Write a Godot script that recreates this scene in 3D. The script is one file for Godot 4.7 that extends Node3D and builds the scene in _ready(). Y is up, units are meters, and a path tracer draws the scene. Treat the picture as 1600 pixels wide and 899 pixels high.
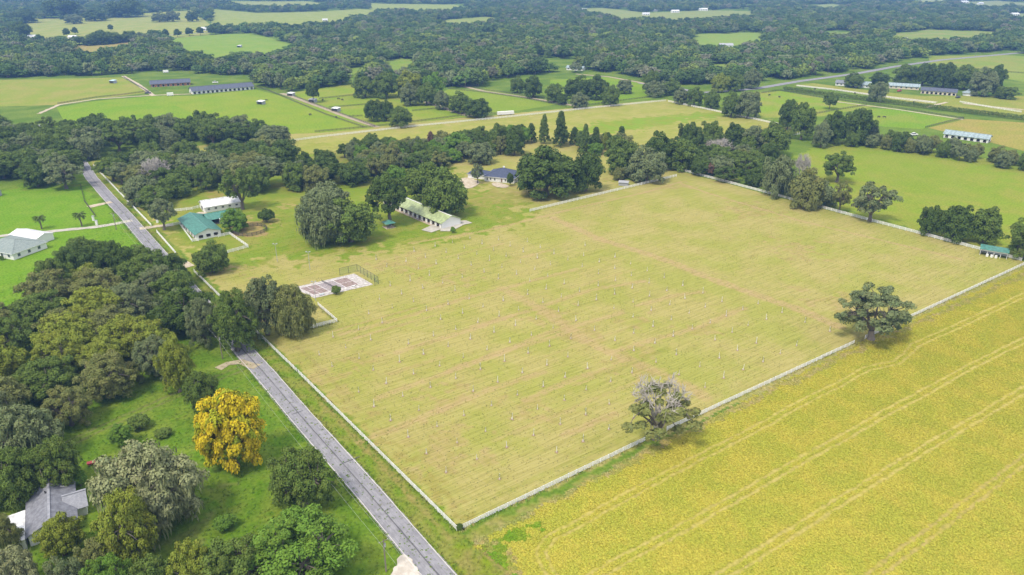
extends Node3D
# An aerial view over a horse farm: hay field with staked saplings, white fences, oaks, barns, a road and far woods.

var TREE_LABELS := [
	["golden_tree", "golden yellow leafy tree on the bright green lawn beside the road", ""],
	["field_oak_tree", "dark lone oak leaning over the white fence by the yellow crop", ""],
	["half_bare_oak_tree", "half bare oak with pale dead limbs straddling the white fence", ""],
	["mossy_oak_tree", "broad grey moss covered oak beside the grey roofed house", ""],
	["oak_tree", "yellow green tree in front of the broad grey mossy oak", ""],
	["dead_tree", "bare silvery dead tree in the woods near the road corner", ""],
	["dead_tree", "pale bare dead tree among oaks at the inner fence corner", ""],
	["oak_tree", "dark tall oak with bare trunk beside the green roofed pavilion", ""],
	["oak_tree", "huge spreading oak with thick trunk right of the white house", ""],
	["oak_tree", "dark oak touching the huge spreading oak by the white house", ""],
	["mossy_oak_tree", "grey green live oak with low crown on the barn lawn", ""],
	["oak_tree", "wide dense oak on the barn lawn close to the pavilion", ""],
	["mossy_oak_tree", "tall grey crowned oak behind the dense pair on the barn lawn", ""],
	["oak_tree", "round oak beside the sandy gateway and the white roadside fence", ""],
	["oak_tree", "oak crown leaning over the paved road at the white fence", ""],
	["oak_tree", "middle crown of the oak mound between road and sport court", ""],
	["mossy_oak_tree", "mossy oak crown closest to the sport court", ""],
	["oak_tree", "tall dark oak at the road edge above the rounded bright oak", ""],
	["oak_tree", "large bright green rounded oak at the road edge near the power pole", ""],
	["oak_tree", "oak tucked against the large bright green rounded oak by the road", ""],
	["oak_tree", "dark green oak beside the golden yellow tree", ""],
	["oak_tree", "olive green oak at the edge of the wood beside the lawn track", ""],
	["oak_tree", "round bright green tree beside the green roofed barn", ""],
	["oak_tree", "tree with pale bare limbs over the white metal roofed barn", ""],
	["oak_tree", "thin crowned tree with dark trunk at the white entrance fence", ""],
	["oak_tree", "dense oak behind the long light green roofed barn", ""],
	["oak_tree", "broad dark oak along the far side of the long barn", ""],
	["oak_tree", "small pale barked tree in the flower bed by the white house", ""],
	["small_tree", "small clipped dark tree at the white house corner", ""],
	["small_tree", "lone rounded oak in the pasture below the long hedge", ""],
	["mossy_oak_tree", "lone grey oak standing by the long hedge", ""],
	["small_tree", "dark oak beside a white roofed paddock shelter", ""],
	["shrub", "bright green rounded shrub on the lawn near the mossy oak", ""],
	["shrub", "dark clipped bush near the round pen", ""],
	["oak_tree", "wind-worn oak by the fence with long bare side limb", ""],
	["oak_tree", "oak with open crown standing inside the bright pasture", ""],
	["oak_tree", "slim small oak between the mossy oaks and wind-worn oak", ""],
	["mossy_oak_tree", "mossy green oak at the fence bordering the bright pasture", ""],
	["mossy_oak_tree", "grey mossy oak beside the bare topped oak at the pasture fence", ""],
	["dead_tree", "bare grey topped oak behind the grey mossy clump", ""],
	["oak_tree", "slender dark oak of the three joined crowns at the pasture fence", ""],
	["oak_tree", "tallest dark oak of the three joined crowns at the pasture fence", ""],
	["oak_tree", "spreading oak of the three joined crowns next to the green shed", ""],
	["oak_tree", "oak beside the green run-in shed at the pasture corner", ""],
	["shrub", "small round shrub at the edge of the sport court", ""],
	["shrub", "small palmetto clump at the white fence corner", ""],
	["shrub", "small shrub at the concrete apron of the long barn", ""],
	["shrub", "low bright shrub on the lawn beside the rounded oak", ""],
	["shrub", "dark bush row along the lawn behind the bright rounded shrub", ""],
	["shrub", "little shrub on the lawn above the mossy oak", ""],
	["small_tree", "small rust brown tree by the inner fence corner", ""],
	["shrub", "lush green bush beside the grey house roof", ""],
	["oak_tree", "oak in the wood hanging over the road opposite the large oak", ""],
	["oak_tree", "oak crown of the wood standing nearest the farmhouse lawn", ""],
	["oak_tree", "rounded tree behind the white house roof", ""],
	["oak_tree", "dark rounded tree between the white house and the huge oak", ""],
	["oak_tree", "grey green tree behind the white house chimney", ""],
	["oak_tree", "bright green tree in the belt above the white house", ""],
	["cedar_tree", "narrow dark cedar next to the tallest cedar", "cedars by the back hay field"],
	["cedar_tree", "tallest dark cedar at the edge of the back hay field", "cedars by the back hay field"],
	["cedar_tree", "short cedar at the end of the cedar row", "cedars by the back hay field"],
	["cedar_tree", "small cedar beside the tallest cedar", "cedars by the back hay field"],
	["cedar_tree", "green pointed cedar behind the huge oak", "cedars by the back hay field"],
	["cedar_tree", "green broad cedar behind the huge oak", "cedars by the back hay field"],
	["cedar_tree", "small yellowish cedar right of the broad cedar", "cedars by the back hay field"],
	["cedar_tree", "cedar standing alone before the back hay field", "cedars by the back hay field"],
	["cedar_tree", "rust brown cedar in the mixed tree belt", "cedars by the back hay field"],
	["oak_tree", "bushy oak behind the grey roofed house", "trees round the grey roofed house"],
	["oak_tree", "leafy oak shading the grey roof from behind", "trees round the grey roofed house"],
	["oak_tree", "yellow green tree against the grey roof", "trees round the grey roofed house"],
	["mossy_oak_tree", "olive tree beside the white flat roof", "trees round the grey roofed house"],
	["mossy_oak_tree", "grey green tree before the white flat roof", "trees round the grey roofed house"],
	["oak_tree", "oak crown below the grey roofed house", "trees round the grey roofed house"],
	["oak_tree", "olive tree between the grey house and the mossy oak", "trees round the grey roofed house"],
	["oak_tree", "yellow green crown at the lawn end below the mossy oak", "trees round the grey roofed house"],
	["oak_tree", "bright green tree below the mossy oak", "trees round the grey roofed house"],
	["oak_tree", "oak between the bright tree and the rounded oak", "trees round the grey roofed house"],
	["oak_tree", "dark crown left of the white flat roof", "trees round the grey roofed house"],
	["oak_tree", "large dark green oak among the dark board fences of the far paddocks", "oaks in the paddocks"],
	["oak_tree", "dark green oak among the dark board fences of the far paddocks", "oaks in the paddocks"],
	["oak_tree", "large green oak among the dark board fences of the far paddocks", "oaks in the paddocks"],
	["oak_tree", "large grey green oak among the dark board fences of the far paddocks", "oaks in the paddocks"],
	["oak_tree", "large yellow green oak among the dark board fences of the far paddocks", "oaks in the paddocks"],
	["oak_tree", "large bright green oak among the dark board fences of the far paddocks", "oaks in the paddocks"],
	["oak_tree", "large green oak beside the sandy lane behind the back hay field", "oaks by the sandy lane"],
	["oak_tree", "large dark green oak beside the sandy lane behind the back hay field", "oaks by the sandy lane"],
	["oak_tree", "large grey green oak beside the sandy lane behind the back hay field", "oaks by the sandy lane"],
	["oak_tree", "dark green oak beside the sandy lane behind the back hay field", "oaks by the sandy lane"],
	["oak_tree", "large yellow green oak beside the sandy lane behind the back hay field", "oaks by the sandy lane"],
	["oak_tree", "large green oak in the grove behind the long pale roofed stables", "oaks behind the stables"],
	["oak_tree", "large dark green oak in the grove behind the long pale roofed stables", "oaks behind the stables"],
	["oak_tree", "large grey green oak in the grove behind the long pale roofed stables", "oaks behind the stables"],
	["oak_tree", "large dark green oak at the corner where the back hay field meets the pasture", "oaks at the back corner"],
	["oak_tree", "large green oak at the corner where the back hay field meets the pasture", "oaks at the back corner"],
	["oak_tree", "grey green oak at the corner where the back hay field meets the pasture", "oaks at the back corner"],
	["oak_tree", "large grey green oak at the corner where the back hay field meets the pasture", "oaks at the back corner"],
	["small_tree", "large dark green rounded oak in the row along the far lane", "row of rounded oaks along the far lane"],
	["small_tree", "dark green rounded oak in the row along the far lane", "row of rounded oaks along the far lane"],
	["oak_tree", "large grey green oak standing in the far pale pasture", "oaks in the far pale pasture"],
	["oak_tree", "large dark green oak standing in the far pale pasture", "oaks in the far pale pasture"],
	["oak_tree", "grey green oak standing in the far pale pasture", "oaks in the far pale pasture"],
	["oak_tree", "dark green oak standing in the far pale pasture", "oaks in the far pale pasture"],
	["oak_tree", "large dark green oak along the hedgerow between the far fields", "oaks along the far hedgerow"],
	["oak_tree", "large green oak along the hedgerow between the far fields", "oaks along the far hedgerow"],
	["oak_tree", "large grey green oak along the hedgerow between the far fields", "oaks along the far hedgerow"],
	["oak_tree", "large green tree in the dense wood along the paved road", "wood along the paved road"],
	["mossy_oak_tree", "large dark green moss hung tree in the dense wood along the paved road", "wood along the paved road"],
	["mossy_oak_tree", "large green moss hung tree in the dense wood along the paved road", "wood along the paved road"],
	["oak_tree", "dark green tree in the dense wood along the paved road", "wood along the paved road"],
	["oak_tree", "large yellow green tree in the dense wood along the paved road", "wood along the paved road"],
	["oak_tree", "large grey green tree in the dense wood along the paved road", "wood along the paved road"],
	["oak_tree", "large olive green tree in the dense wood along the paved road", "wood along the paved road"],
	["oak_tree", "green tree in the dense wood along the paved road", "wood along the paved road"],
	["mossy_oak_tree", "grey green moss hung tree in the dense wood along the paved road", "wood along the paved road"],
	["oak_tree", "large dark green tree in the dense wood along the paved road", "wood along the paved road"],
	["oak_tree", "olive green tree in the dense wood along the paved road", "wood along the paved road"],
	["oak_tree", "yellow green tree in the dense wood along the paved road", "wood along the paved road"],
	["oak_tree", "grey green tree in the dense wood along the paved road", "wood along the paved road"],
	["mossy_oak_tree", "large olive green moss hung tree in the dense wood along the paved road", "wood along the paved road"],
	["mossy_oak_tree", "large grey green moss hung tree in the dense wood along the paved road", "wood along the paved road"],
	["oak_tree", "large dark green open crowned oak in the wood beyond the bend of the road", "wood beyond the road bend"],
	["oak_tree", "large grey green oak in the wood beyond the bend of the road", "wood beyond the road bend"],
	["oak_tree", "large green oak in the wood beyond the bend of the road", "wood beyond the road bend"],
	["oak_tree", "large green open crowned oak in the wood beyond the bend of the road", "wood beyond the road bend"],
	["mossy_oak_tree", "large grey green moss hung oak in the wood beyond the bend of the road", "wood beyond the road bend"],
	["mossy_oak_tree", "large dark green moss hung oak in the wood beyond the bend of the road", "wood beyond the road bend"],
	["mossy_oak_tree", "large green moss hung oak in the wood beyond the bend of the road", "wood beyond the road bend"],
	["oak_tree", "large grey green open crowned oak in the wood beyond the bend of the road", "wood beyond the road bend"],
	["oak_tree", "large dark green oak in the wood beyond the bend of the road", "wood beyond the road bend"],
	["oak_tree", "large dark green open crowned oak in the grove north of the green roofed barn", "grove north of the barn"],
	["oak_tree", "large olive green open crowned oak in the grove north of the green roofed barn", "grove north of the barn"],
	["oak_tree", "grey green oak in the grove north of the green roofed barn", "grove north of the barn"],
	["oak_tree", "large green oak in the grove north of the green roofed barn", "grove north of the barn"],
	["oak_tree", "large green open crowned oak in the grove north of the green roofed barn", "grove north of the barn"],
	["oak_tree", "large dark green oak in the grove north of the green roofed barn", "grove north of the barn"],
	["mossy_oak_tree", "large dark green moss hung oak in the grove north of the green roofed barn", "grove north of the barn"],
	["oak_tree", "grey green open crowned oak in the grove north of the green roofed barn", "grove north of the barn"],
	["oak_tree", "large olive green oak in the grove north of the green roofed barn", "grove north of the barn"],
	["mossy_oak_tree", "large green moss hung oak in the grove north of the green roofed barn", "grove north of the barn"],
	["mossy_oak_tree", "large grey green moss hung oak in the grove north of the green roofed barn", "grove north of the barn"],
	["mossy_oak_tree", "large olive green moss hung oak in the grove north of the green roofed barn", "grove north of the barn"],
	["oak_tree", "large grey green oak in the grove north of the green roofed barn", "grove north of the barn"],
	["oak_tree", "large grey green open crowned oak in the grove north of the green roofed barn", "grove north of the barn"],
	["oak_tree", "dark green oak in the grove north of the green roofed barn", "grove north of the barn"],
	["oak_tree", "green oak in the grove north of the green roofed barn", "grove north of the barn"],
	["oak_tree", "green tree in the belt behind the white house", "mixed tree belt"],
	["small_tree", "bright green rounded tree in the belt behind the white house", "mixed tree belt"],
	["small_tree", "dark green rounded tree in the belt behind the white house", "mixed tree belt"],
	["oak_tree", "dark green open crowned tree in the belt behind the white house", "mixed tree belt"],
	["oak_tree", "large olive green tree in the belt behind the white house", "mixed tree belt"],
	["oak_tree", "dark green tree in the belt behind the white house", "mixed tree belt"],
	["oak_tree", "olive green tree in the belt behind the white house", "mixed tree belt"],
	["oak_tree", "large green open crowned tree in the belt behind the white house", "mixed tree belt"],
	["oak_tree", "large green tree in the belt behind the white house", "mixed tree belt"],
	["oak_tree", "large bright green tree in the belt behind the white house", "mixed tree belt"],
	["small_tree", "grey green rounded tree in the belt behind the white house", "mixed tree belt"],
	["oak_tree", "green open crowned tree in the belt behind the white house", "mixed tree belt"],
	["small_tree", "green rounded tree in the belt behind the white house", "mixed tree belt"],
	["small_tree", "large dark green rounded tree in the belt behind the white house", "mixed tree belt"],
	["oak_tree", "olive green open crowned tree in the belt behind the white house", "mixed tree belt"],
	["oak_tree", "large dark green open crowned tree in the belt behind the white house", "mixed tree belt"],
	["oak_tree", "grey green tree in the belt behind the white house", "mixed tree belt"],
	["oak_tree", "large olive green open crowned tree in the belt behind the white house", "mixed tree belt"],
	["oak_tree", "bright green tree in the belt behind the white house", "mixed tree belt"],
	["oak_tree", "grey green open crowned tree in the belt behind the white house", "mixed tree belt"],
	["oak_tree", "bright green open crowned tree in the belt behind the white house", "mixed tree belt"],
	["oak_tree", "large grey green tree in the belt behind the white house", "mixed tree belt"],
	["oak_tree", "green oak along the inner white fence of the pasture", "oaks along the inner fence"],
	["oak_tree", "olive green oak along the inner white fence of the pasture", "oaks along the inner fence"],
	["mossy_oak_tree", "dark green moss hung oak along the inner white fence of the pasture", "oaks along the inner fence"],
	["mossy_oak_tree", "large green moss hung oak along the inner white fence of the pasture", "oaks along the inner fence"],
	["oak_tree", "grey green open crowned oak along the inner white fence of the pasture", "oaks along the inner fence"],
	["oak_tree", "large dark green oak along the inner white fence of the pasture", "oaks along the inner fence"],
	["oak_tree", "green open crowned oak along the inner white fence of the pasture", "oaks along the inner fence"],
	["oak_tree", "olive green open crowned oak along the inner white fence of the pasture", "oaks along the inner fence"],
	["oak_tree", "grey green oak along the inner white fence of the pasture", "oaks along the inner fence"],
	["oak_tree", "large grey green oak along the inner white fence of the pasture", "oaks along the inner fence"],
	["oak_tree", "large green open crowned oak along the inner white fence of the pasture", "oaks along the inner fence"],
	["oak_tree", "large dark green open crowned oak along the inner white fence of the pasture", "oaks along the inner fence"],
	["mossy_oak_tree", "large dark green moss hung oak along the inner white fence of the pasture", "oaks along the inner fence"],
	["mossy_oak_tree", "grey green moss hung oak along the inner white fence of the pasture", "oaks along the inner fence"],
	["mossy_oak_tree", "large grey green moss hung oak along the inner white fence of the pasture", "oaks along the inner fence"],
	["small_tree", "dark green rounded tree in the dense row bordering the bright pasture", "tree row of the pasture"],
	["oak_tree", "dark green tree in the dense row bordering the bright pasture", "tree row of the pasture"],
	["oak_tree", "grey green tree in the dense row bordering the bright pasture", "tree row of the pasture"],
	["oak_tree", "green tree in the dense row bordering the bright pasture", "tree row of the pasture"],
	["mossy_oak_tree", "grey green moss hung tree in the dense row bordering the bright pasture", "tree row of the pasture"],
	["small_tree", "grey green rounded tree in the dense row bordering the bright pasture", "tree row of the pasture"],
	["oak_tree", "olive green tree in the dense row bordering the bright pasture", "tree row of the pasture"],
	["mossy_oak_tree", "slim dark green moss hung tree in the dense row bordering the bright pasture", "tree row of the pasture"],
	["small_tree", "green rounded tree in the dense row bordering the bright pasture", "tree row of the pasture"],
	["mossy_oak_tree", "slim olive green moss hung tree in the dense row bordering the bright pasture", "tree row of the pasture"],
	["small_tree", "olive green rounded tree in the dense row bordering the bright pasture", "tree row of the pasture"],
	["small_tree", "slim grey green rounded tree in the dense row bordering the bright pasture", "tree row of the pasture"],
	["mossy_oak_tree", "green moss hung tree in the dense row bordering the bright pasture", "tree row of the pasture"],
	["mossy_oak_tree", "dark green moss hung tree in the dense row bordering the bright pasture", "tree row of the pasture"],
	["oak_tree", "slim green tree by the vegetable patch and the white fence", "trees by the vegetable patch"],
	["small_tree", "green rounded tree by the vegetable patch and the white fence", "trees by the vegetable patch"],
	["oak_tree", "green tree by the vegetable patch and the white fence", "trees by the vegetable patch"],
	["small_tree", "grey green rounded tree by the vegetable patch and the white fence", "trees by the vegetable patch"],
	["small_tree", "slim grey green rounded tree by the vegetable patch and the white fence", "trees by the vegetable patch"],
	["small_tree", "slim olive green rounded tree by the vegetable patch and the white fence", "trees by the vegetable patch"],
	["oak_tree", "slim olive green tree by the vegetable patch and the white fence", "trees by the vegetable patch"]]
# kind, x, z, crown radius, height, tint, label
var TREES := [9,-66.1,-144.3,7.8,21.9,5,0,1,115,-209.2,12.5,17.6,2,1,8,36.3,-155.3,8.9,16,7,2,2,-76.1,-123.1,11.4,21.2,6,3,0,-75.6,-112.2,6.5,17.8,3,4,5,-191.7,-386.6,9.1,17,9,5,5,126.3,-447.7,11,14.4,9,6,1,-56.1,-323.5,10.9,24.8,0,7,
0,17.8,-371.5,16.8,27.3,0,8,0,38.9,-377.9,9.4,22.9,0,9,2,-81.2,-297.2,12.2,23.3,2,10,0,-69.8,-300.3,12.3,20.3,1,11,2,-85.2,-327.7,11.2,18.7,2,12,0,-116.8,-265.8,7.1,12.9,1,13,0,-85.3,-201.5,7.6,20.5,1,14,0,-79.3,-212.6,8,20.9,2,15,
2,-70.3,-211.9,7.5,18.5,7,16,0,-46,-130.1,8.4,14.9,1,17,0,-41.2,-108.9,12.1,14.6,4,18,0,-53,-103.6,9.2,12.8,1,19,0,-81.7,-166.4,5.1,13.7,1,20,0,-93.4,-177.6,5.5,17.4,3,21,0,-124.5,-314.4,5.9,11.5,4,22,1,-132.3,-346.1,8.8,20.8,1,23,
1,-157.5,-315.6,7.2,15.2,2,24,0,-43.7,-360.5,11.6,20.9,1,25,0,-31.7,-336.3,12.1,23.2,1,26,1,-18.9,-393.3,3.8,11.3,2,27,4,-1,-387.6,2.4,7.5,0,28,4,263.9,-620,7.1,14.6,1,29,2,318.8,-656.4,9.2,17.7,2,30,4,-172.9,-652.2,7.2,19.5,0,31,
4,-97.2,-152.5,3.1,6.3,4,32,6,-114.3,-326.6,4,6.8,0,33,1,167.7,-328.2,10.1,19,2,34,1,179.4,-395.5,9.6,17.7,1,35,1,158.7,-341.5,5.5,15.5,7,36,2,144.7,-349.1,9.1,21.3,7,37,2,136.4,-368.6,9.2,22.4,2,38,5,157.7,-392.2,5.6,17.7,9,39,
0,185.2,-308.7,5.8,13.9,0,40,0,192,-302.2,8.1,16.3,0,41,0,203.5,-299.9,8.2,15.9,1,42,0,210.4,-281.2,9.8,17.3,1,43,6,-64,-244.7,1.9,3.4,1,44,6,-11.1,-122.3,0.8,2,0,45,6,-26.4,-311.5,1.3,3.1,4,46,6,-60.9,-122.8,2.4,3.8,4,47,
6,-96.5,-160.1,3.1,3.9,1,48,6,-88.8,-156.5,2.3,2.2,1,49,4,112,-407.4,3.6,8.1,8,50,6,-99.5,-137.1,1.8,3.9,4,51,0,-96.2,-204.8,5.8,16.6,2,52,0,-135.2,-248.2,9.6,14,1,53,0,-8.6,-469.6,8.6,18.2,1,54,0,1.6,-459.1,8,17.9,0,55,
0,-18.8,-437.9,8.8,13.5,2,56,0,-34.2,-460.5,10.1,15,4,57,3,21.5,-490.8,5.3,20.1,1,58,3,32,-482.3,6.9,23.8,0,59,3,13,-496.9,5.2,12.9,0,60,3,41.7,-489.3,4.3,11.8,0,61,3,46.6,-465.3,4.1,18.8,1,62,3,53.2,-465.9,4.5,16.6,0,63,
3,60.4,-474.3,3.3,11.6,3,64,3,72.8,-489.3,4.7,12.3,0,65,3,-53,-478.2,3.8,11.2,8,66,0,-109.4,-131.4,7,14.9,1,67,0,-103.6,-135.6,6.5,13.7,1,68,0,-91,-115.3,4.6,9.8,3,69,2,-102.6,-116,3.6,9.3,7,70,2,-93.8,-104.5,5.5,11.3,6,71,
0,-81.4,-100.4,4.9,13.2,2,72,0,-79.4,-107.5,4.9,10.4,7,73,0,-59.2,-103.4,5.3,13.4,3,74,0,-74.1,-101.3,5.3,12.8,4,75,0,-64.3,-99.8,5.5,13.7,1,76,0,-116.1,-130.6,6.8,6.5,1,77,0,-106.4,-570,8.6,16.5,0,78,0,-96.6,-569.9,7.1,16.1,0,79,
0,-81.9,-546.3,9.4,15.3,1,80,0,-87.1,-639.6,9.8,19.6,2,81,0,-72.9,-639.6,9.8,19.6,1,80,0,-57.9,-619.4,8.2,16.2,2,81,0,-41.9,-604.7,9.8,17.4,1,80,0,-27,-583.8,11,15.6,0,78,0,-133.1,-680,12.1,19.4,1,80,0,-113.4,-678.3,12.9,23,1,80,
0,-94.1,-684.7,13,24.5,3,82,0,-70.4,-678.3,12.9,23,4,83,0,5.1,-706.8,8.1,15.8,1,84,0,19.3,-679.7,10.7,19.5,0,85,0,36.7,-653.7,8.9,16.4,1,84,0,58.4,-672.4,12.8,21,0,85,0,75.7,-671.6,12,22.3,0,85,0,56.7,-626.4,8.6,14,2,86,
0,83.8,-637.1,9,17.8,1,84,0,104.8,-700.7,8.6,13.1,2,86,0,42.8,-643.3,5.5,9.8,0,87,0,129.9,-708.5,9,20.3,1,84,0,129.6,-681.8,10.4,15.2,2,86,0,146.1,-692.4,10,15.4,1,84,0,146.2,-648,8.3,14.5,2,86,0,155.4,-637.8,8.7,16.1,1,84,
0,166.3,-622.6,8,15.7,1,84,0,173.2,-586.8,8.5,20.3,1,84,0,184.6,-581.4,10.4,21.1,2,86,0,195,-709.4,9,18.4,3,88,0,212.2,-717.4,9.1,18,1,84,0,232.4,-732.6,9.9,19.6,2,86,0,397.8,-767.1,12.9,19,1,89,0,408.6,-752.4,12.7,22.1,0,90,
0,421.8,-739.1,14,23.7,0,90,0,435.3,-727,13.5,23.3,1,89,0,430.4,-687.3,12.2,26.5,2,91,0,460.3,-722.1,9.7,24.6,0,90,0,443.1,-673.5,10.6,10.6,1,89,0,334.5,-739,10,15.1,1,89,0,370.3,-761.9,10.3,12.1,0,90,0,200.2,-536.7,8.5,22.1,0,92,
0,198.4,-503.5,9.3,25.5,1,93,0,215.7,-490.6,9.6,22.6,0,92,0,229.8,-490.3,11.2,24.3,0,92,0,202.9,-480.2,6.7,18.3,2,94,0,241.1,-492.5,4.9,14.6,2,94,0,111.7,-462,9.1,20.5,0,92,0,126.6,-465.4,9.1,20.7,1,93,0,143.7,-473.1,8.6,18.3,0,92,
0,152.3,-462.6,9.1,18.4,2,95,0,164.9,-458.7,11,21.1,1,93,0,62.9,-414.9,10,21.7,1,93,0,74.7,-396.1,10,20.8,2,95,0,85.1,-423.5,10.8,22.4,0,92,0,98.9,-424.8,11.2,18.3,1,93,4,-577.3,-1250.7,9.8,14.2,0,96,4,-574.4,-1285.8,6.4,13.5,0,97,
4,-554.9,-1285.9,7.9,13.5,0,96,4,-544.9,-1309.9,8.6,13.7,0,96,4,-531.3,-1322.2,7.6,13.8,0,96,4,-516.4,-1334.8,8.8,13.9,0,96,4,-509.8,-1363,8.4,11.9,0,96,4,-745.3,-1297.7,6.4,13.6,0,97,4,-752.2,-1335.8,6.6,12.8,0,97,4,-724.5,-1403.4,5.8,12.2,0,97,
0,-891.8,-1586.4,16.9,19.2,2,98,0,-894.1,-1674.3,26,24.8,0,99,0,-798.1,-1261.3,19.7,27.4,0,99,0,-740.3,-1639.3,16.7,21.2,2,98,0,-718.8,-1658.2,15.6,21.5,2,98,0,-678.1,-1658.1,14.2,21.5,0,99,0,-1006.6,-1613.7,28.3,27,0,99,0,-1021.3,-1774.9,46.9,44.8,0,99,
0,-886.7,-1801.9,44,41.9,0,99,0,-1101,-1747.5,5,15.9,2,100,0,-984.5,-1712.8,7,10.4,0,101,0,-619.3,-1160.6,15.3,21.3,0,102,0,-610.3,-1184,15.6,17.5,1,103,0,-630.3,-1149.2,11.9,12,0,102,0,-594.4,-1204.9,12.4,16.8,1,103,0,-567.6,-1184.5,11.7,16.5,2,104,
0,-498.5,-1073.6,13.4,16.9,0,102,0,-463.2,-1040.3,16,18.1,1,103,0,-165.9,-265.8,9.2,14.5,1,105,2,-150.8,-258.3,8.6,16,0,106,2,-142.8,-262.9,9.7,12.2,1,107,2,-162.8,-254.8,9,15.5,0,106,0,-125.8,-250.3,7.2,14.5,0,108,0,-162.9,-240.8,8.4,15.9,1,105,
0,-153.7,-243.5,8,12.1,3,109,0,-126.9,-241.3,8.3,12.6,2,110,0,-159.1,-231,10.3,15.2,7,111,0,-142.9,-231.6,10.1,15.9,7,111,0,-118.7,-236.1,7.6,12.9,1,112,0,-128,-221.1,8.6,13.9,2,110,2,-112.1,-222.4,7.6,11.4,2,113,0,-153.5,-215.9,10.2,13.7,1,105,
0,-134.7,-215.2,9.8,15.6,3,109,0,-105.2,-214.3,10.5,15.9,0,114,2,-172.7,-204.8,9.5,13.5,1,107,0,-163.5,-209.3,7.7,12.3,7,111,0,-139.8,-204.6,7.4,13.1,7,115,0,-127.7,-207.7,9.2,12.1,7,111,0,-152.5,-197.1,8.2,14.1,1,105,0,-134.6,-198.1,10.3,14.1,3,109,
0,-117.6,-198.3,9.7,13.4,3,109,0,-108,-195.1,8.2,13.7,3,109,0,-130.9,-187.7,8.9,13.2,3,109,0,-118.3,-186.5,7.2,12.1,3,116,0,-103.7,-186.4,7.2,12.8,2,117,0,-143.1,-177.3,10.2,16.4,3,109,0,-127.7,-174.3,9.3,12.8,1,105,0,-111.4,-174.9,8.3,13.1,7,111,
0,-143.1,-166,8,15.7,0,114,2,-133.8,-160.3,10,15.2,7,118,0,-114.8,-161.3,7.3,11.5,7,115,0,-127.5,-153,7.2,14.6,2,117,0,-132.1,-145,7.9,13.5,2,110,2,-116.2,-145,9.4,16.6,2,119,1,-220.3,-522.7,10.6,16.9,0,120,0,-376.6,-511.5,10,17.9,2,121,
0,-359.3,-511.4,11.8,16.8,1,122,1,-263.4,-509.5,8.4,15.2,0,120,0,-251.2,-510,8.9,16.6,1,122,0,-240.9,-514.8,9.9,16.5,2,121,0,-212.8,-515.3,10.6,16.8,1,122,0,-200.5,-513.7,11.9,13.6,1,122,0,-189,-513.4,9.9,15.2,2,121,1,-176.4,-508.6,11.7,13,1,123,
0,-372.1,-497.2,8.8,15.6,2,121,2,-341,-500.5,9.1,13,2,124,1,-328.6,-498,9.6,13.4,1,123,2,-302.5,-503.1,8.5,14.1,0,125,2,-284.6,-505.7,11.7,17.2,0,125,2,-256,-500.9,9.4,14.9,1,126,1,-232.4,-500.4,8.6,17.8,2,127,0,-222.5,-499,11.1,15.3,1,122,
0,-202.9,-497.3,10.2,16.8,1,122,2,-171.2,-497.4,8.5,14.9,0,125,1,-357.5,-492.5,10.6,14.5,1,123,2,-338.4,-485.9,10,13.8,1,126,0,-322.6,-489.6,9,13.3,0,128,1,-311,-492.5,10.3,17.8,1,123,0,-295.7,-489.8,9.5,14.4,1,122,0,-283.6,-485.3,8.5,15.1,1,122,
2,-270.2,-492.6,9.6,15,1,126,1,-258.2,-490.8,11.1,17.5,1,123,1,-245.2,-485.7,11.7,16.1,1,123,1,-198.5,-485.5,10.9,16.6,1,123,0,-186.3,-494.8,11.1,14.2,0,128,2,-159.6,-490.7,11.1,13.4,2,124,0,-330.5,-474.8,9,15.3,1,122,1,-310.4,-476.2,9.2,12.5,1,123,
1,-274.7,-476.3,10.9,14.9,2,127,1,-234.1,-481.4,11.1,13.9,2,127,0,-223,-474.3,8.4,15.7,2,121,0,-346.7,-468.5,8.5,12.7,0,128,2,-321.6,-466.9,9.2,16.6,0,125,0,-299.2,-470.9,9.7,17.6,1,122,0,-282.8,-463.3,11.3,15.4,1,122,1,-271,-466.1,9.8,14.4,1,123,
1,-253,-469.2,10.5,15,1,123,2,-231.8,-469.7,8.3,15.6,0,125,0,-339.3,-451.9,11.7,17.8,1,122,2,-312.7,-451.5,11.1,16.4,0,125,1,-302,-451.9,10.4,15.6,2,127,2,-262.9,-449.9,11.5,18.8,2,124,0,-317.9,-442.3,9.3,14.7,2,121,0,-308.1,-441.5,8.4,14.8,1,122,
0,-284.1,-443.6,9.5,17.5,1,122,0,-272.5,-442.1,11.3,14,0,128,0,-328.8,-432.3,11.2,16.8,2,121,0,-299.6,-432.3,9.1,14.1,0,128,2,-285.6,-427.4,9.7,12.6,2,124,1,-318.7,-421.6,11.3,13.1,0,120,0,-296,-415.4,10.5,17.5,2,121,0,-280.1,-418.4,8.8,15,1,122,
0,-268.9,-419.4,9.5,13.2,2,121,2,-259.1,-419,11,13,1,126,0,-306.3,-411.6,11.7,14.8,1,122,0,-285.5,-403.8,10.6,17.3,1,122,1,-269.5,-405.5,11.3,14,0,120,0,-256.4,-403.6,8.7,16.7,1,122,2,-295.3,-395.9,10.8,18,2,124,1,-249.3,-395.3,9.4,16.8,2,127,
0,-256.6,-387,8.6,12.8,0,128,1,-239.1,-382.9,10.2,14.7,2,127,1,-176.9,-442.3,10,12.7,0,129,1,-151.9,-442.5,10.9,16,7,130,0,-205.2,-437.3,7.6,10.5,2,131,0,-195.4,-434.7,9.8,15.1,1,132,1,-169,-435.6,9.7,15.9,1,133,0,-153.4,-431.8,10.6,15.4,0,134,
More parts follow.
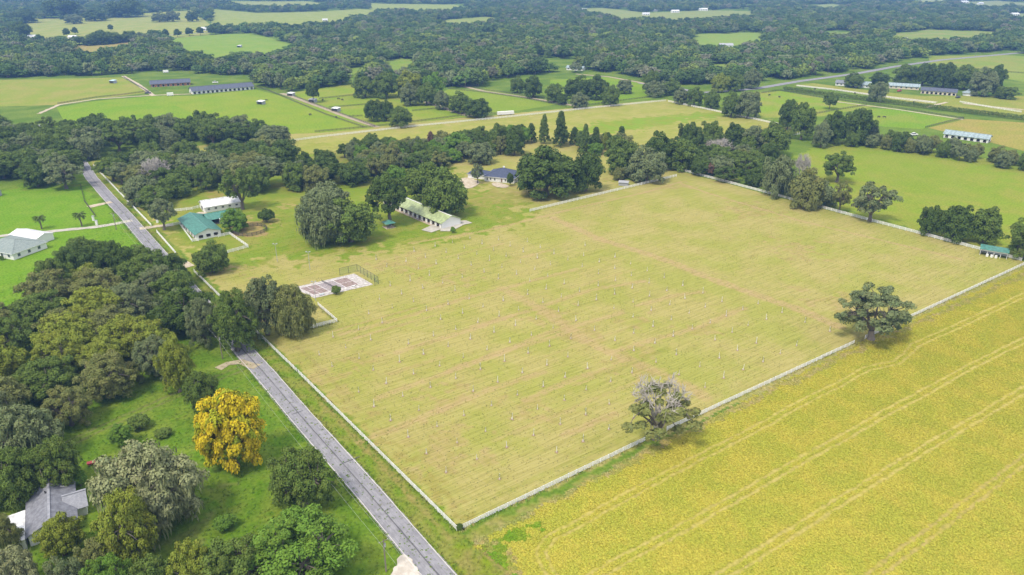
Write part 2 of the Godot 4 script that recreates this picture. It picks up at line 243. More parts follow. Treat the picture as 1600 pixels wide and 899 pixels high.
2,-137.3,-439.2,10.2,14.7,0,135,0,-229,-423.2,10.2,11,0,134,0,-215.4,-429.6,9.3,14.8,1,132,1,-176.7,-421.1,7,12.9,2,136,0,-162.8,-424.6,10.8,14,0,134,0,-152.2,-421.4,7.9,11.3,7,137,2,-140.5,-423.6,10.1,14.5,1,138,0,-222.2,-411.5,7.9,13,0,134,
2,-208.4,-414.8,10.5,13.6,2,139,2,-197.4,-413.3,8,11.7,7,140,0,-183.8,-413.2,9,12.2,2,141,0,-168.8,-413,9.4,12.7,0,134,0,-145,-410.5,7.7,14,7,137,1,-181.5,-401.3,9.8,14.2,2,142,0,-165.6,-403.2,10.5,14.7,2,141,0,-153.8,-405,8.3,14,7,137,
0,-115.9,-404.7,7.1,15,0,143,0,-104.6,-405.6,9,16.2,0,134,1,-220.9,-397.8,9.3,13.8,1,133,1,-213.5,-391.5,8.5,12.5,2,142,2,-192.6,-397,9.1,16,1,138,0,-157.3,-392.9,9.7,14.1,2,141,1,-133,-389.8,11,16.8,2,142,0,-117,-391.4,7.8,14,2,141,
1,-102.4,-392.9,10.3,15.7,0,129,0,-86.7,-392.8,10.1,13.6,0,134,1,-200.4,-385,9.6,12.6,7,130,0,-175.5,-386.8,8.2,12.6,1,132,0,-163.4,-381.1,7.6,15,1,144,0,-145,-382.7,9.3,15.6,7,137,0,-115.4,-381,7.7,15.4,1,132,0,-104.5,-380.6,7.8,14.3,7,137,
0,-193.4,-371.4,8,11.3,2,141,1,-182,-373.5,9.3,14.5,0,129,2,-173.8,-368.7,9.7,11.8,1,138,0,-134.3,-376.9,8.9,15,1,132,0,-186.2,-355.6,9.7,14.8,2,141,0,-177.3,-351.1,9.5,11.7,1,132,0,-6.2,-501,7.5,9.2,1,145,4,-0.9,-496.8,5.5,11.7,4,146,
4,4.7,-495.6,6.8,12.4,0,147,1,33.7,-493.2,5.4,9.6,0,148,0,-32.4,-487.1,7.9,9.8,7,149,0,-13.4,-488,4.5,9.4,0,150,4,-5.2,-486.8,5.3,10.7,0,147,4,8.6,-490.6,4.8,11.8,4,146,0,46.6,-486.1,5.8,10.2,1,145,1,63.2,-487.9,4.8,8.5,0,148,
0,-81.7,-477.6,5.4,7.7,1,145,0,-45.5,-478.1,7.5,11.7,7,151,1,-29.4,-479.8,7.8,12,1,152,0,-21.2,-483.1,7.9,13.9,1,153,0,-3.8,-478,7.7,12.9,4,154,4,51.8,-479,4.9,9.2,2,155,0,57.6,-480.9,5.1,8.7,7,151,1,-91.2,-472.2,5.8,11.8,1,156,
4,-76.4,-473.8,4.6,7.7,4,146,0,-68.1,-473.1,6.7,8.6,7,151,4,-34.9,-475.3,5.4,12.2,1,157,0,-16.6,-473.1,5,10.3,0,150,4,48.2,-474.4,7.9,8.1,0,158,1,66.9,-472.8,5.2,9.9,1,156,0,72.1,-475.2,7.5,11,7,151,0,-90.6,-462.5,7.1,12.3,1,145,
1,-74,-467.2,5.6,7.6,7,159,1,-63,-465,5.7,9.1,1,156,4,-48,-462.6,5.4,8.5,1,157,1,-41.1,-466,6.6,7.7,0,148,1,-22.6,-462.9,7.7,12.6,0,160,0,-97.2,-455.9,4.9,12.2,1,145,0,-78.7,-455.5,4.9,8,0,150,1,-69.7,-454.8,5,10.6,1,156,
0,-58.3,-460.6,6.7,11.8,2,161,4,-44.3,-458,7.4,12.1,2,155,1,-25.2,-454.2,7.8,9.4,7,162,1,-15.4,-458.2,6.4,8.1,1,156,1,-7.3,-460.6,5,12.8,7,159,0,53.1,-460.6,5.3,7.7,4,163,4,63.6,-459.6,4.7,12.6,1,157,1,-104.2,-452.1,5,9,0,148,
1,-94.3,-451.2,4.8,10.4,0,148,4,-82.5,-451.4,5.9,10.7,2,155,0,-66,-447.3,4.6,9.2,0,150,0,-56.5,-446.3,5.9,12.8,1,145,0,-49,-450.7,5.4,12.4,4,163,1,-29.5,-448.8,5.7,11.3,2,164,0,-97,-444.3,5.9,13.2,2,161,1,-85.9,-443.2,6.7,8.4,7,159,
1,-79.6,-440.1,5.5,9.7,7,159,1,-71.6,-439.7,7.5,10.9,4,165,0,-42.8,-444.5,7.7,9.9,4,154,0,-36.4,-442.2,7.7,8,4,154,0,-89.4,-434.9,6.4,12.4,4,163,0,-85.1,-430.5,7.4,10.9,7,151,1,-72.1,-432.5,7.4,13.7,7,159,0,-56.8,-433.8,5.2,8.4,4,163,
0,-47.4,-432.9,7,11.9,1,145,0,-40.2,-432.5,4.5,9,0,150,0,-87.5,-423.5,7.8,8.3,2,166,0,-78.5,-429.3,5.3,9.7,2,161,0,-63.2,-428.3,6.6,8.7,2,161,0,-53.7,-425.3,7.9,10.9,1,153,1,-42.1,-424.8,6.5,10.1,7,159,4,-84.2,-415.9,7.3,8.8,1,157,
1,-73.3,-419,7.9,9.2,0,160,1,-55.6,-415.1,8,11.6,0,160,0,-78.5,-409.5,7.5,13.5,1,145,0,-71.2,-408.3,6.9,13,7,151,1,-76.1,-400.6,5.7,12.7,7,159,0,-64.2,-399.1,6.7,9,4,163,0,145.8,-451.4,7.1,14.2,1,167,0,158.2,-448.8,6.3,10.6,7,168,
2,112.6,-435.2,6.1,12.5,0,169,2,123.6,-436.5,7.9,12.1,1,170,1,139.1,-438.9,7,11.7,2,171,0,153.7,-435.2,7.7,13.5,0,172,1,111.1,-428.3,6.5,10.5,1,173,1,135.2,-427.9,6,11.6,7,174,0,143.1,-431.7,7,10.1,2,175,1,118.5,-422.2,7.1,11.7,1,173,
1,129.7,-416.5,7.5,13.6,1,173,0,141.2,-423,7.3,11.6,1,167,0,107.8,-411.4,7.7,11.1,0,172,0,118.4,-408.7,8.8,11.7,2,176,1,132.6,-407.1,7.7,13.8,1,177,1,118.7,-397,8,9.1,0,178,2,141.3,-404,8.7,13,0,179,2,131.5,-389.6,6.8,9.4,0,169,
0,141.6,-382.5,8.6,12.5,0,172,1,144.9,-373.5,5.6,10.9,1,173,2,147.2,-363.1,7.5,9.3,2,180,2,153.9,-354.4,9,11.9,2,181,4,215.5,-505.3,5,8.6,0,182,0,215.8,-499.4,4.2,7.6,0,183,0,235,-497.1,4.9,7.3,2,184,0,224.3,-482.5,4.6,10.1,1,185,
2,241.4,-487.2,5.9,8.2,2,186,0,250.6,-483,6.2,11.2,1,185,4,235.6,-479.4,4.8,8.7,2,187,4,256.1,-476.7,5.2,11.2,0,182,0,242.6,-474,4.4,9.7,7,188,0,248.2,-469,5.8,11.2,0,183,2,255.3,-470.7,4,7.1,0,189,4,265.6,-470.3,5.8,7.1,1,190,
2,253.5,-465.4,4,9.6,7,191,2,261.4,-464.3,5.7,11.6,2,186,4,268.5,-465.7,5,11.3,7,192,0,279.5,-462.7,6.2,10.1,2,184,4,259.4,-458.5,4.2,11,2,193,4,274.1,-455,5.9,8.2,2,187,2,268.8,-453.1,5,11.4,1,194,4,286.9,-449.1,4.4,9.7,7,192,
4,274.4,-444.9,5,9.8,2,187,2,279.5,-441.6,4.3,9.4,2,186,0,293.6,-439.7,5.2,10.8,7,188,0,298.4,-435.6,5.8,9.2,7,188,0,290.1,-427.1,5.6,10.3,2,184,0,304.9,-428.5,5.7,10.4,1,185,0,299.4,-420.7,4.4,10.8,1,185,0,308.9,-424.6,4.2,6.7,2,184,
4,303.2,-416.9,5,6.9,1,190,0,314.1,-417.6,5.6,9.4,2,184,4,306.8,-406.9,6,10.5,1,190,0,318.6,-411.2,4.4,8.4,1,185,4,322.3,-408.4,5,10,2,187,0,308.1,-399.4,5.8,9.5,1,185,0,321.1,-400.2,5.4,10.1,1,185,2,316.6,-395.5,4.2,7.6,0,195,
0,77.4,-424.6,4.2,6.9,1,196,4,68.6,-419.9,4.3,7.5,1,197,0,72.2,-411.7,4.4,7.8,1,198,4,64.4,-405,4.3,6.5,2,199,4,73.3,-405,3.4,7.3,2,200,4,76.6,-407,3.4,6.6,7,201,0,59.5,-400.4,3.9,7.4,7,202]
var SAPLINGS := [-59.3,-199,-53.8,-192,-43.1,-177.6,-37.5,-170.1,-32,-163.4,-26.4,-156,-21,-149.1,-15.6,-141.8,-57.7,-210.9,-52.1,-203.6,-46.6,-196.7,-41.1,-189.8,-36.1,-182.1,-30.4,-175.4,-25.1,-168.2,-19.5,-160.7,-13.8,-153.6,-8.5,-146.9,-2.9,-139.3,-50.5,-216.1,-45.2,-208.9,-34,-194.7,-28.9,-187.6,-23.2,-180,-12.8,-165.8,-6.8,-158.5,-1.3,-151.7,-49.3,-228.2,-43.5,-221.1,-32.8,-206.3,-27.3,-199.5,-21.7,-192.2,-16.3,-184.9,-10.9,-177.9,-5.6,-170.6,0,-164,5.5,-156.8,11,-149.7,-47.5,-240,-41.9,-232.9,-25.4,-211.7,-20.1,-204.5,-14.9,-197.3,-9.4,-190.2,-4.1,-182.9,1.5,-176,6.9,-168.8,12.6,-161.7,17.9,-154.1,-45.6,-252.4,-40.3,-244.9,-35.1,-238.2,-29.7,-230.6,-24.2,-223.8,-18.5,-216.3,-13.4,-209.5,-7.8,-202.3,-2.3,-195.1,3,-188.2,8.9,-180.5,14.4,-173.3,19.7,-166.2,25,-159.4,-55.3,-278.9,-49.8,-271.3,-38.7,-256.9,-33.1,-250,-22.6,-235.9,-17,-228.7,-11.5,-221.5,-5.9,-214.3,-0.7,-207.3,5,-200.2,10.5,-192.7,15.4,-185.6,20.9,-178.7,26.6,-171.4,32.2,-164.5,-42.9,-276.7,-37,-269.5,-31.9,-262.3,-26.2,-254.9,-21,-248,-15.4,-240.6,-10.2,-233.7,-4.4,-226.2,1.1,-219.2,6.3,-212.1,11.8,-204.8,17.1,-197.8,22.5,-190.7,28.4,-183.2,33.9,-176.2,39.1,-169.4,-41,-288.3,-35.5,-281.3,-30.4,-274.2,-19.1,-260.2,-3.1,-238.8,2.3,-231.1,8.2,-223.9,13.6,-217.3,18.9,-209.8,30.1,-195.9,35.3,-188.3,40.5,-181.5,46.3,-174.2,-32.8,-294.5,-27.5,-287.2,-21.9,-279.9,-16.3,-272.8,-10.9,-265.8,-5.2,-258.9,5.7,-244.3,11,-237.4,16.1,-230,21.6,-222.8,27.1,-215.6,32.9,-208.5,37.9,-201.7,43.5,-194.5,48.9,-187,54.8,-180,-25.7,-299.1,-20.2,-292.2,-14.6,-285.1,-9.1,-277.9,-4,-270.6,1.8,-263.4,6.8,-256.6,12.6,-249.1,17.8,-241.9,23.3,-234.9,39.6,-213.6,45.3,-206.7,50.6,-199.2,56.1,-191.8,61.5,-185.2,-18.5,-304.5,-12.9,-297.4,-7.8,-289.8,-2.4,-282.7,3.4,-275.8,8.9,-268.4,13.8,-261.4,19.6,-254.1,24.8,-247,30.2,-239.7,35.6,-232.5,41.2,-225.5,46.8,-218.4,52.1,-211.5,63.3,-197,68.5,-190,-5.9,-302.4,-0.8,-294.8,4.7,-287.8,10.4,-280.7,15.4,-273.6,32.2,-252.2,37.4,-244.7,43.1,-237.7,48.3,-230.8,53.9,-223.6,59.4,-216.6,65,-208.9,70.2,-201.9,75.9,-194.7,6.6,-299.9,12,-293,17.4,-285.6,22.7,-278.6,27.9,-271.3,33.6,-264.1,39.3,-257.2,44.6,-250.1,49.8,-242.9,55.7,-235.6,61,-228.6,66.4,-221,71.9,-214.2,77.5,-206.7,82.8,-199.8,29.6,-283.4,35.2,-276.3,40.6,-269.1,46.1,-262.1,51.7,-254.9,57,-247.6,62.2,-240.7,67.7,-233.4,73.2,-226.4,78.6,-219.3,89.7,-205,31.3,-295.4,42.2,-281.5,47.6,-274.3,53,-266.8,58.4,-260,63.9,-252.4,69.8,-245.6,74.8,-238.1,80.3,-231.4,86.2,-223.9,87.2,-236.4,93.2,-229.1,98.4,-221.6,104.1,-214.9]
var LAYERS := [
[[-11.5,-123,-258.2,-443.1,-171,-516.7,137.3,-670.1,217.9,-536.4,88.9,-430.6,210,-273.4],[160,151,95],[148,148,78],0.5,26,1],
[[-256.6,-439.9,-128.6,-274.8,-112.7,-262.8,-99.2,-279.7,-74.2,-284.7,-43.8,-295.4,-11.5,-313.5,12.2,-335.6,3.8,-351.9,-10.2,-376.7,-23,-395.4,-43.3,-446.3,-121.4,-496.3,-205,-466.6],[117,136,46],[136,138,64],7,16,1],
[[-118.8,-283.3,-85.4,-287,-45,-305,-17.7,-322.4,-30,-328.9,-66.6,-300.1,-101,-294.6],[108,133,38],[124,138,46],7,10,0.8],
[[-21.8,-343.5,20.3,-376.7,57,-399.4,52.1,-418.8,0,-386.5,-22,-376.7],[152,138,86],[136,138,64],8,12,0.8],
[[-173.4,-470.1,-75.4,-543.3,136,-663.3,217.9,-536.4,97.7,-463.1,44.5,-510.4,-42.9,-490.5,-114,-463.1],[155,151,86],[141,146,67],6,20,0.9],
[[36.7,-527.5,63.5,-564.9,150.8,-604.8,189.8,-604.8,138.4,-572.5,73.4,-527.5],[122,146,49],[132,141,57],5,16,1],
[[176.2,-454.6,211.7,-494.4,241.6,-508.4,278.8,-466.6,305.1,-430.6,327.9,-399.4,221,-253.4,209.4,-280.4,151.4,-356.2],[129,148,49],[141,146,62],2,22,1],
[[210.7,-481,256.8,-471.9,264.6,-389,218.4,-343.5,203,-376.7,202.1,-430.6],[135,146,59],[124,144,45],14,30,0.7],
[[-11.4,-122.6,-70,-195.8,-256.6,-439.9,-260.3,-436.8,-94.7,-213.2,-11,-108.9,2.4,-103.3,-7,-120.7],[130,133,64],[108,130,41],1.2,8,1],
[[-257.9,-433.7,-94.7,-213.2,-11,-108.9,-9.2,-96.1,-121.8,-96.1,-339.5,-354,-273.8,-381.5],[94,124,35],[116,135,49],1,12,1],
[[-272.2,-379.1,-234,-389,-151.7,-290.7,-172,-269.3,-169.3,-239.1,-199.1,-223.5,-299.5,-343.5],[106,143,35],[116,146,45],3,14,1],
[[-81.2,-168.8,-67.2,-162.7,-52.7,-146.4,-59,-136.8,-73.7,-136.8],[116,138,49],[91,127,29],9,8,0.8],
[[-77.5,-130.3,-71,-141.5,-59.7,-118.4,-66.1,-111.4,-73,-118.4],[124,130,73],[91,124,35],7,6,0.7],
[[-8.6,-118.8,-5.4,-121.2,37.1,-154.2,107,-205.3,203.2,-270.7,260,-306.7,272.4,-262.8,125.2,-94.7,3.4,-94.7,-1.3,-111.4],[165,156,59],[152,152,53],0.6,11,1],
[[-10.6,-121.6,33.8,-152.1,110.4,-206.1,209.1,-272,209.9,-269.3,108.9,-202.7,34.8,-150.2,-5.4,-121.8,-7.3,-118.4],[159,143,97],[136,136,64],0.8,6,0.8],
[[-7.3,-118.4,-3.8,-121.2,-1.3,-121.2,0,-114.8,2.5,-108.9,-1.3,-108.9,-3.9,-113.1],[148,133,86],[116,130,49],1.2,5,0.8],
[[-4.3,-120.3,4.2,-126.5,6.3,-124.9,0,-119.3,-0.6,-113.1,1.9,-108.1,-0.6,-108.9,-3.6,-114.8],[92,129,24],[108,133,29],2,6,0.9],
[[-13.5,-121,-7.3,-118.8,0,-108.9,1.8,-101.8,-10,-108.9],[116,133,37],[136,132,70],3,6,1],
[[-12.3,-126.9,-68,-197,-66,-197,-55,-182,-9.1,-128.2],[152,138,86],[144,136,75],3,6,0.8],
[[-113.6,-333.6,-114.8,-331.1,-117.7,-329.7,-121.1,-330.2,-123.3,-332.3,-123.3,-335,-121.1,-337.1,-117.7,-337.6,-114.8,-336.2],[162,144,102],[152,141,86],3.5,4,0.75],
[[-107.7,-322.4,-108.4,-320.8,-110.2,-320,-112.2,-320.3,-113.5,-321.5,-113.5,-323.2,-112.2,-324.4,-110.2,-324.7,-108.4,-323.9],[162,144,102],[152,141,86],2.1,4,0.75],
[[-110.7,-351.9,-111.6,-349.8,-114,-348.7,-116.7,-349.1,-118.5,-350.8,-118.5,-353,-116.7,-354.6,-114,-355,-111.6,-353.9],[162,144,102],[152,141,86],2.8,4,0.75],
[[-102.2,-269.3,-103.6,-266.2,-107.2,-264.6,-111.2,-265.2,-113.9,-267.7,-113.9,-270.9,-111.2,-273.5,-107.2,-274,-103.6,-272.4],[162,144,102],[152,141,86],4.2,4,0.75],
[[-95.3,-259.6,-96.2,-257.5,-98.6,-256.4,-101.3,-256.8,-103,-258.5,-103,-260.7,-101.3,-262.4,-98.6,-262.7,-96.2,-261.7],[162,144,102],[152,141,86],2.8,4,0.75],
[[66.1,-216.4,64.9,-213.8,62,-212.4,58.6,-212.9,56.4,-215,56.4,-217.7,58.6,-219.8,62,-220.3,64.9,-219],[162,144,102],[152,141,86],3.5,4,0.75],
[[28.9,-214.1,27.3,-210.5,23.2,-208.6,18.4,-209.2,15.4,-212.2,15.4,-216,18.4,-218.9,23.1,-219.6,27.3,-217.7],[162,144,102],[152,141,86],4.9,4,0.75],
[[43.8,-195,42,-190.9,37.2,-188.7,31.8,-189.5,28.3,-192.8,28.3,-197.2,31.8,-200.6,37.2,-201.3,42,-199.2],[162,144,102],[152,141,86],5.6,4,0.75],
[[20.2,-228.5,18.6,-224.9,14.4,-223,9.7,-223.7,6.6,-226.6,6.6,-230.4,9.7,-233.4,14.4,-234,18.6,-232.1],[162,144,102],[152,141,86],4.9,4,0.75],
[[-16.3,-256.5,-18.1,-252.4,-22.9,-250.2,-28.3,-250.9,-31.8,-254.3,-31.8,-258.7,-28.3,-262,-22.9,-262.8,-18.2,-260.6],[162,144,102],[152,141,86],5.6,4,0.75],
[[-37.5,-276.1,-39.6,-271.5,-44.9,-269.1,-51,-269.9,-55,-273.7,-55,-278.6,-51,-282.4,-45,-283.2,-39.6,-280.8],[162,144,102],[152,141,86],6.3,4,0.75],
[[-34.5,-269.3,-35.9,-266.2,-39.4,-264.6,-43.5,-265.2,-46.1,-267.7,-46.1,-270.9,-43.5,-273.5,-39.4,-274,-35.9,-272.4],[162,144,102],[152,141,86],4.2,4,0.75],
[[-45.1,-185.6,-46.8,-182,-50.9,-180.1,-55.6,-180.8,-58.7,-183.7,-58.7,-187.5,-55.7,-190.5,-50.9,-191.1,-46.8,-189.2],[162,144,102],[152,141,86],4.9,4,0.75],
[[-41.9,-197,-43,-194.5,-46,-193.1,-49.4,-193.6,-51.6,-195.6,-51.6,-198.4,-49.4,-200.5,-46,-201,-43.1,-199.6],[162,144,102],[152,141,86],3.5,4,0.75],
[[-6.9,-151.5,-9,-146.9,-14.3,-144.4,-20.4,-145.3,-24.4,-149.1,-24.4,-154,-20.4,-157.8,-14.4,-158.6,-9,-156.2],[162,144,102],[152,141,86],6.3,4,0.75],
[[127.4,-343.5,124.6,-337.4,117.5,-334.1,109.5,-335.2,104.2,-340.3,104.2,-346.8,109.4,-351.9,117.5,-353,124.6,-349.7],[162,144,102],[152,141,86],8.4,4,0.75],
[[126.7,-239.1,124.4,-233.9,118.4,-231.2,111.7,-232.1,107.3,-236.3,107.3,-241.8,111.7,-246,118.4,-246.9,124.3,-244.2],[162,144,102],[152,141,86],7,4,0.75],
[[130.8,-290.7,128,-284.6,120.9,-281.3,112.8,-282.4,107.5,-287.4,107.5,-294,112.7,-299,120.8,-300.2,127.9,-296.9],[162,144,102],[152,141,86],8.4,4,0.75],
[[125.3,-402,123.7,-398.4,119.5,-396.5,114.8,-397.2,111.8,-400.1,111.7,-403.9,114.8,-406.9,119.5,-407.5,123.7,-405.6],[162,144,102],[152,141,86],4.9,4,0.75],
[[96.5,-389,95.1,-385.9,91.6,-384.3,87.5,-384.8,84.9,-387.3,84.9,-390.6,87.5,-393.1,91.6,-393.7,95.1,-392.1],[162,144,102],[152,141,86],4.2,4,0.75],
[[-13.6,-175.2,-15,-172.1,-18.5,-170.5,-22.6,-171.1,-25.2,-173.6,-25.2,-176.9,-22.6,-179.4,-18.5,-179.9,-15,-178.3],[162,144,102],[152,141,86],4.2,4,0.75],
[[10.5,-168.8,8.8,-165.2,4.7,-163.3,0,-163.9,-3.1,-166.9,-3.1,-170.7,-0.1,-173.6,4.7,-174.3,8.8,-172.4],[162,144,102],[152,141,86],4.9,4,0.75],
[[49.3,-223.5,47.9,-220.5,44.3,-218.8,40.3,-219.4,37.7,-221.9,37.6,-225.2,40.3,-227.7,44.3,-228.3,47.9,-226.6],[162,144,102],[152,141,86],4.2,4,0.75],
[[-159.9,-379.1,-155.3,-380.3,-149.7,-369.6,-155.5,-362.8],[159,140,92],[140,132,68],2,4,0.8],
[[-132.6,-326,-118.3,-327.9,-110.2,-308.4,-124.4,-306.7],[152,128,88],[159,140,100],1,3,0.9],
[[-122.9,-345.6,-113.1,-333.6,-107.7,-322.4,-114.5,-322.4,-122.3,-335.6],[167,149,100],[140,138,68],2.5,3,0.9],
[[-125.5,-470.1,-100.4,-477.3,-87.2,-427.6,-98.9,-395.4,-122,-415.9],[116,124,60],[136,124,76],5,5,0.7],
[[68.4,-415.9,76.7,-410.2,76,-395.4,62.7,-402],[92,136,45],[76,116,37],1,3,0.9]]
var STROKES := [
[[205.5,-259,187.7,-246.3,143.3,-217.1,126.2,-206.3,121.1,-200.4,115.5,-195.6,105.2,-191.9,94.5,-183.9,74.3,-169.9,67,-164,40.1,-145.2,24.1,-133.6,11.4,-123.8,7.1,-121,4.7,-116.5,6,-111.2,7.9,-107.1],0.95,[178,163,100],0.85,1],
[[206.7,-257.3,188.8,-244.7,144.4,-215.4,127.4,-204.7,122.5,-199,116.4,-193.8,106.2,-190.2,95.7,-182.3,75.5,-168.3,68.1,-162.4,41.3,-143.6,25.3,-132,12.6,-122.2,8.6,-119.7,6.7,-116.3,7.9,-111.8,9.7,-107.9],0.95,[178,163,100],0.85,1],
[[180.2,-221.1,165.2,-211.1,135.2,-192.1,113.2,-177.2,98.3,-167.3,83.4,-156.8,71.5,-149,60.3,-141.1,38.4,-126,25.6,-117.5,16.9,-111.7,13.9,-108.9],1,[178,163,100],0.9,1],
[[181.3,-219.4,166.3,-209.4,136.2,-190.5,114.4,-175.5,99.4,-165.7,84.6,-155.2,72.7,-147.4,61.5,-139.5,39.6,-124.3,26.7,-115.8,18.1,-110.1,15.2,-107.4],1,[178,163,100],0.9,1],
[[156.4,-185.6,123.8,-164,101.3,-149.4,72.5,-130,52.3,-116,41.3,-108.9,35.4,-104.9],1,[178,163,100],0.9,1],
[[155.3,-187.3,122.7,-165.7,100.2,-151.1,71.4,-131.6,51.2,-117.7,40.2,-110.5,34.2,-106.5],1,[178,163,100],0.9,1],
[[147.8,-162.7,122.5,-144.5,92.8,-123.8,73.2,-110.3,65.9,-104.9],1,[171,154,97],0.9,1],
[[146.7,-164.3,121.4,-146.1,91.6,-125.4,72.1,-111.9,64.7,-106.5],1,[171,154,97],0.9,1],
[[19,-333.5,39.1,-302.4,49,-293.4,64.6,-276,75.7,-259.7,88.3,-244.8,101.1,-230.5,108.5,-218.1],4.5,[167,146,108],0.9,0],
[[-4,-250.4,9.4,-233.3,17.7,-218.1,26.9,-204.5,34.7,-196.5,42.2,-190,50.6,-180,53.8,-174.4],4.2,[167,146,108],0.75,0],
[[-18.9,-189.3,0,-204.4,11.7,-214.1,28.4,-223.5,36.9,-229],2.4,[167,146,108],0.75,0],
[[-12.8,-218.7,0,-227,9.4,-233.7,28.8,-248.7,50.1,-257.1],2.4,[167,146,108],0.75,0],
[[43.9,-234.8,58.1,-243.5,70.7,-247.5],2.4,[167,146,108],0.75,0],
[[29.7,-200.3,44.5,-209.2,62,-218.3,81.1,-233.2],2.4,[167,146,108],0.75,0],
[[-37.3,-174.6,-34.5,-177.2,-17.8,-190,0,-203.2,21.1,-216.4],2.4,[167,146,108],0.75,0],
[[-56.2,-213.2,-51.9,-215.5,-35.9,-226.5,-18.4,-240.7,0,-252.2,25.3,-269.3],2.4,[167,146,108],0.75,0],
[[-35.7,-201.1,-27.6,-207,-11,-218.3,0,-227.5],2.4,[167,146,108],0.75,0],
[[-38.7,-154.2,-26.9,-162.7,-7.2,-178.6,9.5,-189.3],2.4,[167,146,108],0.75,0],
[[-44.2,-298.5,-11.6,-315.2,31.6,-348.7,71.1,-376.7],2.4,[167,146,108],0.75,0],
[[3.5,-173.6,18.6,-185.6,30.5,-191.2],2.4,[167,146,108],0.75,0],
[[13.1,-157,27.5,-167.2],2.4,[167,146,108],0.75,0],
[[71.1,-376.7,91.9,-395.4,101.5,-376.7,135.1,-328.9,182.8,-279.7],2.4,[167,146,108],0.75,0],
[[-13.9,-125.7,-41.4,-163,-68.9,-200.3],0.35,[136,133,73],0.24,0],
[[-11.9,-126.5,-39.4,-163.8,-66.9,-201.1],0.35,[136,133,73],0.24,0],
[[-10,-127.3,-37.5,-164.6,-65,-201.9],0.35,[136,133,73],0.24,0],
[[-8.1,-128.1,-35.6,-165.4,-63.1,-202.7],0.35,[136,133,73],0.24,0],
[[-6.2,-128.9,-33.7,-166.2,-61.2,-203.5],0.35,[136,133,73],0.24,0],
[[-4.3,-129.7,-31.8,-167,-59.3,-204.3],0.35,[136,133,73],0.24,0],
[[-2.3,-130.5,-29.8,-167.8,-57.3,-205.1],0.35,[136,133,73],0.24,0],
[[-0.4,-131.3,-27.9,-168.6,-55.4,-205.9],0.35,[136,133,73],0.24,0],
[[1.5,-132.1,-26,-169.4,-53.5,-206.7],0.35,[136,133,73],0.24,0],
[[-59.8,-215.9,-58.8,-216.3,-58,-217,-57.3,-217.9,-57,-218.9,-56.9,-220,-57.1,-221,-57.6,-222,-58.4,-222.7],0.35,[117,124,56],0.26,0],
[[-59.2,-214,-57.8,-214.7,-56.5,-215.7,-55.6,-217,-55.1,-218.5,-55,-220.1,-55.3,-221.7,-56.1,-223.1,-57.2,-224.3],0.35,[117,124,56],0.26,0],
[[-58.7,-212.2,-56.8,-213,-55.1,-214.4,-53.9,-216.1,-53.2,-218.1,-53,-220.3,-53.5,-222.3,-54.5,-224.2,-56,-225.8],0.35,[117,124,56],0.26,0],
[[-58.2,-210.3,-55.7,-211.3,-53.7,-213,-52.1,-215.2,-51.3,-217.7,-51.1,-220.4,-51.6,-223,-52.9,-225.4,-54.7,-227.3],0.35,[117,124,56],0.26,0],
[[-57.7,-208.4,-54.7,-209.7,-52.2,-211.7,-50.4,-214.3,-49.3,-217.4,-49.1,-220.6,-49.8,-223.7,-51.3,-226.5,-53.5,-228.8],0.35,[117,124,56],0.26,0],
[[-57.2,-206.5,-53.7,-208,-50.8,-210.4,-48.7,-213.4,-47.4,-217,-47.2,-220.7,-48,-224.4,-49.7,-227.7,-52.3,-230.4],0.35,[117,124,56],0.26,0],
[[-81.4,-192.3,-91.4,-181.3,-98.5,-172.6,-108,-160.4,-112.6,-153.7],1.1,[116,116,80],0.7,0],
[[-79.7,-190,-89.7,-179.3,-96.8,-170.7,-106.3,-158.7,-110.9,-152.1],1,[116,116,80],0.7,0],
[[-74.5,-185.6,-86.4,-168.8,-95.1,-161.3,-98.4,-154.2],0.7,[116,128,60],0.5,0],
[[-7.3,-118.4,-3.9,-113.9,0,-108.9,3.6,-103.3],1.2,[148,128,88],0.8,0],
[[-6.4,-119.2,-2.3,-114.5,1.9,-108.9,5.4,-103.3],0.9,[148,128,88],0.7,0],
[[-41.5,-168.8,-57.2,-191.2,-68.2,-205.3],1.2,[144,132,84],0.5,0],
[[-13.4,-120.3,-30.6,-143.9,-52.8,-172.6],1.6,[148,133,84],0.6,0],
[[-19.7,-128.2,-38.7,-154.2,-61,-183.8],0.5,[140,130,76],0.6,0],
[[-112.2,-322.4,-99.1,-328.9,-80.5,-326,-56.3,-305,-43.9,-296.1,-27.7,-300.1,-11.5,-313.5],1.4,[130,133,60],0.4,0],
[[-115.9,-356.2,-105.1,-351.9,-93.6,-343.5],1.4,[159,141,92],0.6,0],
[[10.1,-198.3,28.1,-210.9,46.1,-223.5],1.15,[167,146,108],0.4,0],
[[-3.2,-276.7,6.4,-283.4,16,-290.2],2.16,[167,146,108],0.64,0],
[[-3.1,-134.1,12.2,-144.8,27.5,-155.6],1.63,[130,136,60],0.37,0],
[[-52.8,-208.9,-39,-218.6,-25.2,-228.4],1.24,[167,146,108],0.56,0],
[[-36,-187.8,-28.7,-192.9,-21.4,-198.1],1.9,[167,146,108],0.52,0],
[[-14.3,-268.9,-5.6,-275,3.1,-281.2],1.14,[130,136,60],0.49,0],
[[17.5,-181.4,28,-188.9,38.6,-196.3],1.45,[167,146,108],0.58,0],
[[-50.4,-210.7,-42.8,-216,-35.2,-221.3],2.12,[167,146,108],0.45,0],
[[-27.8,-281.4,-16,-289.7,-4.2,-298],2.09,[167,146,108],0.44,0],
[[-60.6,-214.4,-47.2,-223.9,-33.7,-233.4],1.39,[167,146,108],0.62,0],
[[20.8,-249.7,34.6,-259.4,48.4,-269],1.21,[167,146,108],0.39,0],
[[-4.8,-154.8,15.8,-169.3,36.4,-183.7],1.68,[167,146,108],0.45,0],
[[24.7,-186.6,36.9,-195.1,49,-203.6],1.9,[130,136,60],0.56,0]]
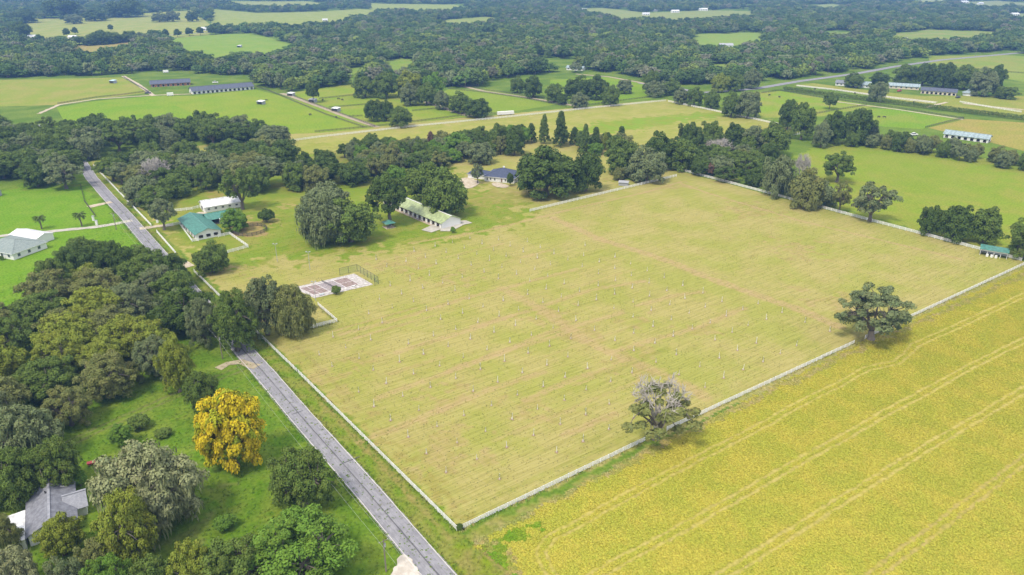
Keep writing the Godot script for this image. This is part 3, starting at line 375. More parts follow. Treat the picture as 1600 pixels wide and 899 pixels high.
var SHEETS := [
["hay_field",[-11.5,-123,-258.2,-443.1,-171,-516.7,137.3,-670.1,217.9,-536.4,88.9,-430.6,210,-273.4]],
["pasture",[176.2,-454.6,211.7,-494.4,241.6,-508.4,278.8,-466.6,305.1,-430.6,327.9,-399.4,221,-253.4,209.4,-280.4,151.4,-356.2]],
["road_verge",[-11.4,-122.6,-70,-195.8,-256.6,-439.9,-260.3,-436.8,-94.7,-213.2,-11,-108.9,2.4,-103.3,-7,-120.7]],
["lawn",[-257.9,-433.7,-94.7,-213.2,-11,-108.9,-9.6,-102.6,-100.9,-102.6,-199.1,-223.5,-280.8,-343.5,-273.8,-381.5]],
["crop_field",[-8.6,-118.8,-5.4,-121.2,37.1,-154.2,107,-205.3,203.2,-270.7,284.7,-324.2,290.8,-269.3,150.9,-109.7,23.7,-100.4,3.6,-100.4,-1.3,-111.4]]]
var FAR_FIELDS := [
["pasture",[-1209.2,-1963,-1042.9,-1726.4,-1033.9,-1861.2,-904.4,-1726.4,-912.9,-1963,-845.9,-2076.3,-564.2,-1475.4,-508.1,-1286.7,-564.7,-1241,-635.9,-1219.4,-672.7,-1158.5,-730.3,-1158.5,-839.8,-1286.7,-973.6,-1539.6],[160,159,92],[144,154,76]],
["pasture",[-818.2,-2137.9,-640.6,-1963,-493.6,-2018.1,-417.8,-2137.9,-317,-2046.8,-325,-1726.4,-351.9,-1475.4,-404.4,-1445.3,-475.7,-1445.3,-497.6,-1388.4,-570.3,-1475.4],[155,160,91],[143,154,73]],
["pasture",[-488.6,-2508.4,-374.1,-2424.6,-174.4,-2384.7,-101.5,-2076.3,-212.9,-1861.2,-336.3,-1963],[152,160,92],[144,154,76]],
["pasture",[-948.3,-2598.2,-674.4,-2598.2,-514.8,-2346.1,-549.1,-2106.7,-731.2,-2137.9],[155,160,100],[148,154,84]],
["field",[-650.7,-1139.5,-593.5,-1219.4,-520.2,-1085.9,-506.3,-964.1,-562.2,-977.9],[162,144,92],[152,148,79]],
["pasture",[-564.7,-1241,-517.9,-1335.6,-458,-1361.5,-287.9,-1103.2,-294.2,-977.9,-355.1,-900.5,-422.5,-992.1],[124,152,57],[136,155,65]],
["pasture",[-564.5,-776,-533.9,-789.8,-416.3,-808.8,-341.1,-706,-357.4,-687.6,-389.4,-640.5,-463.2,-628.2],[136,149,60],[152,149,79]],
["pasture",[-383.5,-628.2,-366.6,-659.9,-328.1,-687.6,-264.6,-616.3,-243.3,-588.2,-263.2,-552.7,-343.2,-567.4],[117,149,38],[130,151,49]],
["pasture",[-328.1,-687.6,-293,-687.6,-246.4,-725.3,-186.1,-659.9,-101.3,-543.3,-137,-525.3,-167.7,-521,-230.4,-567.4],[124,149,43],[136,151,53]],
["pasture",[-213,-694.8,-186.7,-733.3,-155.8,-767.1,-98.6,-725.3,-32.9,-588.2,-99.7,-548],[127,149,46],[143,148,64]],
["pasture",[-76.5,-663.3,-61.6,-725.3,-24.9,-733.3,38.6,-643.7,-10.3,-599.1,-34.8,-593.6],[133,149,57],[124,146,48]],
["pasture",[310.8,-1335.6,446.2,-1388.4,366.8,-1103.2,281.1,-1021.6,252.7,-1069.1],[129,152,64],[136,152,73]],
["pasture",[40,-789.8,103,-813.7,155.6,-733.3,187.5,-687.6,139.3,-680.5,64.2,-640.5,34.2,-666.7],[116,146,40],[127,148,49]],
["pasture",[221.1,-702.2,254.9,-717.5,281.6,-673.5,309.8,-634.3,245.8,-588.2,195.2,-580.3],[127,151,46],[144,148,70]],
["pasture",[279.6,-749.9,308,-725.3,360.9,-628.2,402.1,-582.9,443.5,-531.9,524.2,-637.4,468.8,-687.6,433.6,-687.6,375,-687.6,329.9,-733.3,305.2,-767.1],[138,146,64],[151,148,76]],
["pasture",[288.3,-622.2,320.3,-622.2,351.4,-577.7,299.1,-538.7,275.4,-548,267.2,-567.4],[117,149,41],[133,148,57]],
["field",[306.2,-543.3,353.9,-577.7,389.1,-562.5,427.1,-510.4,378.1,-446.3,330.2,-470.1,323.1,-496.3],[160,146,81],[148,146,68]],
["pasture",[513.8,-823.7,668.2,-950.7,795.3,-992.1,606.9,-745.7,525.1,-776],[130,149,59],[140,149,70]],
["pasture",[650.2,-1335.6,773,-1445.3,880.9,-1388.4,757.1,-1219.4,623.9,-1121.1,549.4,-1121.1],[124,146,64],[148,148,84]],
["pasture",[546,-1006.6,647.5,-1021.6,695.9,-992.1,546.7,-855,525.5,-894.5,507.6,-924.9],[129,146,60],[143,146,73]],
["pasture",[-160.2,-937.7,-145,-992.1,-115.3,-950.7,-102,-794.5,-128.7,-785.1],[122,146,56],[136,148,68]],
["pasture",[1329.9,-2645.4,1501.5,-2745.2,1336.8,-2384.7,1201.2,-2308.7],[155,160,116],[148,154,92]],
["pasture",[135.3,-2076.3,251,-2203.2,336.3,-1963,524.5,-2076.3,625.3,-2018.1,517.8,-1685.6,335.8,-1573.7,215.9,-1646.6],[136,149,84],[148,152,92]],
["pasture",[813.1,-2272.4,984.6,-2424.6,1007.2,-2272.4,784.8,-1963],[144,152,100],[136,148,84]],
["pasture",[1384.4,-2508.4,1630.2,-2645.4,1601.6,-2346.1,1234.6,-2046.8],[148,152,108],[140,148,92]],
["pasture",[1201.2,-1910.8,1448,-2018.1,1161.6,-1609.4,1029.6,-1609.4],[132,148,84],[144,149,92]],
["pasture",[-189,-1646.6,-59.3,-1814,16.2,-1646.6,-95.1,-1445.3],[136,151,79],[148,152,84]],
["pasture",[503.5,-855,620,-924.9,763.7,-950.7,744,-924.9,575.4,-855],[136,148,68],[144,148,73]],
["pasture",[538.9,-1361.5,606.3,-1388.4,569.3,-1263.4,486.4,-1198.4],[124,144,68],[136,148,76]],
["pasture",[210,-877.2,255.7,-924.9,279.5,-900.5,229.1,-823.7],[124,144,60],[132,148,68]],
["pasture",[-191.6,-877.2,-172.2,-900.5,-158.2,-855,-152.5,-749.9,-165.6,-767.1],[116,144,53],[132,148,64]]]
var FAR_WOOD := [-1029.6,-813.7,-542.9,-804,-426,-828.8,-411.4,-855,-359.6,-855,-319,-804,-259.7,-767.1,-215.1,-702.2,-203.3,-725.3,-167,-758.4,-127.1,-749.9,-61.9,-729.3,-25.6,-754.1,0,-813.7,50.3,-855,111.1,-823.7,132.7,-785.1,178,-749.9,224.8,-758.4,295.3,-794.5,393.1,-866,506.6,-977.9,588,-1006.6,691.3,-1037,1441.4,-1158.5,5544,-3819.6,0,-3819.6,-5852,-3819.6]
var FREE := [[-413.6,-855,-364,-866,-308,-725.3,-352.4,-725.3],
[-357.6,-823.7,-277.7,-823.7,-233.2,-687.6,-300,-687.6],
[282.6,-758.4,305.4,-804,405.3,-877.2,570.8,-1021.6,722.5,-1085.9,672,-1006.6,540.9,-950.7,388.8,-823.7],
[24.9,-992.1,81.7,-977.9,75.5,-855,43.2,-855,24.8,-924.9],
[372.8,-694.8,480.5,-813.7,427.7,-687.6],
[73.7,-877.2,142.5,-804,132.1,-741.5,67.9,-804]]
var ROADS := [
["road",6,"asphalt",[0,-90.8,-14.6,-109.9,-32.8,-134.6,-56.4,-165.7,-73.1,-188.2,-96.7,-218.7,-130.6,-264.1,-151.2,-291.5,-185.1,-336.6,-205.5,-362.8,-236.3,-403.4,-261.6,-439.9,-280.8,-466.6,-306.6,-500.3,-354.6,-555.1]],
["driveway",3.6,"concrete",[-178.4,-328.9,-188,-320.6,-209.8,-312.6,-219.7,-310,-230.7,-305]],
["driveway",7,"sand",[-134.5,-269.3,-129.1,-274.8]],
["driveway",3.5,"sand",[-169.3,-317,-162.7,-320.6,-156.4,-322.4]],
["driveway",4,"sand",[-202.7,-358.3,-207.7,-352.9,-209.8,-349.8]],
["driveway",3,"dirt",[-76,-191.6,-82,-194.7,-85.5,-193.5,-87.4,-190.4]],
["lane",3.4,"sand",[-381.5,-599.1,-388.3,-640.5,-371.8,-670.1,-329.7,-691.2,-297.3,-698.5]],
["lane",4,"sand",[-419.7,-818.7,-375.8,-758.4,-328.1,-687.6]],
["lane",5,"dirt",[-215.1,-702.2,-198.5,-680.5,-164.7,-634.3,-128.2,-582.9,-99.3,-545.6]],
["lane",5,"dirt",[-53.7,-754.1,-26.1,-713.6,11.6,-680.5,35.4,-656.6,56.8,-631.2]],
["lane",6,"dirt",[-79.3,-663.3,-59.3,-628.2,-32.9,-588.2]],
["road",8,"asphalt",[129.9,-767.1,180.2,-706,235.3,-729.3,297,-780.6,381.6,-839.1,453.3,-900.5,540.1,-964.1,674.1,-1037,922.5,-1158.5]],
["lane",5,"dirt",[70.2,-833.9,103,-813.7,135.6,-762.7,150.9,-741.5]],
["lane",4,"sand",[284.3,-754.1,309.6,-729.3,339.9,-687.6,371.5,-653.4]],
["lane",4,"sand",[390.2,-646.9,402.2,-634.3,423.3,-616.3]],
["lane",3,"sand",[277.6,-663.3,318.9,-619.2,349.9,-575.1]],
["lane",3,"sand",[349,-628.2,379.9,-653.4]],
["lane",6,"asphalt",[-627.2,-1286.7,-589.7,-1323.1,-526.2,-1388.4,-471.1,-1430.6]]]
var PATCHES := [
["driveway","chalk",[-22.8,-115.5,-20.8,-114.8,-18.3,-110.2,-15.7,-105.7,-24.5,-105.7,-23.4,-111.4]],
["driveway","concrete",[-32.3,-313.5,-27.1,-313.5,-22.4,-322.4,-18.4,-325.1,-21.6,-328.9,-32.9,-327]],
["driveway","concrete",[-41.1,-315.2,-36.6,-322.4,-31.4,-317,-36.1,-311.8]],
["patio","sand",[-30.4,-400.7,-25.3,-406.1,-20.7,-400.7,-16.9,-394.1,-22.2,-381.5,-26.9,-385.2]],
["driveway","sand",[-154.8,-337.5,-149.8,-343.5,-145.6,-337.5,-149.8,-331.7]],
["patio","sand",[-11.3,-396.7,-0.7,-389,-3.4,-382.7,-10.4,-386.5]]]
var FENCES := [
[0,"white four rail fence along the paved road ending at the crop corner",[-11.7,-122.2,-62.8,-187.8]],
[0,"white four rail fence along the road under the large oak",[-63.4,-188.5,-124.1,-265.4]],
[1,"white rail fence along the road beside the entrance drive",[-139.2,-284.7,-159.1,-311.8]],
[1,"white rail fence along the road towards the road bend",[-165.6,-320.6,-249.4,-430.6]],
[0,"white four rail fence between hay field and crop, from road corner to half bare oak",[-11.1,-122.2,33.5,-154.2]],
[0,"white four rail fence by the crop between half bare oak and lone oak",[39.9,-158.7,108.2,-206.1]],
[0,"white four rail fence by the crop beyond the lone dark oak",[113.3,-209.6,203.5,-272,222.7,-284.7]],
[1,"white rail fence standing across the hay field below the vegetable patch",[8.7,-342.5,93.3,-407.5]],
[1,"white rail fence between hay field and bright pasture",[93.2,-427.6,134.2,-373.1,162,-335.6,187.2,-302.5,206.5,-277.5]],
[1,"long white rail fence at the back of the hay field",[-192.7,-466.6,-133.5,-510.4,-75.7,-545.6,0,-585.5,64.1,-622.2,135.3,-659.9]],
[1,"white rail fence along the back corner oaks",[137,-656.6,178.1,-590.9,214.4,-531.9]],
[1,"white rail fence under the inner corner trees",[211.8,-527.5,146,-475.5,93.6,-433.7]],
[0,"white rail fence with a corner between the sport court and mossy oak",[-68.3,-234.8,-58.7,-221.6,-74.3,-211.8]],
[1,"white rail fence framing the small yard at the barn entrance",[-158.2,-319.7,-153.8,-323.3,-138.7,-300.1,-136.2,-300.9]],
[1,"white rail fence framing the yard before the green barn gable",[-129.4,-305.8,-125.5,-309.2,-112,-293,-118.3,-286.2]],
[1,"white rail fence leading from the trees to the white barn",[-163.7,-342.5,-156.8,-345.6,-153.2,-350.8]],
[1,"white rail fence along the stable lane behind the long hedge",[281.3,-745.7,311,-717.5,343.2,-670.1,366.4,-646.9]],
[1,"white rail fence by the pond side paddock beyond the hedge",[391.1,-653.4,401.3,-628.2,413.9,-604.8]],
[2,"dark board fence between the two upper paddocks",[-172.2,-670.1,-143.7,-691.2,-106,-691.2]],
[2,"dark board fence in the middle of the paddocks",[-153.4,-625.2,-125.6,-640.5]],
[2,"dark board fence beside the paddock tree clump",[-128.7,-585.5,-118.6,-588.2]],
[2,"dark board fence along the paddock lane",[-198.8,-684,-166,-637.4,-128.7,-585.5,-101.6,-548]],
[2,"dark board fence on the barn side of the paddock lane",[-251.6,-741.5,-232.3,-717.5,-200.2,-670.1,-148.2,-593.6,-108.3,-543.3]],
[2,"dark board fence behind the long white back fence",[-141.2,-527.5,-104.5,-545.6,-74.7,-564.9,-34.8,-593.6,-10.8,-599.1]],
[2,"dark board fence from tree clump to the dirt lane",[-81.8,-610.5,-60.9,-622.2]],
[2,"dark board fence along the dirt lane by the oaks",[-75.8,-656.6,-58.7,-622.2,-35.8,-593.6]],
[2,"dark board fence on the upper side of the sandy lane",[-50.7,-758.4,-26.4,-721.4,11.7,-687.6,35.9,-666.7,56.8,-643.7]],
[2,"dark board fence on the lower side of the sandy lane",[-61.9,-729.3,-25.8,-706,11.5,-673.5,46,-631.2]],
[2,"dark board fence below the lane side oaks",[63.9,-637.4,95.9,-659.9,127.7,-680.5]],
[2,"dark board fence between pasture and grove near the hedge",[245.9,-599.1,269.9,-616.3,302.5,-637.4]],
[2,"dark board fence along the foot of the long hedge",[233.1,-702.2,255.5,-717.5,281.6,-673.5,321.7,-625.2,351.9,-577.7]],
[2,"dark board fence between green pasture and tan field",[304.3,-543.3,353.4,-580.3]],
[2,"dark rail fence beside the road near the bend",[-234,-387.7,-216.3,-358.3,-198.5,-334.6]],
[2,"dark board fence along the curved gravel lane",[-391.2,-643.7,-375.4,-677,-359.2,-691.2,-344,-713.6]],
[2,"dark board fence along the lane to the dark barns",[-414.3,-808.8,-372.4,-749.9,-340.5,-706]],
[2,"dark board fence in front of the far right road",[522.3,-888.7,546.7,-855,583.2,-823.7]]]
var HEDGE := [260.5,-721.4,287.1,-687.6,318.5,-653.4,347,-622.2,376.6,-590.9,406.9,-560]
var FAR_HOUSES := [[-776.6,-1252.1,"white far building beside the pale pasture",14,9],
[-712.4,-1252.1,"white roofed shed among grey trees",12,8],
[-559.8,-1416.3,"white roofed house behind the rounded oak row",14,9],
[-528.1,-1445.3,"pale farmhouse at the end of the rounded oak row",16,10],
[-398.6,-1665.9,"white shed at the wood edge of the far pasture",10,7],
[-227.4,-1963,"white house at the far pasture edge",12,8],
[-118.6,-1910.8,"long low white house far behind the wood",18,8],
[-71.7,-2203.2,"tiny white house on the horizon pastures",12,8],
[48.9,-1069.1,"pale house deep in the wood",14,9],
[319.3,-1861.2,"white house on the far wooded plain",16,9],
[410,-1963,"pale roofed house on the far wooded plain",18,10],
[500.5,-2046.8,"white long building on the far plain",20,10],
[370.2,-2018.1,"small white house in the far trees",12,8],
[186.9,-2046.8,"grey roofed house in the far trees",16,9],
[309.5,-1112.1,"white barn roof beside the far green clearing",18,9],
[544.1,-1726.4,"small white building far in the forest",12,8],
[1087.3,-2552.5,"bright white warehouse roof near the horizon",26,9],
[1421.4,-2465.8,"large white warehouse near the horizon",34,10],
[1424,-2384.7,"white shed next to the large warehouse",16,9],
[610.5,-1198.4,"white house beside the far right clearing",14,9],
[587.7,-1198.4,"small white shed by the far right clearing",10,7],
[217.4,-1388.4,"pale house on the far wood clearing",12,8],
[1186.2,-1837.3,"pale green roofed far building",20,10]]
var SHELTERS := [[-203.3,-687.6,"white roofed paddock shelter at the top of the lane"],
[-174.9,-653.4,"white roofed paddock shelter beside the dark oak"],
[-145.3,-610.5,"white roofed paddock shelter halfway down the lane"],
[-217.1,-643.7,"white roofed shelter in the open pasture by the dark barn"],
[-397.6,-1121.1,"white roofed shelter in the far green pasture"],
[-405.8,-767.1,"pale blue roofed shelter in the striped pasture"],
[-175.9,-776,"white shelter under the oaks above the paddocks"]]
var ANIMALS := [[-216,-658.3,0.4],
[-166.9,-659.9,1.2],
[-154.3,-666.7,0.3],
[-149.8,-661.6,2.8],
[-160.6,-590.9,0.8],
[-137.4,-580.3,2.2],
[235.6,-687.6,0.5],
[241.4,-677,1.9],
[287.4,-581.6,0.2],
[291.3,-580.3,2.6],
[290.6,-723.3,0.6],
[317.9,-696.7,1.7],
[349.2,-650.1,0.8]]
var POLES := [[-24.9,-110.7,8.3,"wooden power pole on the verge beside the white sand drive"],
[-88.2,-196.6,8.3,"wooden power pole at the dirt drive under the oaks"],
[-179.2,-315.7,8.3,"wooden power pole beside the pale driveway entrance"],
[-29.3,-585.5,10,"wooden power pole beside the white fence behind the hay field"],
[-215.4,-713.6,10,"wooden power pole at the top of the paddock lane"],
[-210.8,-721.4,11,"tall wooden power pole at the wood edge by the lane"],
[-162.1,-762.7,10,"pale power pole at the oaks above the paddocks"],
[-45,-725.3,11,"power pole at the start of the dirt lane"],
[-254.8,-745.7,11,"power pole at the end of the dark roofed stable"],
[342.3,-823.7,11,"pale power pole beside the far road"],
[442.9,-877.2,11,"power pole beside the far road near the stables"],
[608.2,-1006.6,11,"power pole along the far right road"]]
var NEAR := [-11.5,-123]

const MAP_X := -340.0
const MAP_Z := -708.0
const MAP_W := 680.0
const MAP_H := 620.0
var M := {}
var leaf_mats := []
var used := {}
var rng := RandomNumberGenerator.new()
var map_small: Image
var track_mask: Image

# ---------------------------------------------------------------- mesh collecting
class MB:
	var v := PackedVector3Array()
	var n := PackedVector3Array()
	var c := PackedColorArray()
	var u := PackedVector2Array()
	var w := PackedVector2Array()
	var i := PackedInt32Array()
	var col := Color(1, 1, 1)
	func tri(a: Vector3, b: Vector3, d: Vector3) -> void:
		var k := v.size()
		var nn := (d - a).cross(b - a).normalized()
		v.append(a); v.append(b); v.append(d)
		for q in 3:
			n.append(nn); c.append(col)
			i.append(k + q)
	func quad(a: Vector3, b: Vector3, d: Vector3, e: Vector3) -> void:
		var k := v.size()
		var nn := (d - a).cross(b - a).normalized()
		v.append(a); v.append(b); v.append(d); v.append(e)
		for q in 4:
			n.append(nn); c.append(col)
		i.append(k); i.append(k + 1); i.append(k + 2); i.append(k); i.append(k + 2); i.append(k + 3)
	func hexa(p: Array) -> void: # 4 bottom corners, 4 top corners, both running clockwise from above
		quad(p[4], p[5], p[6], p[7])
		quad(p[3], p[2], p[1], p[0])
		for q in 4:
			var r := (q + 1) % 4
			quad(p[q], p[r], p[r + 4], p[q + 4])
	func box(a: Vector3, b: Vector3) -> void: # from min corner to max corner
		hexa([Vector3(a.x, a.y, a.z), Vector3(b.x, a.y, a.z), Vector3(b.x, a.y, b.z), Vector3(a.x, a.y, b.z), Vector3(a.x, b.y, a.z), Vector3(b.x, b.y, a.z), Vector3(b.x, b.y, b.z), Vector3(a.x, b.y, b.z)])
	func bar(p: Vector3, q: Vector3, wd: float, ht: float) -> void: # a squared bar from p to q, wd across and ht high
		var d := (q - p).normalized()
		var s := d.cross(Vector3.UP)
		if s.length() < 0.01: s = Vector3.RIGHT
		s = s.normalized() * wd * 0.5
		var t := s.cross(d).normalized() * ht * 0.5
		hexa([p - s - t, q - s - t, q + s - t, p + s - t, p - s + t, q - s + t, q + s + t, p + s + t])
	func tube(p: Vector3, q: Vector3, r0: float, r1: float, k: int = 6) -> void:
		var d := (q - p).normalized()
		var s := d.cross(Vector3(0.31, 0.9, 0.27)).normalized()
		var t := d.cross(s)
		for j in k:
			var a0 := TAU * j / k
			var a1 := TAU * (j + 1) / k
			var o0 := s * cos(a0) + t * sin(a0)
			var o1 := s * cos(a1) + t * sin(a1)
			quad(p + o0 * r0, q + o0 * r1, q + o1 * r1, p + o1 * r0)
	func cone(center: Vector3, r: float, h: float, k: int) -> void:
		for j in k:
			var a0 := TAU * j / k
			var a1 := TAU * (j + 1) / k
			tri(center + Vector3(cos(a0) * r, 0, sin(a0) * r), center + Vector3(cos(a1) * r, 0, sin(a1) * r), center + Vector3(0, h, 0))
	func leaf(p: Vector3, nn: Vector3, along: Vector3, l: float, wd: float) -> void:
		var k := v.size()
		var s := nn.cross(along).normalized()
		var t := s.cross(nn).normalized()
		v.append(p - t * l); v.append(p + s * wd); v.append(p + t * l); v.append(p - s * wd)
		for q in 4:
			n.append(nn); c.append(col)
		i.append(k); i.append(k + 1); i.append(k + 2); i.append(k); i.append(k + 2); i.append(k + 3)
	func mesh(m: Material) -> ArrayMesh:
		var a := []
		a.resize(Mesh.ARRAY_MAX)
		a[Mesh.ARRAY_VERTEX] = v
		a[Mesh.ARRAY_NORMAL] = n
		a[Mesh.ARRAY_COLOR] = c
		if u.size(): a[Mesh.ARRAY_TEX_UV] = u
		if w.size(): a[Mesh.ARRAY_TEX_UV2] = w
		a[Mesh.ARRAY_INDEX] = i
		var r := ArrayMesh.new()
		r.add_surface_from_arrays(Mesh.PRIMITIVE_TRIANGLES, a)
		r.surface_set_material(0, m)
		return r

# ---------------------------------------------------------------- naming
func numbered(called: String) -> String:
	var k: int = used.get(called, 0)
	used[called] = k + 1
	return called if k == 0 else "%s_%03d" % [called, k]

func tag(o: Node, label: String, category: String, group: String = "") -> Node:
	o.set_meta("label", label)
	o.set_meta("category", category)
	if group: o.set_meta("group", group)
	return o

func thing(called: String, label: String, category: String, at: Vector3, turn: float = 0.0, group: String = "") -> Node3D:
	var o := Node3D.new()
	o.name = numbered(called)
	add_child(o)
	o.position = at
	o.rotation.y = turn
	tag(o, label, category, group)
	return o

func part(called: String, mesh: Mesh, parent: Node, at: Vector3 = Vector3.ZERO, override: Material = null) -> MeshInstance3D:
	var o := MeshInstance3D.new()
	o.name = called
	o.mesh = mesh
	o.position = at
	if override: o.material_override = override
	parent.add_child(o, true)
	return o

func structure(called: String, mesh: Mesh) -> MeshInstance3D:
	var o := part(numbered(called), mesh, self)
	o.set_meta("kind", "structure")
	return o

# ---------------------------------------------------------------- materials
func lin(r: float, g: float, b: float) -> Color:
	return Color(r, g, b).linear_to_srgb()

func mat(c: Color, rough: float = 0.85, metal: float = 0.0) -> StandardMaterial3D:
	var m := StandardMaterial3D.new()
	m.albedo_color = c
	m.roughness = rough
	m.metallic = metal
	m.vertex_color_use_as_albedo = true
	return m

func noise(sd: int, period: float, oct: int = 3) -> FastNoiseLite:
	var f := FastNoiseLite.new()
	f.seed = sd
	f.noise_type = FastNoiseLite.TYPE_SIMPLEX_SMOOTH
	f.frequency = 1.0 / period
	f.fractal_octaves = oct
	return f

# a seamless two-tone picture: patches of a and b with grain
func tones(size: int, a: Array, b: Array, sd: int, period: float, grain: float, stretch: int = 1, long: bool = false) -> ImageTexture:
	var pic := noise(sd, period, 4).get_seamless_image(size / (stretch if long else 1), size)
	if long: pic.resize(size, size, Image.INTERPOLATE_CUBIC)
	var n1: PackedByteArray = pic.get_data()
	var g := noise(sd + 5, 3.0, 2).get_seamless_image(size / stretch, size)
	if stretch > 1: g.resize(size, size, Image.INTERPOLATE_BILINEAR)
	g.convert(Image.FORMAT_L8)
	var n2: PackedByteArray = g.get_data()
	var d := PackedByteArray()
	d.resize(size * size * 3)
	for k in size * size:
		var t := clampf((n1[k] / 255.0 - 0.5) * 1.9 + 0.5, 0.0, 1.0)
		var e := 1.0 + (n2[k] / 255.0 - 0.5) * grain
		for q in 3:
			d[k * 3 + q] = clampi(int(lerpf(a[q], b[q], t) * e), 0, 255)
	return ImageTexture.create_from_image(Image.create_from_data(size, size, false, Image.FORMAT_RGB8, d))

func ground_mat(tex: Texture2D, metres: float, detail: Texture2D, detail_metres: float) -> StandardMaterial3D:
	var m := StandardMaterial3D.new()
	m.albedo_texture = tex
	m.roughness = 1.0
	m.metallic_specular = 0.1
	m.uv1_scale = Vector3.ONE / metres
	if detail:
		m.detail_enabled = true
		m.detail_albedo = detail
		m.detail_blend_mode = BaseMaterial3D.BLEND_MODE_MUL
		m.detail_uv_layer = BaseMaterial3D.DETAIL_UV_2
		m.uv2_scale = Vector3.ONE / detail_metres
	return m

# ---------------------------------------------------------------- the map of the near ground
func flat(a: Array) -> PackedVector2Array:
	var p := PackedVector2Array()
	for k in range(0, a.size(), 2): p.append(Vector2(a[k], a[k + 1]))
	return p

func make_map() -> ImageTexture:
	var wd := int(MAP_W)
	var ht := int(MAP_H)
	var wx: PackedByteArray = noise(11, 9.0, 3).get_image(wd, ht).get_data()
	var wz: PackedByteArray = noise(12, 9.0, 3).get_image(wd, ht).get_data()
	var fine: PackedByteArray = noise(14, 2.6, 2).get_image(wd, ht).get_data()
	var d := PackedByteArray()
	d.resize(wd * ht * 3)
	var n0: PackedByteArray = noise(13, 20.0, 4).get_image(wd, ht).get_data()
	for k in wd * ht:
		var t := n0[k] / 255.0
		d[k * 3] = int(lerpf(96, 118, t)); d[k * 3 + 1] = int(lerpf(122, 136, t)); d[k * 3 + 2] = int(lerpf(40, 58, t))
	var sd := 20
	for l in LAYERS:
		sd += 1
		var poly := flat(l[0])
		var lo := poly[0]
		var hi := poly[0]
		for p in poly:
			lo = lo.min(p); hi = hi.max(p)
		var x0 := maxi(0, int(lo.x - MAP_X - l[3]))
		var x1 := mini(wd - 1, int(hi.x - MAP_X + l[3]))
		var z0 := maxi(0, int(lo.y - MAP_Z - l[3]))
		var z1 := mini(ht - 1, int(hi.y - MAP_Z + l[3]))
		if x1 <= x0 or z1 <= z0: continue
		var pn: PackedByteArray = noise(sd, l[4], 4).get_image(x1 - x0 + 1, z1 - z0 + 1).get_data()
		var a: Array = l[1]
		var b: Array = l[2]
		var warp: float = l[3] * 2.4
		for z in range(z0, z1 + 1):
			for x in range(x0, x1 + 1):
				var k := z * wd + x
				var p := Vector2(x + MAP_X + (wx[k] / 255.0 - 0.5) * warp * 2.0, z + MAP_Z + (wz[k] / 255.0 - 0.5) * warp * 2.0)
				if not Geometry2D.is_point_in_polygon(p, poly): continue
				var t := clampf((pn[(z - z0) * (x1 - x0 + 1) + x - x0] / 255.0 - 0.5) * 2.2 + 0.5 + (fine[k] / 255.0 - 0.5) * 0.7, 0.0, 1.0)
				var s: float = l[5]
				if s < 1.0: s *= clampf(0.3 + fine[k] / 255.0 * 1.4, 0.0, 1.0)
				for q in 3:
					d[k * 3 + q] = int(lerpf(d[k * 3 + q], lerpf(a[q], b[q], t), s))
	map_small = Image.create_from_data(wd, ht, false, Image.FORMAT_RGB8, d)
	var big := map_small.duplicate() as Image
	var bw := 2048
	var bh := 1867
	big.resize(bw, bh, Image.INTERPOLATE_CUBIC)
	track_mask = Image.create(bw, bh, false, Image.FORMAT_L8)
	var f := bw / MAP_W
	var wob := noise(77, 6.0, 2)
	for s in STROKES:
		var pl := flat(s[0])
		var half: float = s[1] * 0.5 * f
		var cc := Color8(s[2][0], s[2][1], s[2][2])
		var seen := {}
		for k in pl.size() - 1:
			var a := (pl[k] - Vector2(MAP_X, MAP_Z)) * f
			var b := (pl[k + 1] - Vector2(MAP_X, MAP_Z)) * f
			var steps := int(a.distance_to(b)) + 1
			for q in steps:
				var p := a.lerp(b, float(q) / steps)
				p += Vector2(wob.get_noise_2dv(p / f), wob.get_noise_2dv(p / f + Vector2(90, 0))) * 0.9
				var reach := half * (1.0 + 0.5 * wob.get_noise_2dv(p / f * 1.7 + Vector2(0, 300)))
				for yy in range(int(p.y - reach) - 1, int(p.y + reach) + 2):
					for xx in range(int(p.x - reach) - 1, int(p.x + reach) + 2):
						if xx < 0 or yy < 0 or xx >= bw or yy >= bh: continue
						var dd := Vector2(xx, yy).distance_to(p)
						var al := clampf(1.2 + reach - dd, 0.0, 1.0) * clampf(1.5 - dd / maxf(reach, 1.0), 0.2, 1.0)
						if al <= 0.0: continue
						var key := yy * bw + xx
						if al > seen.get(key, 0.0): seen[key] = al
		for key in seen:
			var xx: int = key % bw
			var yy: int = key / bw
			var al: float = seen[key] * s[3] * clampf(0.85 + 0.6 * wob.get_noise_2d(xx * 0.9, yy * 0.9 + 500.0), 0.3, 1.0)
			big.set_pixel(xx, yy, big.get_pixel(xx, yy).lerp(cc, al))
			if s[4] and al > 0.25: track_mask.set_pixel(xx, yy, Color(1, 1, 1))
	return ImageTexture.create_from_image(big)

func sheet(poly: PackedVector2Array, y: float, m: Material, turn: float = 0.0, on_map: bool = false) -> ArrayMesh:
	var b := MB.new()
	var t := Geometry2D.triangulate_polygon(poly)
	for p in poly:
		b.v.append(Vector3(p.x, y, p.y))
		b.n.append(Vector3.UP)
		b.c.append(Color(1, 1, 1))
		b.u.append(Vector2((p.x - MAP_X) / MAP_W, (p.y - MAP_Z) / MAP_H) if on_map else p)
		b.w.append(p.rotated(turn))
	for k in range(0, t.size(), 3):
		var a := poly[t[k]]
		var flip := (poly[t[k + 1]] - a).cross(poly[t[k + 2]] - a) < 0
		b.i.append(t[k]); b.i.append(t[k + (2 if flip else 1)]); b.i.append(t[k + (1 if flip else 2)])
	return b.mesh(m)

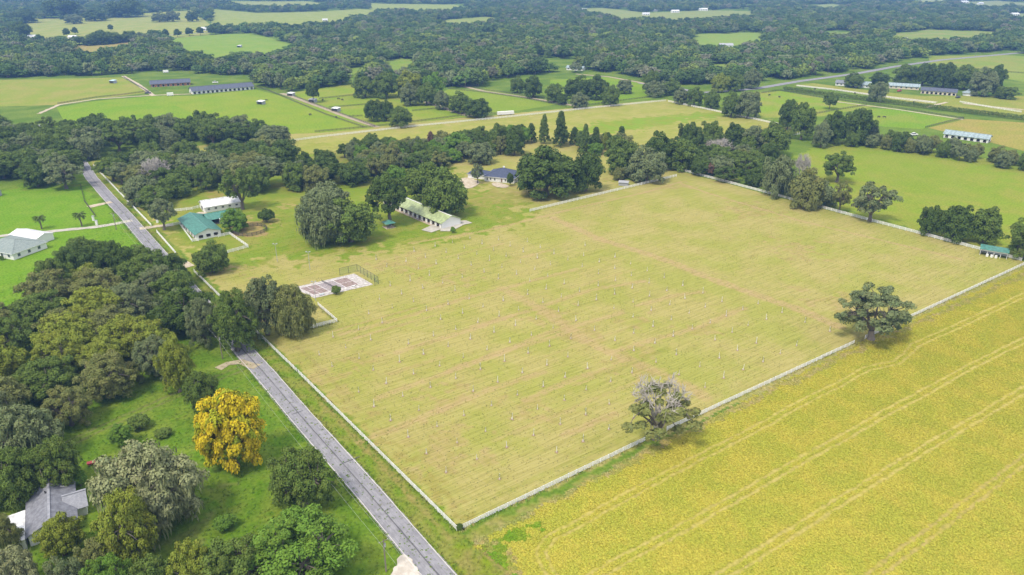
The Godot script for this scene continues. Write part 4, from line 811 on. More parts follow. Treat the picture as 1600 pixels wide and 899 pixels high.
# a strip of given width along a line, its edges a little uneven
func ribbon(line: PackedVector2Array, width: float, rough: float, sd: int) -> PackedVector2Array:
	var l := PackedVector2Array()
	for k in line.size() - 1:
		var steps := maxi(1, int(line[k].distance_to(line[k + 1]) / 3.0))
		for q in steps: l.append(line[k].lerp(line[k + 1], float(q) / steps))
	l.append(line[-1])
	var wob := noise(sd, 5.0, 3)
	var left := PackedVector2Array()
	var right := PackedVector2Array()
	for k in l.size():
		var d := (l[mini(k + 1, l.size() - 1)] - l[maxi(k - 1, 0)]).normalized()
		var s := Vector2(-d.y, d.x)
		left.append(l[k] + s * (width * 0.5 + rough * wob.get_noise_2d(k * 3.0, 0.0)))
		right.append(l[k] - s * (width * 0.5 + rough * wob.get_noise_2d(k * 3.0, 200.0)))
	right.reverse()
	left.append_array(right)
	return left

# a polygon with rounded corners and an uneven edge
func uneven(poly: PackedVector2Array, sd: int) -> PackedVector2Array:
	for q in 2:
		var cut := PackedVector2Array()
		for k in poly.size():
			cut.append(poly[k].lerp(poly[(k + 1) % poly.size()], 0.25)); cut.append(poly[k].lerp(poly[(k + 1) % poly.size()], 0.75))
		poly = cut
	var wob := noise(sd, 1.7, 2)
	var r := PackedVector2Array()
	for k in poly.size():
		var a := poly[k]
		var b := poly[(k + 1) % poly.size()]
		var steps := maxi(1, int(a.distance_to(b) / 0.5))
		for q in steps:
			var p := a.lerp(b, float(q) / steps)
			r.append(p + Vector2(wob.get_noise_2dv(p), wob.get_noise_2dv(p + Vector2(50, 9))) * 0.45)
	return r

# ---------------------------------------------------------------- trees
func unit() -> Vector3:
	var z := rng.randf_range(-1, 1)
	var a := rng.randf() * TAU
	var r := sqrt(1 - z * z)
	return Vector3(r * cos(a), z, r * sin(a))

func puff(b: MB, at: Vector3, rad: Vector3, count: int, size: float, tone: Color) -> void:
	for k in count:
		var d := unit()
		if d.y < -0.45: d.y = -d.y
		var p := at + d * rad * rng.randf_range(0.62, 1.06)
		var nn := (d + Vector3(0, 0.45, 0) + unit() * 0.75).normalized()
		var g := rng.randf_range(0.72, 1.22)
		b.col = Color(tone.r * g * rng.randf_range(0.93, 1.08), tone.g * g, tone.b * g * rng.randf_range(0.85, 1.15))
		var s := size * rng.randf_range(0.6, 1.35)
		b.leaf(p, nn, unit(), s * 0.62, s * 0.42)

# kinds: 0 dense oak, 1 open oak, 2 mossy oak, 3 cedar, 4 small round, 5 dead, 6 bush; nominal crown radius 7 m
func make_tree(kind: int, sd: int, far: bool = false, big: bool = false) -> Dictionary:
	rng.seed = sd * 977 + kind * 31 + 5
	var lump := noise(sd * 13 + 1, 0.9, 2)
	var gaps := noise(sd * 7 + 2, 3.4, 2)
	var R := 7.0
	var b := MB.new()
	var t := MB.new()
	var hc := 6.6
	var bb := 5.4
	var count := 78
	var per := 190
	var size := 0.5
	var pr := Vector2(1.15, 2.1)
	var low := -0.8
	match kind:
		0: hc = 5.0; bb = 5.3; low = -0.92; count = 88
		9: hc = 5.6; bb = 5.4; low = -0.95; count = 170; per = 160; size = 0.42; pr = Vector2(0.8, 1.5)
		1: count = 74; per = 150; pr = Vector2(0.9, 1.7); low = -0.7; hc = 6.2
		2: count = 84; per = 170; low = -0.92; hc = 5.2
		3: hc = 9.0; bb = 8.6; count = 90; per = 130; pr = Vector2(1.0, 1.9); low = -0.95
		4: count = 60; per = 150; hc = 6.8; bb = 5.9; low = -0.75; size = 0.75; pr = Vector2(1.3, 2.2)
		8: count = 90; per = 150; pr = Vector2(0.7, 1.4); low = -0.6; hc = 6.4
		7: count = 30; hc = 7.5; bb = 6.0; low = -0.1
		5: count = 70; hc = 7.5; bb = 6.0; low = -0.2
		6: count = 30; per = 170; hc = 4.0; bb = 4.2; low = -0.2; size = 0.95; pr = Vector2(1.7, 2.9)
	if far:
		count = 26; per = 62; size = 1.1; pr = Vector2(1.5, 2.7); low = -0.5
	if big:
		count = int(count * 2.1); per = int(per * 0.85); size *= 0.66; pr *= 0.68
	var tops := []
	var k := 0
	for q in count * 3:
		if k >= count: break
		var y := 1.0 - (1.0 - low) * (q + 0.5) / (count * (1.35 if kind == 1 or kind == 8 else 1.0))
		if y < low: break
		var rr := sqrt(maxf(0.0, 1 - y * y))
		if y < 0.0 and (kind == 0 or kind == 2 or kind == 9): rr = maxf(rr, 0.8)
		var a := q * 2.39996 + rng.randf_range(-0.3, 0.3)
		var d := Vector3(rr * cos(a), y, rr * sin(a))
		var s := 0.77 + 0.52 * lump.get_noise_3dv(d * 1.5) + rng.randf_range(-0.1, 0.08)
		if kind == 9: s = 0.82 + 0.36 * lump.get_noise_3dv(d * 1.5) + rng.randf_range(-0.07, 0.06)
		if kind == 3:
			var hh := (y + 1.0) * 0.5
			s = 1.0
			var wd := pow(1.0 - hh, 0.55) * (0.72 + 0.5 * lump.get_noise_3d(cos(a) * 1.5, hh * 4.0, sin(a) * 1.5) + rng.randf_range(-0.1, 0.14))
			d = Vector3(cos(a) * wd, y, sin(a) * wd)
		var p := Vector3(d.x * (R - pr.x * 0.6), d.y * (bb - pr.x * 0.5), d.z * (R - pr.x * 0.6)) * s
		p.y += hc
		if p.y < 0.9: p.y = 0.9 + rng.randf() * 0.5
		if kind == 1 and gaps.get_noise_3dv(p) > 0.05: continue
		if kind == 8 and gaps.get_noise_3dv(p) > -0.16: continue
		if (kind == 0 or kind == 2) and not far and sd % 3 == 0 and gaps.get_noise_3dv(p) > 0.24: continue
		if kind == 4 or kind == 6: p = Vector3(p.x, p.y, p.z)
		k += 1
		tops.append(p)
		if kind == 5 or kind == 7: continue
		var r := rng.randf_range(pr.x, pr.y)
		var pt := rng.randf_range(0.82, 1.2)
		var tone := Color(pt * rng.randf_range(0.94, 1.1), pt, pt)
		if kind == 9: tone = Color(pt * 0.42, pt * 0.66, pt * 1.4).lerp(Color(pt, pt, pt), rng.randf() if rng.randf() < 0.6 else 1.0)
		if kind == 2 and rng.randf() < 0.45: tone = Color(pt * 1.45, pt * 1.36, pt * 1.4)
		puff(b, p, Vector3(r, r * 0.72, r), per, size, tone)
		if kind == 2 and not far: # hanging moss
			for h in 26:
				var g := rng.randf_range(1.3, 2.1) * pt
				b.col = Color(g * 1.3, g * 1.18, g * 1.4)
				var o := Vector3(rng.randf_range(-1, 1), rng.randf_range(-1.0, 0.1), rng.randf_range(-1, 1)) * r
				b.leaf(p + o, Vector3(rng.randf_range(-1, 1), 0.3, rng.randf_range(-1, 1)).normalized(), Vector3.UP, rng.randf_range(0.4, 0.9), 0.13)
	# inner mass
	if kind != 5 and kind != 1 and kind != 7 and kind != 8:
		for q in (4 if far else 12):
			var d := unit()
			if kind == 3: d = Vector3(d.x * 0.2, d.y, d.z * 0.2)
			puff(b, Vector3(d.x * R * 0.4, hc + d.y * bb * 0.35, d.z * R * 0.4), Vector3(2.4, 1.9, 2.4) * (0.5 if kind == 3 else 1.0), 20 if far else 70, size * 1.5, Color(0.9, 0.9, 0.9))
	# wood
	var fork := Vector3(rng.randf_range(-0.4, 0.4), hc * 0.34, rng.randf_range(-0.4, 0.4))
	if kind == 3: fork.y = hc * 1.2
	var tr := 0.3 if kind == 3 or kind == 4 else 0.55
	t.col = Color(1, 1, 1)
	var base := Vector3.ZERO
	var flare := [1.55, 1.1, 1.0, 0.92]
	for q in 3:
		t.tube(base.lerp(fork, q / 3.0), base.lerp(fork, (q + 1) / 3.0), tr * flare[q], tr * flare[q + 1], 8)
	if not far and kind != 6:
		var limbs := []
		for q in 7:
			var a := TAU * q / 7.0 + rng.randf_range(-0.3, 0.3)
			var e := Vector3(cos(a) * R * rng.randf_range(0.35, 0.6), hc + bb * rng.randf_range(-0.15, 0.45), sin(a) * R * rng.randf_range(0.35, 0.6))
			if kind == 3: e = Vector3(0, hc + q, 0)
			var m := fork.lerp(e, 0.5) + Vector3(0, rng.randf_range(-0.3, 0.7), 0)
			t.tube(fork, m, tr * 0.5, tr * 0.36, 6)
			t.tube(m, e, tr * 0.36, tr * 0.2, 6)
			limbs.append(m); limbs.append(e)
		for p in tops:
			var best: Vector3 = limbs[0]
			for l in limbs:
				if l.distance_squared_to(p) < best.distance_squared_to(p): best = l
			var mid := best.lerp(p, 0.55) + unit() * 0.35
			t.tube(best, mid, tr * 0.2, tr * 0.13, 4)
			t.tube(mid, p, tr * 0.13, tr * 0.06, 4)
			if kind == 5 or kind == 7:
				for h in 7:
					var e2: Vector3 = mid.lerp(p, rng.randf()) + (unit() + Vector3(0, 0.4, 0)) * rng.randf_range(0.8, 1.7)
					b.col = Color(1, 1, 1) * rng.randf_range(0.8, 1.1)
					b.tube(mid.lerp(p, rng.randf_range(0.2, 1.0)), e2, 0.1, 0.05, 3)
					for g in 3:
						b.tube(e2.lerp(mid, 0.3), e2 + unit() * rng.randf_range(0.5, 1.1), 0.06, 0.03, 3)
	var hi := 0.0
	var wide := 0.0
	for p in b.v:
		hi = maxf(hi, p.y)
		wide = maxf(wide, maxf(absf(p.x), absf(p.z)))
	return {"crown": b.mesh(M.dead if kind == 5 or kind == 7 else leaf_mats[1]), "trunk": t.mesh(M.dead if kind == 5 or kind == 7 else M.bark), "h": hi, "r": wide * 0.94}

func plant_trees() -> void:
	var kinds := {0: 7, 1: 5, 2: 4, 3: 3, 4: 3, 5: 2, 6: 2, 7: 1, 8: 1, 9: 1}
	var models := {}
	for k in kinds:
		models[k] = []
		for q in kinds[k]: models[k].append(make_tree(k, q + 1))
	var broad := {0: [], 1: [], 2: [], 4: []}
	for k in broad:
		for q in [3, 2, 2, 0, 1][k]: broad[k].append(make_tree(k, 20 + q, false, true))
	rng.seed = 4242
	for k in range(0, TREES.size(), 7):
		var kind := int(TREES[k])
		var l: Array = TREE_LABELS[int(TREES[k + 6])]
		var pool: Array = models[kind]
		if broad.has(kind) and (TREES[k + 3] > 8.2 or TREES[k + 2] > -230.0) and TREES[k + 2] > -300.0: pool = broad[kind]
		var t: Dictionary = pool[rng.randi() % pool.size()]
		var cat := "tree"
		if l[0] == "shrub": cat = "shrub"
		var o := thing(l[0], l[1], cat, Vector3(TREES[k + 1], 0, TREES[k + 2]), rng.randf() * TAU, l[2])
		var s: float = TREES[k + 3] / t.r
		var lop := rng.randf_range(0.9, 1.1)
		o.scale = Vector3(s * lop, TREES[k + 4] / t.h, s / lop)
		part("trunk", t.trunk, o)
		part("crown", t.crown, o, Vector3.ZERO, null if kind == 5 else leaf_mats[int(TREES[k + 5])])
		if l[0] == "half_bare_oak_tree":
			var d: Dictionary = models[7][0]
			var w := part("bare_limbs", d.crown, o, Vector3(0.6, 1.2, 0))
			w.scale = Vector3(0.8, 0.95, 0.8)
			part("bare_limbs", d.trunk, o, Vector3(0.6, 1.2, 0)).scale = Vector3(0.8, 0.95, 0.8)

func far_wood() -> void:
	var forms := []
	for q in 5: forms.append(make_tree([0, 0, 2, 0, 4][q], 40 + q, true))
	var poly := flat(FAR_WOOD)
	var holes := []
	for f in FAR_FIELDS: holes.append(flat(f[1]))
	for f in FREE: holes.append(flat(f))
	var boxes := []
	for h in holes:
		var r := Rect2(h[0], Vector2.ZERO)
		for p in h: r = r.expand(p)
		boxes.append(r)
	var thin := noise(88, 160.0, 3)
	rng.seed = 99
	var lists := [[], [], [], [], []]
	var z := -560.0
	while z > -3050.0:
		var sp := 13.0 if z > -1300.0 else (14.0 if z > -2000.0 else 17.0)
		var wide := -z * 0.86 + 60.0
		var x := -wide
		while x < wide:
			var p := Vector2(x + rng.randf_range(-0.45, 0.45) * sp, z + rng.randf_range(-0.45, 0.45) * sp)
			x += sp
			if z < -1150.0 and thin.get_noise_2dv(p) > 0.36 - (0.16 if z < -1700.0 else 0.0): continue
			if rng.randf() < 0.05: continue
			if not Geometry2D.is_point_in_polygon(p, poly): continue
			var skip := false
			for k in holes.size():
				if boxes[k].has_point(p) and Geometry2D.is_point_in_polygon(p, holes[k]):
					skip = true
					break
			if skip: continue
			lists[rng.randi() % 5].append(p)
		z -= sp * 0.88
	var root := thing("woodland", "far wood of oaks stretching over the plain to the horizon", "wood", Vector3.ZERO)
	root.set_meta("kind", "stuff")
	var total := 0
	var tints := [lin(0.070, 0.120, 0.028), lin(0.102, 0.160, 0.038), lin(0.155, 0.190, 0.082), lin(0.170, 0.225, 0.042), lin(0.088, 0.154, 0.030), lin(0.190, 0.195, 0.120)]
	for q in 5:
		for w in 2:
			var mm := MultiMesh.new()
			mm.transform_format = MultiMesh.TRANSFORM_3D
			mm.use_colors = w == 0
			mm.mesh = forms[q].crown if w == 0 else forms[q].trunk
			mm.instance_count = lists[q].size()
			rng.seed = 300 + q
			for k in lists[q].size():
				var p: Vector2 = lists[q][k]
				var s: float = rng.randf_range(5.5, 12.0) / 7.0
				var hgt := rng.randf_range(8.5, 17.0)
				var turn := rng.randf() * TAU
				var g := rng.randf_range(0.78, 1.3)
				var tc: Color = tints[[0, 0, 1, 1, 2, 3, 4, 4, 0, 1, 2, 1, 4, 0, 1, 2, 3, 5][rng.randi() % 18]].srgb_to_linear()
				mm.set_instance_transform(k, Transform3D(Basis(Vector3.UP, turn).scaled(Vector3(s, hgt / forms[q].h, s)), Vector3(p.x, 0, p.y)))
				if w == 0: mm.set_instance_color(k, Color(tc.r * g, tc.g * g, tc.b * g))
			var o := MultiMeshInstance3D.new()
			o.name = "crowns" if w == 0 else "trunks"
			o.multimesh = mm
			if w == 0: o.material_override = M.far_leaf
			o.set_meta("kind", "stuff")
			root.add_child(o, true)
		total += lists[q].size()
	print("far trees ", total)

func make_palm() -> Array:
	rng.seed = 71
	var t := MB.new()
	var pts := [Vector3.ZERO, Vector3(0.05, 1.6, 0), Vector3(0.12, 3.2, 0.05), Vector3(0.1, 4.6, 0.1)]
	for q in 3: t.tube(pts[q], pts[q + 1], 0.28 - 0.03 * q, 0.25 - 0.03 * q, 7)
	var b := MB.new()
	for q in 26:
		var a := q * 2.4
		var up := 0.95 - q * 0.062
		var p: Vector3 = pts[3]
		var d := Vector3(cos(a), up, sin(a)).normalized()
		var g := rng.randf_range(0.75, 1.25)
		b.col = Color(g, g, g)
		for s in 5:
			var e := p + d * 0.5
			b.leaf(p.lerp(e, 0.5), d.cross(Vector3.UP.cross(d)).normalized(), d, 0.4, 0.42 - 0.05 * s)
			b.leaf(p.lerp(e, 0.5) - Vector3(0, 0.12, 0), (d.cross(Vector3.UP) + Vector3(0, 0.8, 0)).normalized(), d, 0.4, 0.3)
			p = e
			d = (d - Vector3(0, 0.28, 0)).normalized()
	return [t.mesh(M.bark), b.mesh(leaf_mats[1])]

# ---------------------------------------------------------------- buildings (local x along the front, -z to the back)
# holes: [face, middle along the face, sill, width, height], real openings in the wall; face 0 front, 1 right, 2 back, 3 left
func walls_mesh(w: float, l: float, eave: float, apex: float, along_x: bool, m: Material, hip: bool = false, holes: Array = []) -> ArrayMesh:
	var b := MB.new()
	var from := [Vector3(0, 0, 0), Vector3(w, 0, 0), Vector3(0, 0, -l), Vector3(0, 0, 0)]
	var dirs := [Vector3(1, 0, 0), Vector3(0, 0, -1), Vector3(1, 0, 0), Vector3(0, 0, -1)]
	for face in 4:
		var size: float = l if face % 2 else w
		var cuts := holes.filter(func(h): return h[0] == face)
		cuts.sort_custom(func(p, q): return p[1] < q[1])
		var at := 0.0
		var spans := []
		for h in cuts:
			spans.append([at, h[1] - h[3] / 2, 0.0, eave])
			if h[2] > 0.02: spans.append([h[1] - h[3] / 2, h[1] + h[3] / 2, 0.0, h[2]])
			spans.append([h[1] - h[3] / 2, h[1] + h[3] / 2, h[2] + h[4], eave])
			at = h[1] + h[3] / 2
		spans.append([at, size, 0.0, eave])
		for s in spans:
			if s[1] - s[0] < 0.01 or s[3] - s[2] < 0.01: continue
			var p: Vector3 = from[face] + dirs[face] * s[0]
			var q: Vector3 = from[face] + dirs[face] * s[1]
			var lo := Vector3(0, s[2], 0)
			var hi := Vector3(0, s[3], 0)
			if face == 0 or face == 1: b.quad(p + lo, p + hi, q + hi, q + lo)
			else: b.quad(q + lo, q + hi, p + hi, p + lo)
	var A := Vector3(0, eave, 0); var B := Vector3(w, eave, 0); var C := Vector3(w, eave, -l); var D := Vector3(0, eave, -l)
	if not hip:
		if along_x:
			b.tri(B, Vector3(w, apex, -l / 2), C); b.tri(D, Vector3(0, apex, -l / 2), A)
		else:
			b.tri(A, Vector3(w / 2, apex, 0), B); b.tri(C, Vector3(w / 2, apex, -l), D)
	return b.mesh(m)

func floor_part(o: Node3D, w: float, l: float) -> void:
	var b := MB.new()
	b.quad(Vector3(0.02, 0.06, -0.02), Vector3(0.02, 0.06, -l + 0.02), Vector3(w - 0.02, 0.06, -l + 0.02), Vector3(w - 0.02, 0.06, -0.02))
	part("floor_slab", b.mesh(M.tan_concrete), o)

func slab(corners: Array, thick: float, m: Material) -> ArrayMesh:
	var b := MB.new()
	var up := Vector3(0, thick, 0)
	b.hexa([corners[0], corners[1], corners[2], corners[3], corners[0] + up, corners[1] + up, corners[2] + up, corners[3] + up])
	return b.mesh(m)

# gable roof over a w x l plan: two slopes, seams and a ridge cap
func gable_roof(o: Node3D, w: float, l: float, eave: float, apex: float, over: float, along_x: bool, m: Material, cap: Material, seam: float) -> void:
	var y0 := eave + 0.03 - (apex - eave) * over / ((l if along_x else w) / 2.0)
	var y1 := apex + 0.03
	var s := MB.new()
	for side in 2:
		var c: Array
		if along_x:
			var z0 := over if side == 0 else -l - over
			c = [Vector3(-over, y0, z0), Vector3(-over, y1, -l / 2), Vector3(w + over, y1, -l / 2), Vector3(w + over, y0, z0)]
		else:
			var x0 := -over if side == 0 else w + over
			c = [Vector3(x0, y0, over), Vector3(w / 2, y1, over), Vector3(w / 2, y1, -l - over), Vector3(x0, y0, -l - over)]
		if side == 0 and along_x: c.reverse()
		if side == 0 and not along_x: pass
		part("roof_slope", slab(c, 0.12, m), o)
		var span: float = (w if along_x else l) + over * 2
		var cnt := int(span / seam)
		for k in range(1, cnt):
			var f := float(k) / cnt
			var p0: Vector3 = c[0].lerp(c[3], f)
			var p1: Vector3 = c[1].lerp(c[2], f)
			s.bar(p0 + Vector3(0, 0.145, 0), p1 + Vector3(0, 0.145, 0), 0.06, 0.06)
	if s.v.size(): part("roof_seams", s.mesh(m), o).set_meta("kind", "stuff")
	var r := MB.new()
	if along_x: r.bar(Vector3(-over - 0.05, y1 + 0.13, -l / 2), Vector3(w + over + 0.05, y1 + 0.13, -l / 2), 0.5, 0.09)
	else: r.bar(Vector3(w / 2, y1 + 0.13, over + 0.05), Vector3(w / 2, y1 + 0.13, -l - over - 0.05), 0.5, 0.09)
	part("ridge_cap", r.mesh(cap), o)

func hip_roof(o: Node3D, w: float, l: float, eave: float, apex: float, over: float, m: Material, cap: Material) -> void:
	var e := [Vector3(-over, eave, over), Vector3(w + over, eave, over), Vector3(w + over, eave, -l - over), Vector3(-over, eave, -l - over)]
	var r0: Vector3
	var r1: Vector3
	if w >= l:
		r0 = Vector3(l / 2, apex, -l / 2); r1 = Vector3(w - l / 2, apex, -l / 2)
	else:
		r0 = Vector3(w / 2, apex, -w / 2); r1 = Vector3(w / 2, apex, -l + w / 2)
	var faces: Array
	if w >= l: faces = [[e[0], r0, r1, e[1]], [e[2], r1, r0, e[3]], [e[1], r1, e[2]], [e[3], r0, e[0]]]
	else: faces = [[e[1], r0, r1, e[2]], [e[3], r1, r0, e[0]], [e[0], r0, e[1]], [e[2], r1, e[3]]]
	for f in faces:
		var b := MB.new()
		if f.size() == 4: b.quad(f[0], f[1], f[2], f[3])
		else: b.tri(f[0], f[1], f[2])
		part("roof_slope", b.mesh(m), o)
	var c := MB.new()
	c.bar(r0 + Vector3(0, 0.04, 0), r1 + Vector3(0, 0.04, 0), 0.35, 0.08)
	if w >= l:
		for q in [[e[0], r0], [e[3], r0], [e[1], r1], [e[2], r1]]: c.bar(q[0] + Vector3(0, 0.03, 0), q[1] + Vector3(0, 0.03, 0), 0.3, 0.07)
	else:
		for q in [[e[0], r0], [e[1], r0], [e[2], r1], [e[3], r1]]: c.bar(q[0] + Vector3(0, 0.03, 0), q[1] + Vector3(0, 0.03, 0), 0.3, 0.07)
	part("ridge_cap", c.mesh(cap), o)
	var s := MB.new()
	for q in 4:
		s.bar(e[q] - Vector3(0, 0.1, 0), e[(q + 1) % 4] - Vector3(0, 0.1, 0), 0.1, 0.2)
	part("fascia", s.mesh(M.trim), o)

# a window or door set on a wall: frame proud of the wall with a dark pane in it; face: 0 front, 1 right, 2 back, 3 left
func opening(o: Node3D, called: String, w: float, l: float, face: int, along: float, y0: float, wd: float, ht: float, pane: Material) -> void:
	var at: Vector3
	var turn := 0.0
	match face:
		0: at = Vector3(along, y0, 0)
		1: at = Vector3(w, y0, -along); turn = PI / 2
		2: at = Vector3(along, y0, -l); turn = PI
		3: at = Vector3(0, y0, -along); turn = -PI / 2
	var b := MB.new()
	b.box(Vector3(-wd / 2, 0, -0.02), Vector3(-wd / 2 + 0.1, ht, 0.07)); b.box(Vector3(wd / 2 - 0.1, 0, -0.02), Vector3(wd / 2, ht, 0.07))
	b.box(Vector3(-wd / 2 + 0.1, ht - 0.1, -0.02), Vector3(wd / 2 - 0.1, ht, 0.07)); b.box(Vector3(-wd / 2 + 0.1, 0, -0.02), Vector3(wd / 2 - 0.1, 0.08, 0.09))
	var f := part(called, b.mesh(M.trim), o, at)
	f.rotation.y = turn
	if pane:
		var g := MB.new()
		g.box(Vector3(-wd / 2 + 0.1, 0.08, -0.02), Vector3(wd / 2 - 0.1, ht - 0.1, 0.03))
		part("pane", g.mesh(pane), f)

func turn_of(d: Vector2) -> float:
	return atan2(-d.y, d.x)

func long_barn() -> void:
	var fl := Vector2(-31.9, -316.9)
	var o := thing("long_barn", "long white barn with pale green metal roof on the lawn", "barn", Vector3(fl.x, 0, fl.y), turn_of(Vector2(0.76, -0.65)))
	var w := 10.6
	var l := 50.0
	gable_roof(o, w, l, 2.8, 5.1, 0.55, false, M.pale_green_metal, M.white, 0.9)
	# gable ends
	for z in [0.0, -l]:
		var e := MB.new()
		e.hexa([Vector3(0, 0, z - 0.1), Vector3(w, 0, z - 0.1), Vector3(w, 0, z + 0.1), Vector3(0, 0, z + 0.1), Vector3(0, 2.75, z - 0.1), Vector3(w, 2.75, z - 0.1), Vector3(w, 2.75, z + 0.1), Vector3(0, 2.75, z + 0.1)])
		e.hexa([Vector3(0, 2.75, z - 0.1), Vector3(w, 2.75, z - 0.1), Vector3(w, 2.75, z + 0.1), Vector3(0, 2.75, z + 0.1), Vector3(w / 2 - 0.05, 5.0, z - 0.1), Vector3(w / 2 + 0.05, 5.0, z - 0.1), Vector3(w / 2 + 0.05, 5.0, z + 0.1), Vector3(w / 2 - 0.05, 5.0, z + 0.1)])
		part("gable_wall", e.mesh(M.white), o)
	# stalls stand back from both eaves, so that the aisles lie in the roof's shade
	var core := Node3D.new()
	core.name = "stall_block"
	o.add_child(core)
	core.position = Vector3(2.4, 0, -0.2)
	var cw := w - 4.8
	var cl := l - 0.4
	var holes := []
	for k in 12:
		holes.append([3, 2.4 + k * 4.0, 0.05, 1.4, 2.1]); holes.append([1, 2.4 + k * 4.0, 0.05, 1.4, 2.1])
	part("wall", walls_mesh(cw, cl, 2.7, 2.7, false, M.stall_wood, true, holes), core)
	for k in 12:
		for f in [3, 1]: opening(core, "stall_door", cw, cl, f, 2.4 + k * 4.0, 0.05, 1.4, 1.2, M.stall_wood)
	for k in 14:
		for x in [0.12, w - 0.12]:
			var p := MB.new()
			p.bar(Vector3(x, 0.05, -0.6 - k * 3.75), Vector3(x, 2.7, -0.6 - k * 3.75), 0.3, 0.3)
			part("post", p.mesh(M.white), o)
			if k < 13:
				var g := MB.new()
				g.bar(Vector3(x, 1.0, -0.75 - k * 3.75), Vector3(x, 1.0, -2.0 - k * 3.75), 0.12, 1.9)
				part("half_wall", g.mesh(M.white), o)
	opening(o, "window", w, l, 0, 2.4, 1.1, 1.0, 1.0, M.glass)
	opening(o, "window", w, l, 0, w - 2.4, 1.1, 1.0, 1.0, M.glass)
	opening(o, "door", w, l, 0, w / 2, 0.1, 2.6, 2.4, M.white_door)
	var b := MB.new()
	b.box(Vector3(-1.2, 0.01, -l), Vector3(w + 0.6, 0.06, 0.9))
	part("walkway", b.mesh(M.tan_concrete), o)

func green_barn() -> void:
	var o := thing("green_barn", "white L shaped barn with green metal roof by the entrance", "barn", Vector3(-137.3, 0, -301.6), turn_of(Vector2(0.80, -0.60)))
	var w := 10.5
	var l := 27.0
	var holes := []
	for k in 6: holes.append([3, 2.8 + k * 4.2, 0.1, 2.0, 2.2])
	for k in 3: holes.append([0, 2.0 + k * 3.2, 0.7, 2.0, 1.5])
	holes.append([1, 4.0, 0.1, 2.4, 2.2])
	part("wall", walls_mesh(w, l, 2.9, 4.6, false, M.white, false, holes), o)
	floor_part(o, w, l)
	gable_roof(o, w, l, 2.9, 4.6, 0.7, false, M.green_metal, M.green_metal, 0.9)
	for h in holes: opening(o, "stall_opening", w, l, h[0], h[1], h[2], h[3], h[4], null)
	var side := Node3D.new()
	side.name = "side_wing"
	o.add_child(side)
	side.position = Vector3(w, 0, -17.5)
	part("wall", walls_mesh(13.0, 9.0, 2.7, 4.3, true, M.white, false, [[0, 2.6, 0.05, 4.2, 2.5], [0, 9.6, 0.05, 3.6, 2.4]]), side)
	floor_part(side, 13.0, 9.0)
	gable_roof(side, 13.0, 9.0, 2.7, 4.3, 0.6, true, M.green_metal, M.green_metal, 0.9)
	opening(side, "bay_opening", 13.0, 9.0, 0, 2.6, 0.05, 4.2, 2.5, null)
	opening(side, "bay_opening", 13.0, 9.0, 0, 9.6, 0.05, 3.6, 2.4, null)
	var c := MB.new()
	c.hexa([Vector3(4.6, 2.2, 5.2), Vector3(4.6, 2.6, 0.0), Vector3(12.6, 2.6, 0.0), Vector3(12.6, 2.2, 5.2), Vector3(4.6, 2.32, 5.2), Vector3(4.6, 2.72, 0.0), Vector3(12.6, 2.72, 0.0), Vector3(12.6, 2.32, 5.2)])
	part("porch_roof", c.mesh(M.white), side)
	for k in 3:
		var p := MB.new()
		p.bar(Vector3(4.9 + k * 3.7, 0, 5.0), Vector3(4.9 + k * 3.7, 2.2, 5.0), 0.15, 0.15)
		part("post", p.mesh(M.white), side)

func white_barn() -> void:
	var o := thing("white_barn", "white barn with white metal roof behind the green roofed barn", "barn", Vector3(-148.6, 0, -340.6), turn_of(Vector2(0.83, -0.56)))
	part("wall", walls_mesh(17.0, 10.0, 2.8, 4.8, true, M.white, false, [[3, 5.0, 0.05, 3.0, 2.4]]), o)
	floor_part(o, 17.0, 10.0)
	gable_roof(o, 17.0, 10.0, 2.8, 4.8, 0.5, true, M.white_metal, M.white_metal, 0.9)
	for k in 5: opening(o, "window", 17.0, 10.0, 0, 2.0 + k * 3.3, 1.1, 1.3, 1.0, M.glass)
	opening(o, "door_opening", 17.0, 10.0, 3, 5.0, 0.05, 3.0, 2.4, null)

func white_house() -> void:
	var o := thing("white_house", "white house with dark blue hipped roof beside the huge oak", "house", Vector3(-15.2, 0, -398.0), turn_of(Vector2(0.95, 0.32)))
	var w := 17.0
	var l := 15.0
	part("wall", walls_mesh(w, l, 2.8, 2.8, false, M.white, true), o)
	hip_roof(o, w, l, 2.85, 6.3, 0.6, M.blue_shingle, M.blue_shingle)
	for k in [1.6, 3.6, 6.0, 12.2, 14.6]: opening(o, "window", w, l, 0, k, 0.8, 0.9, 1.5, M.glass)
	opening(o, "door", w, l, 0, 10.0, 0.1, 1.0, 2.2, M.stall_wood)
	for k in 3: opening(o, "window", w, l, 1, 2.5 + k * 4.0, 0.8, 1.1, 1.4, M.glass)
	var s := Node3D.new()
	s.name = "garage_wing"
	o.add_child(s)
	s.position = Vector3(-11.2, 0, -3.0)
	part("wall", walls_mesh(11.1, 8.0, 2.5, 2.5, true, M.white, true), s)
	hip_roof(s, 11.1, 8.0, 2.55, 4.3, 0.5, M.blue_shingle, M.blue_shingle)
	opening(s, "window", 11.1, 8.0, 0, 3.0, 0.8, 1.4, 1.3, M.glass)
	var d := Node3D.new()
	d.name = "side_wing"
	o.add_child(d)
	d.position = Vector3(w + 0.1, 0, -4.0)
	part("wall", walls_mesh(5.0, 8.0, 2.4, 2.4, true, M.white, true), d)
	hip_roof(d, 5.0, 8.0, 2.45, 3.6, 0.4, M.grey_shingle, M.white)
	var c := MB.new()
	c.box(Vector3(8.0, 5.0, -9.0), Vector3(8.9, 7.0, -8.1))
	part("chimney", c.mesh(M.trim), o)

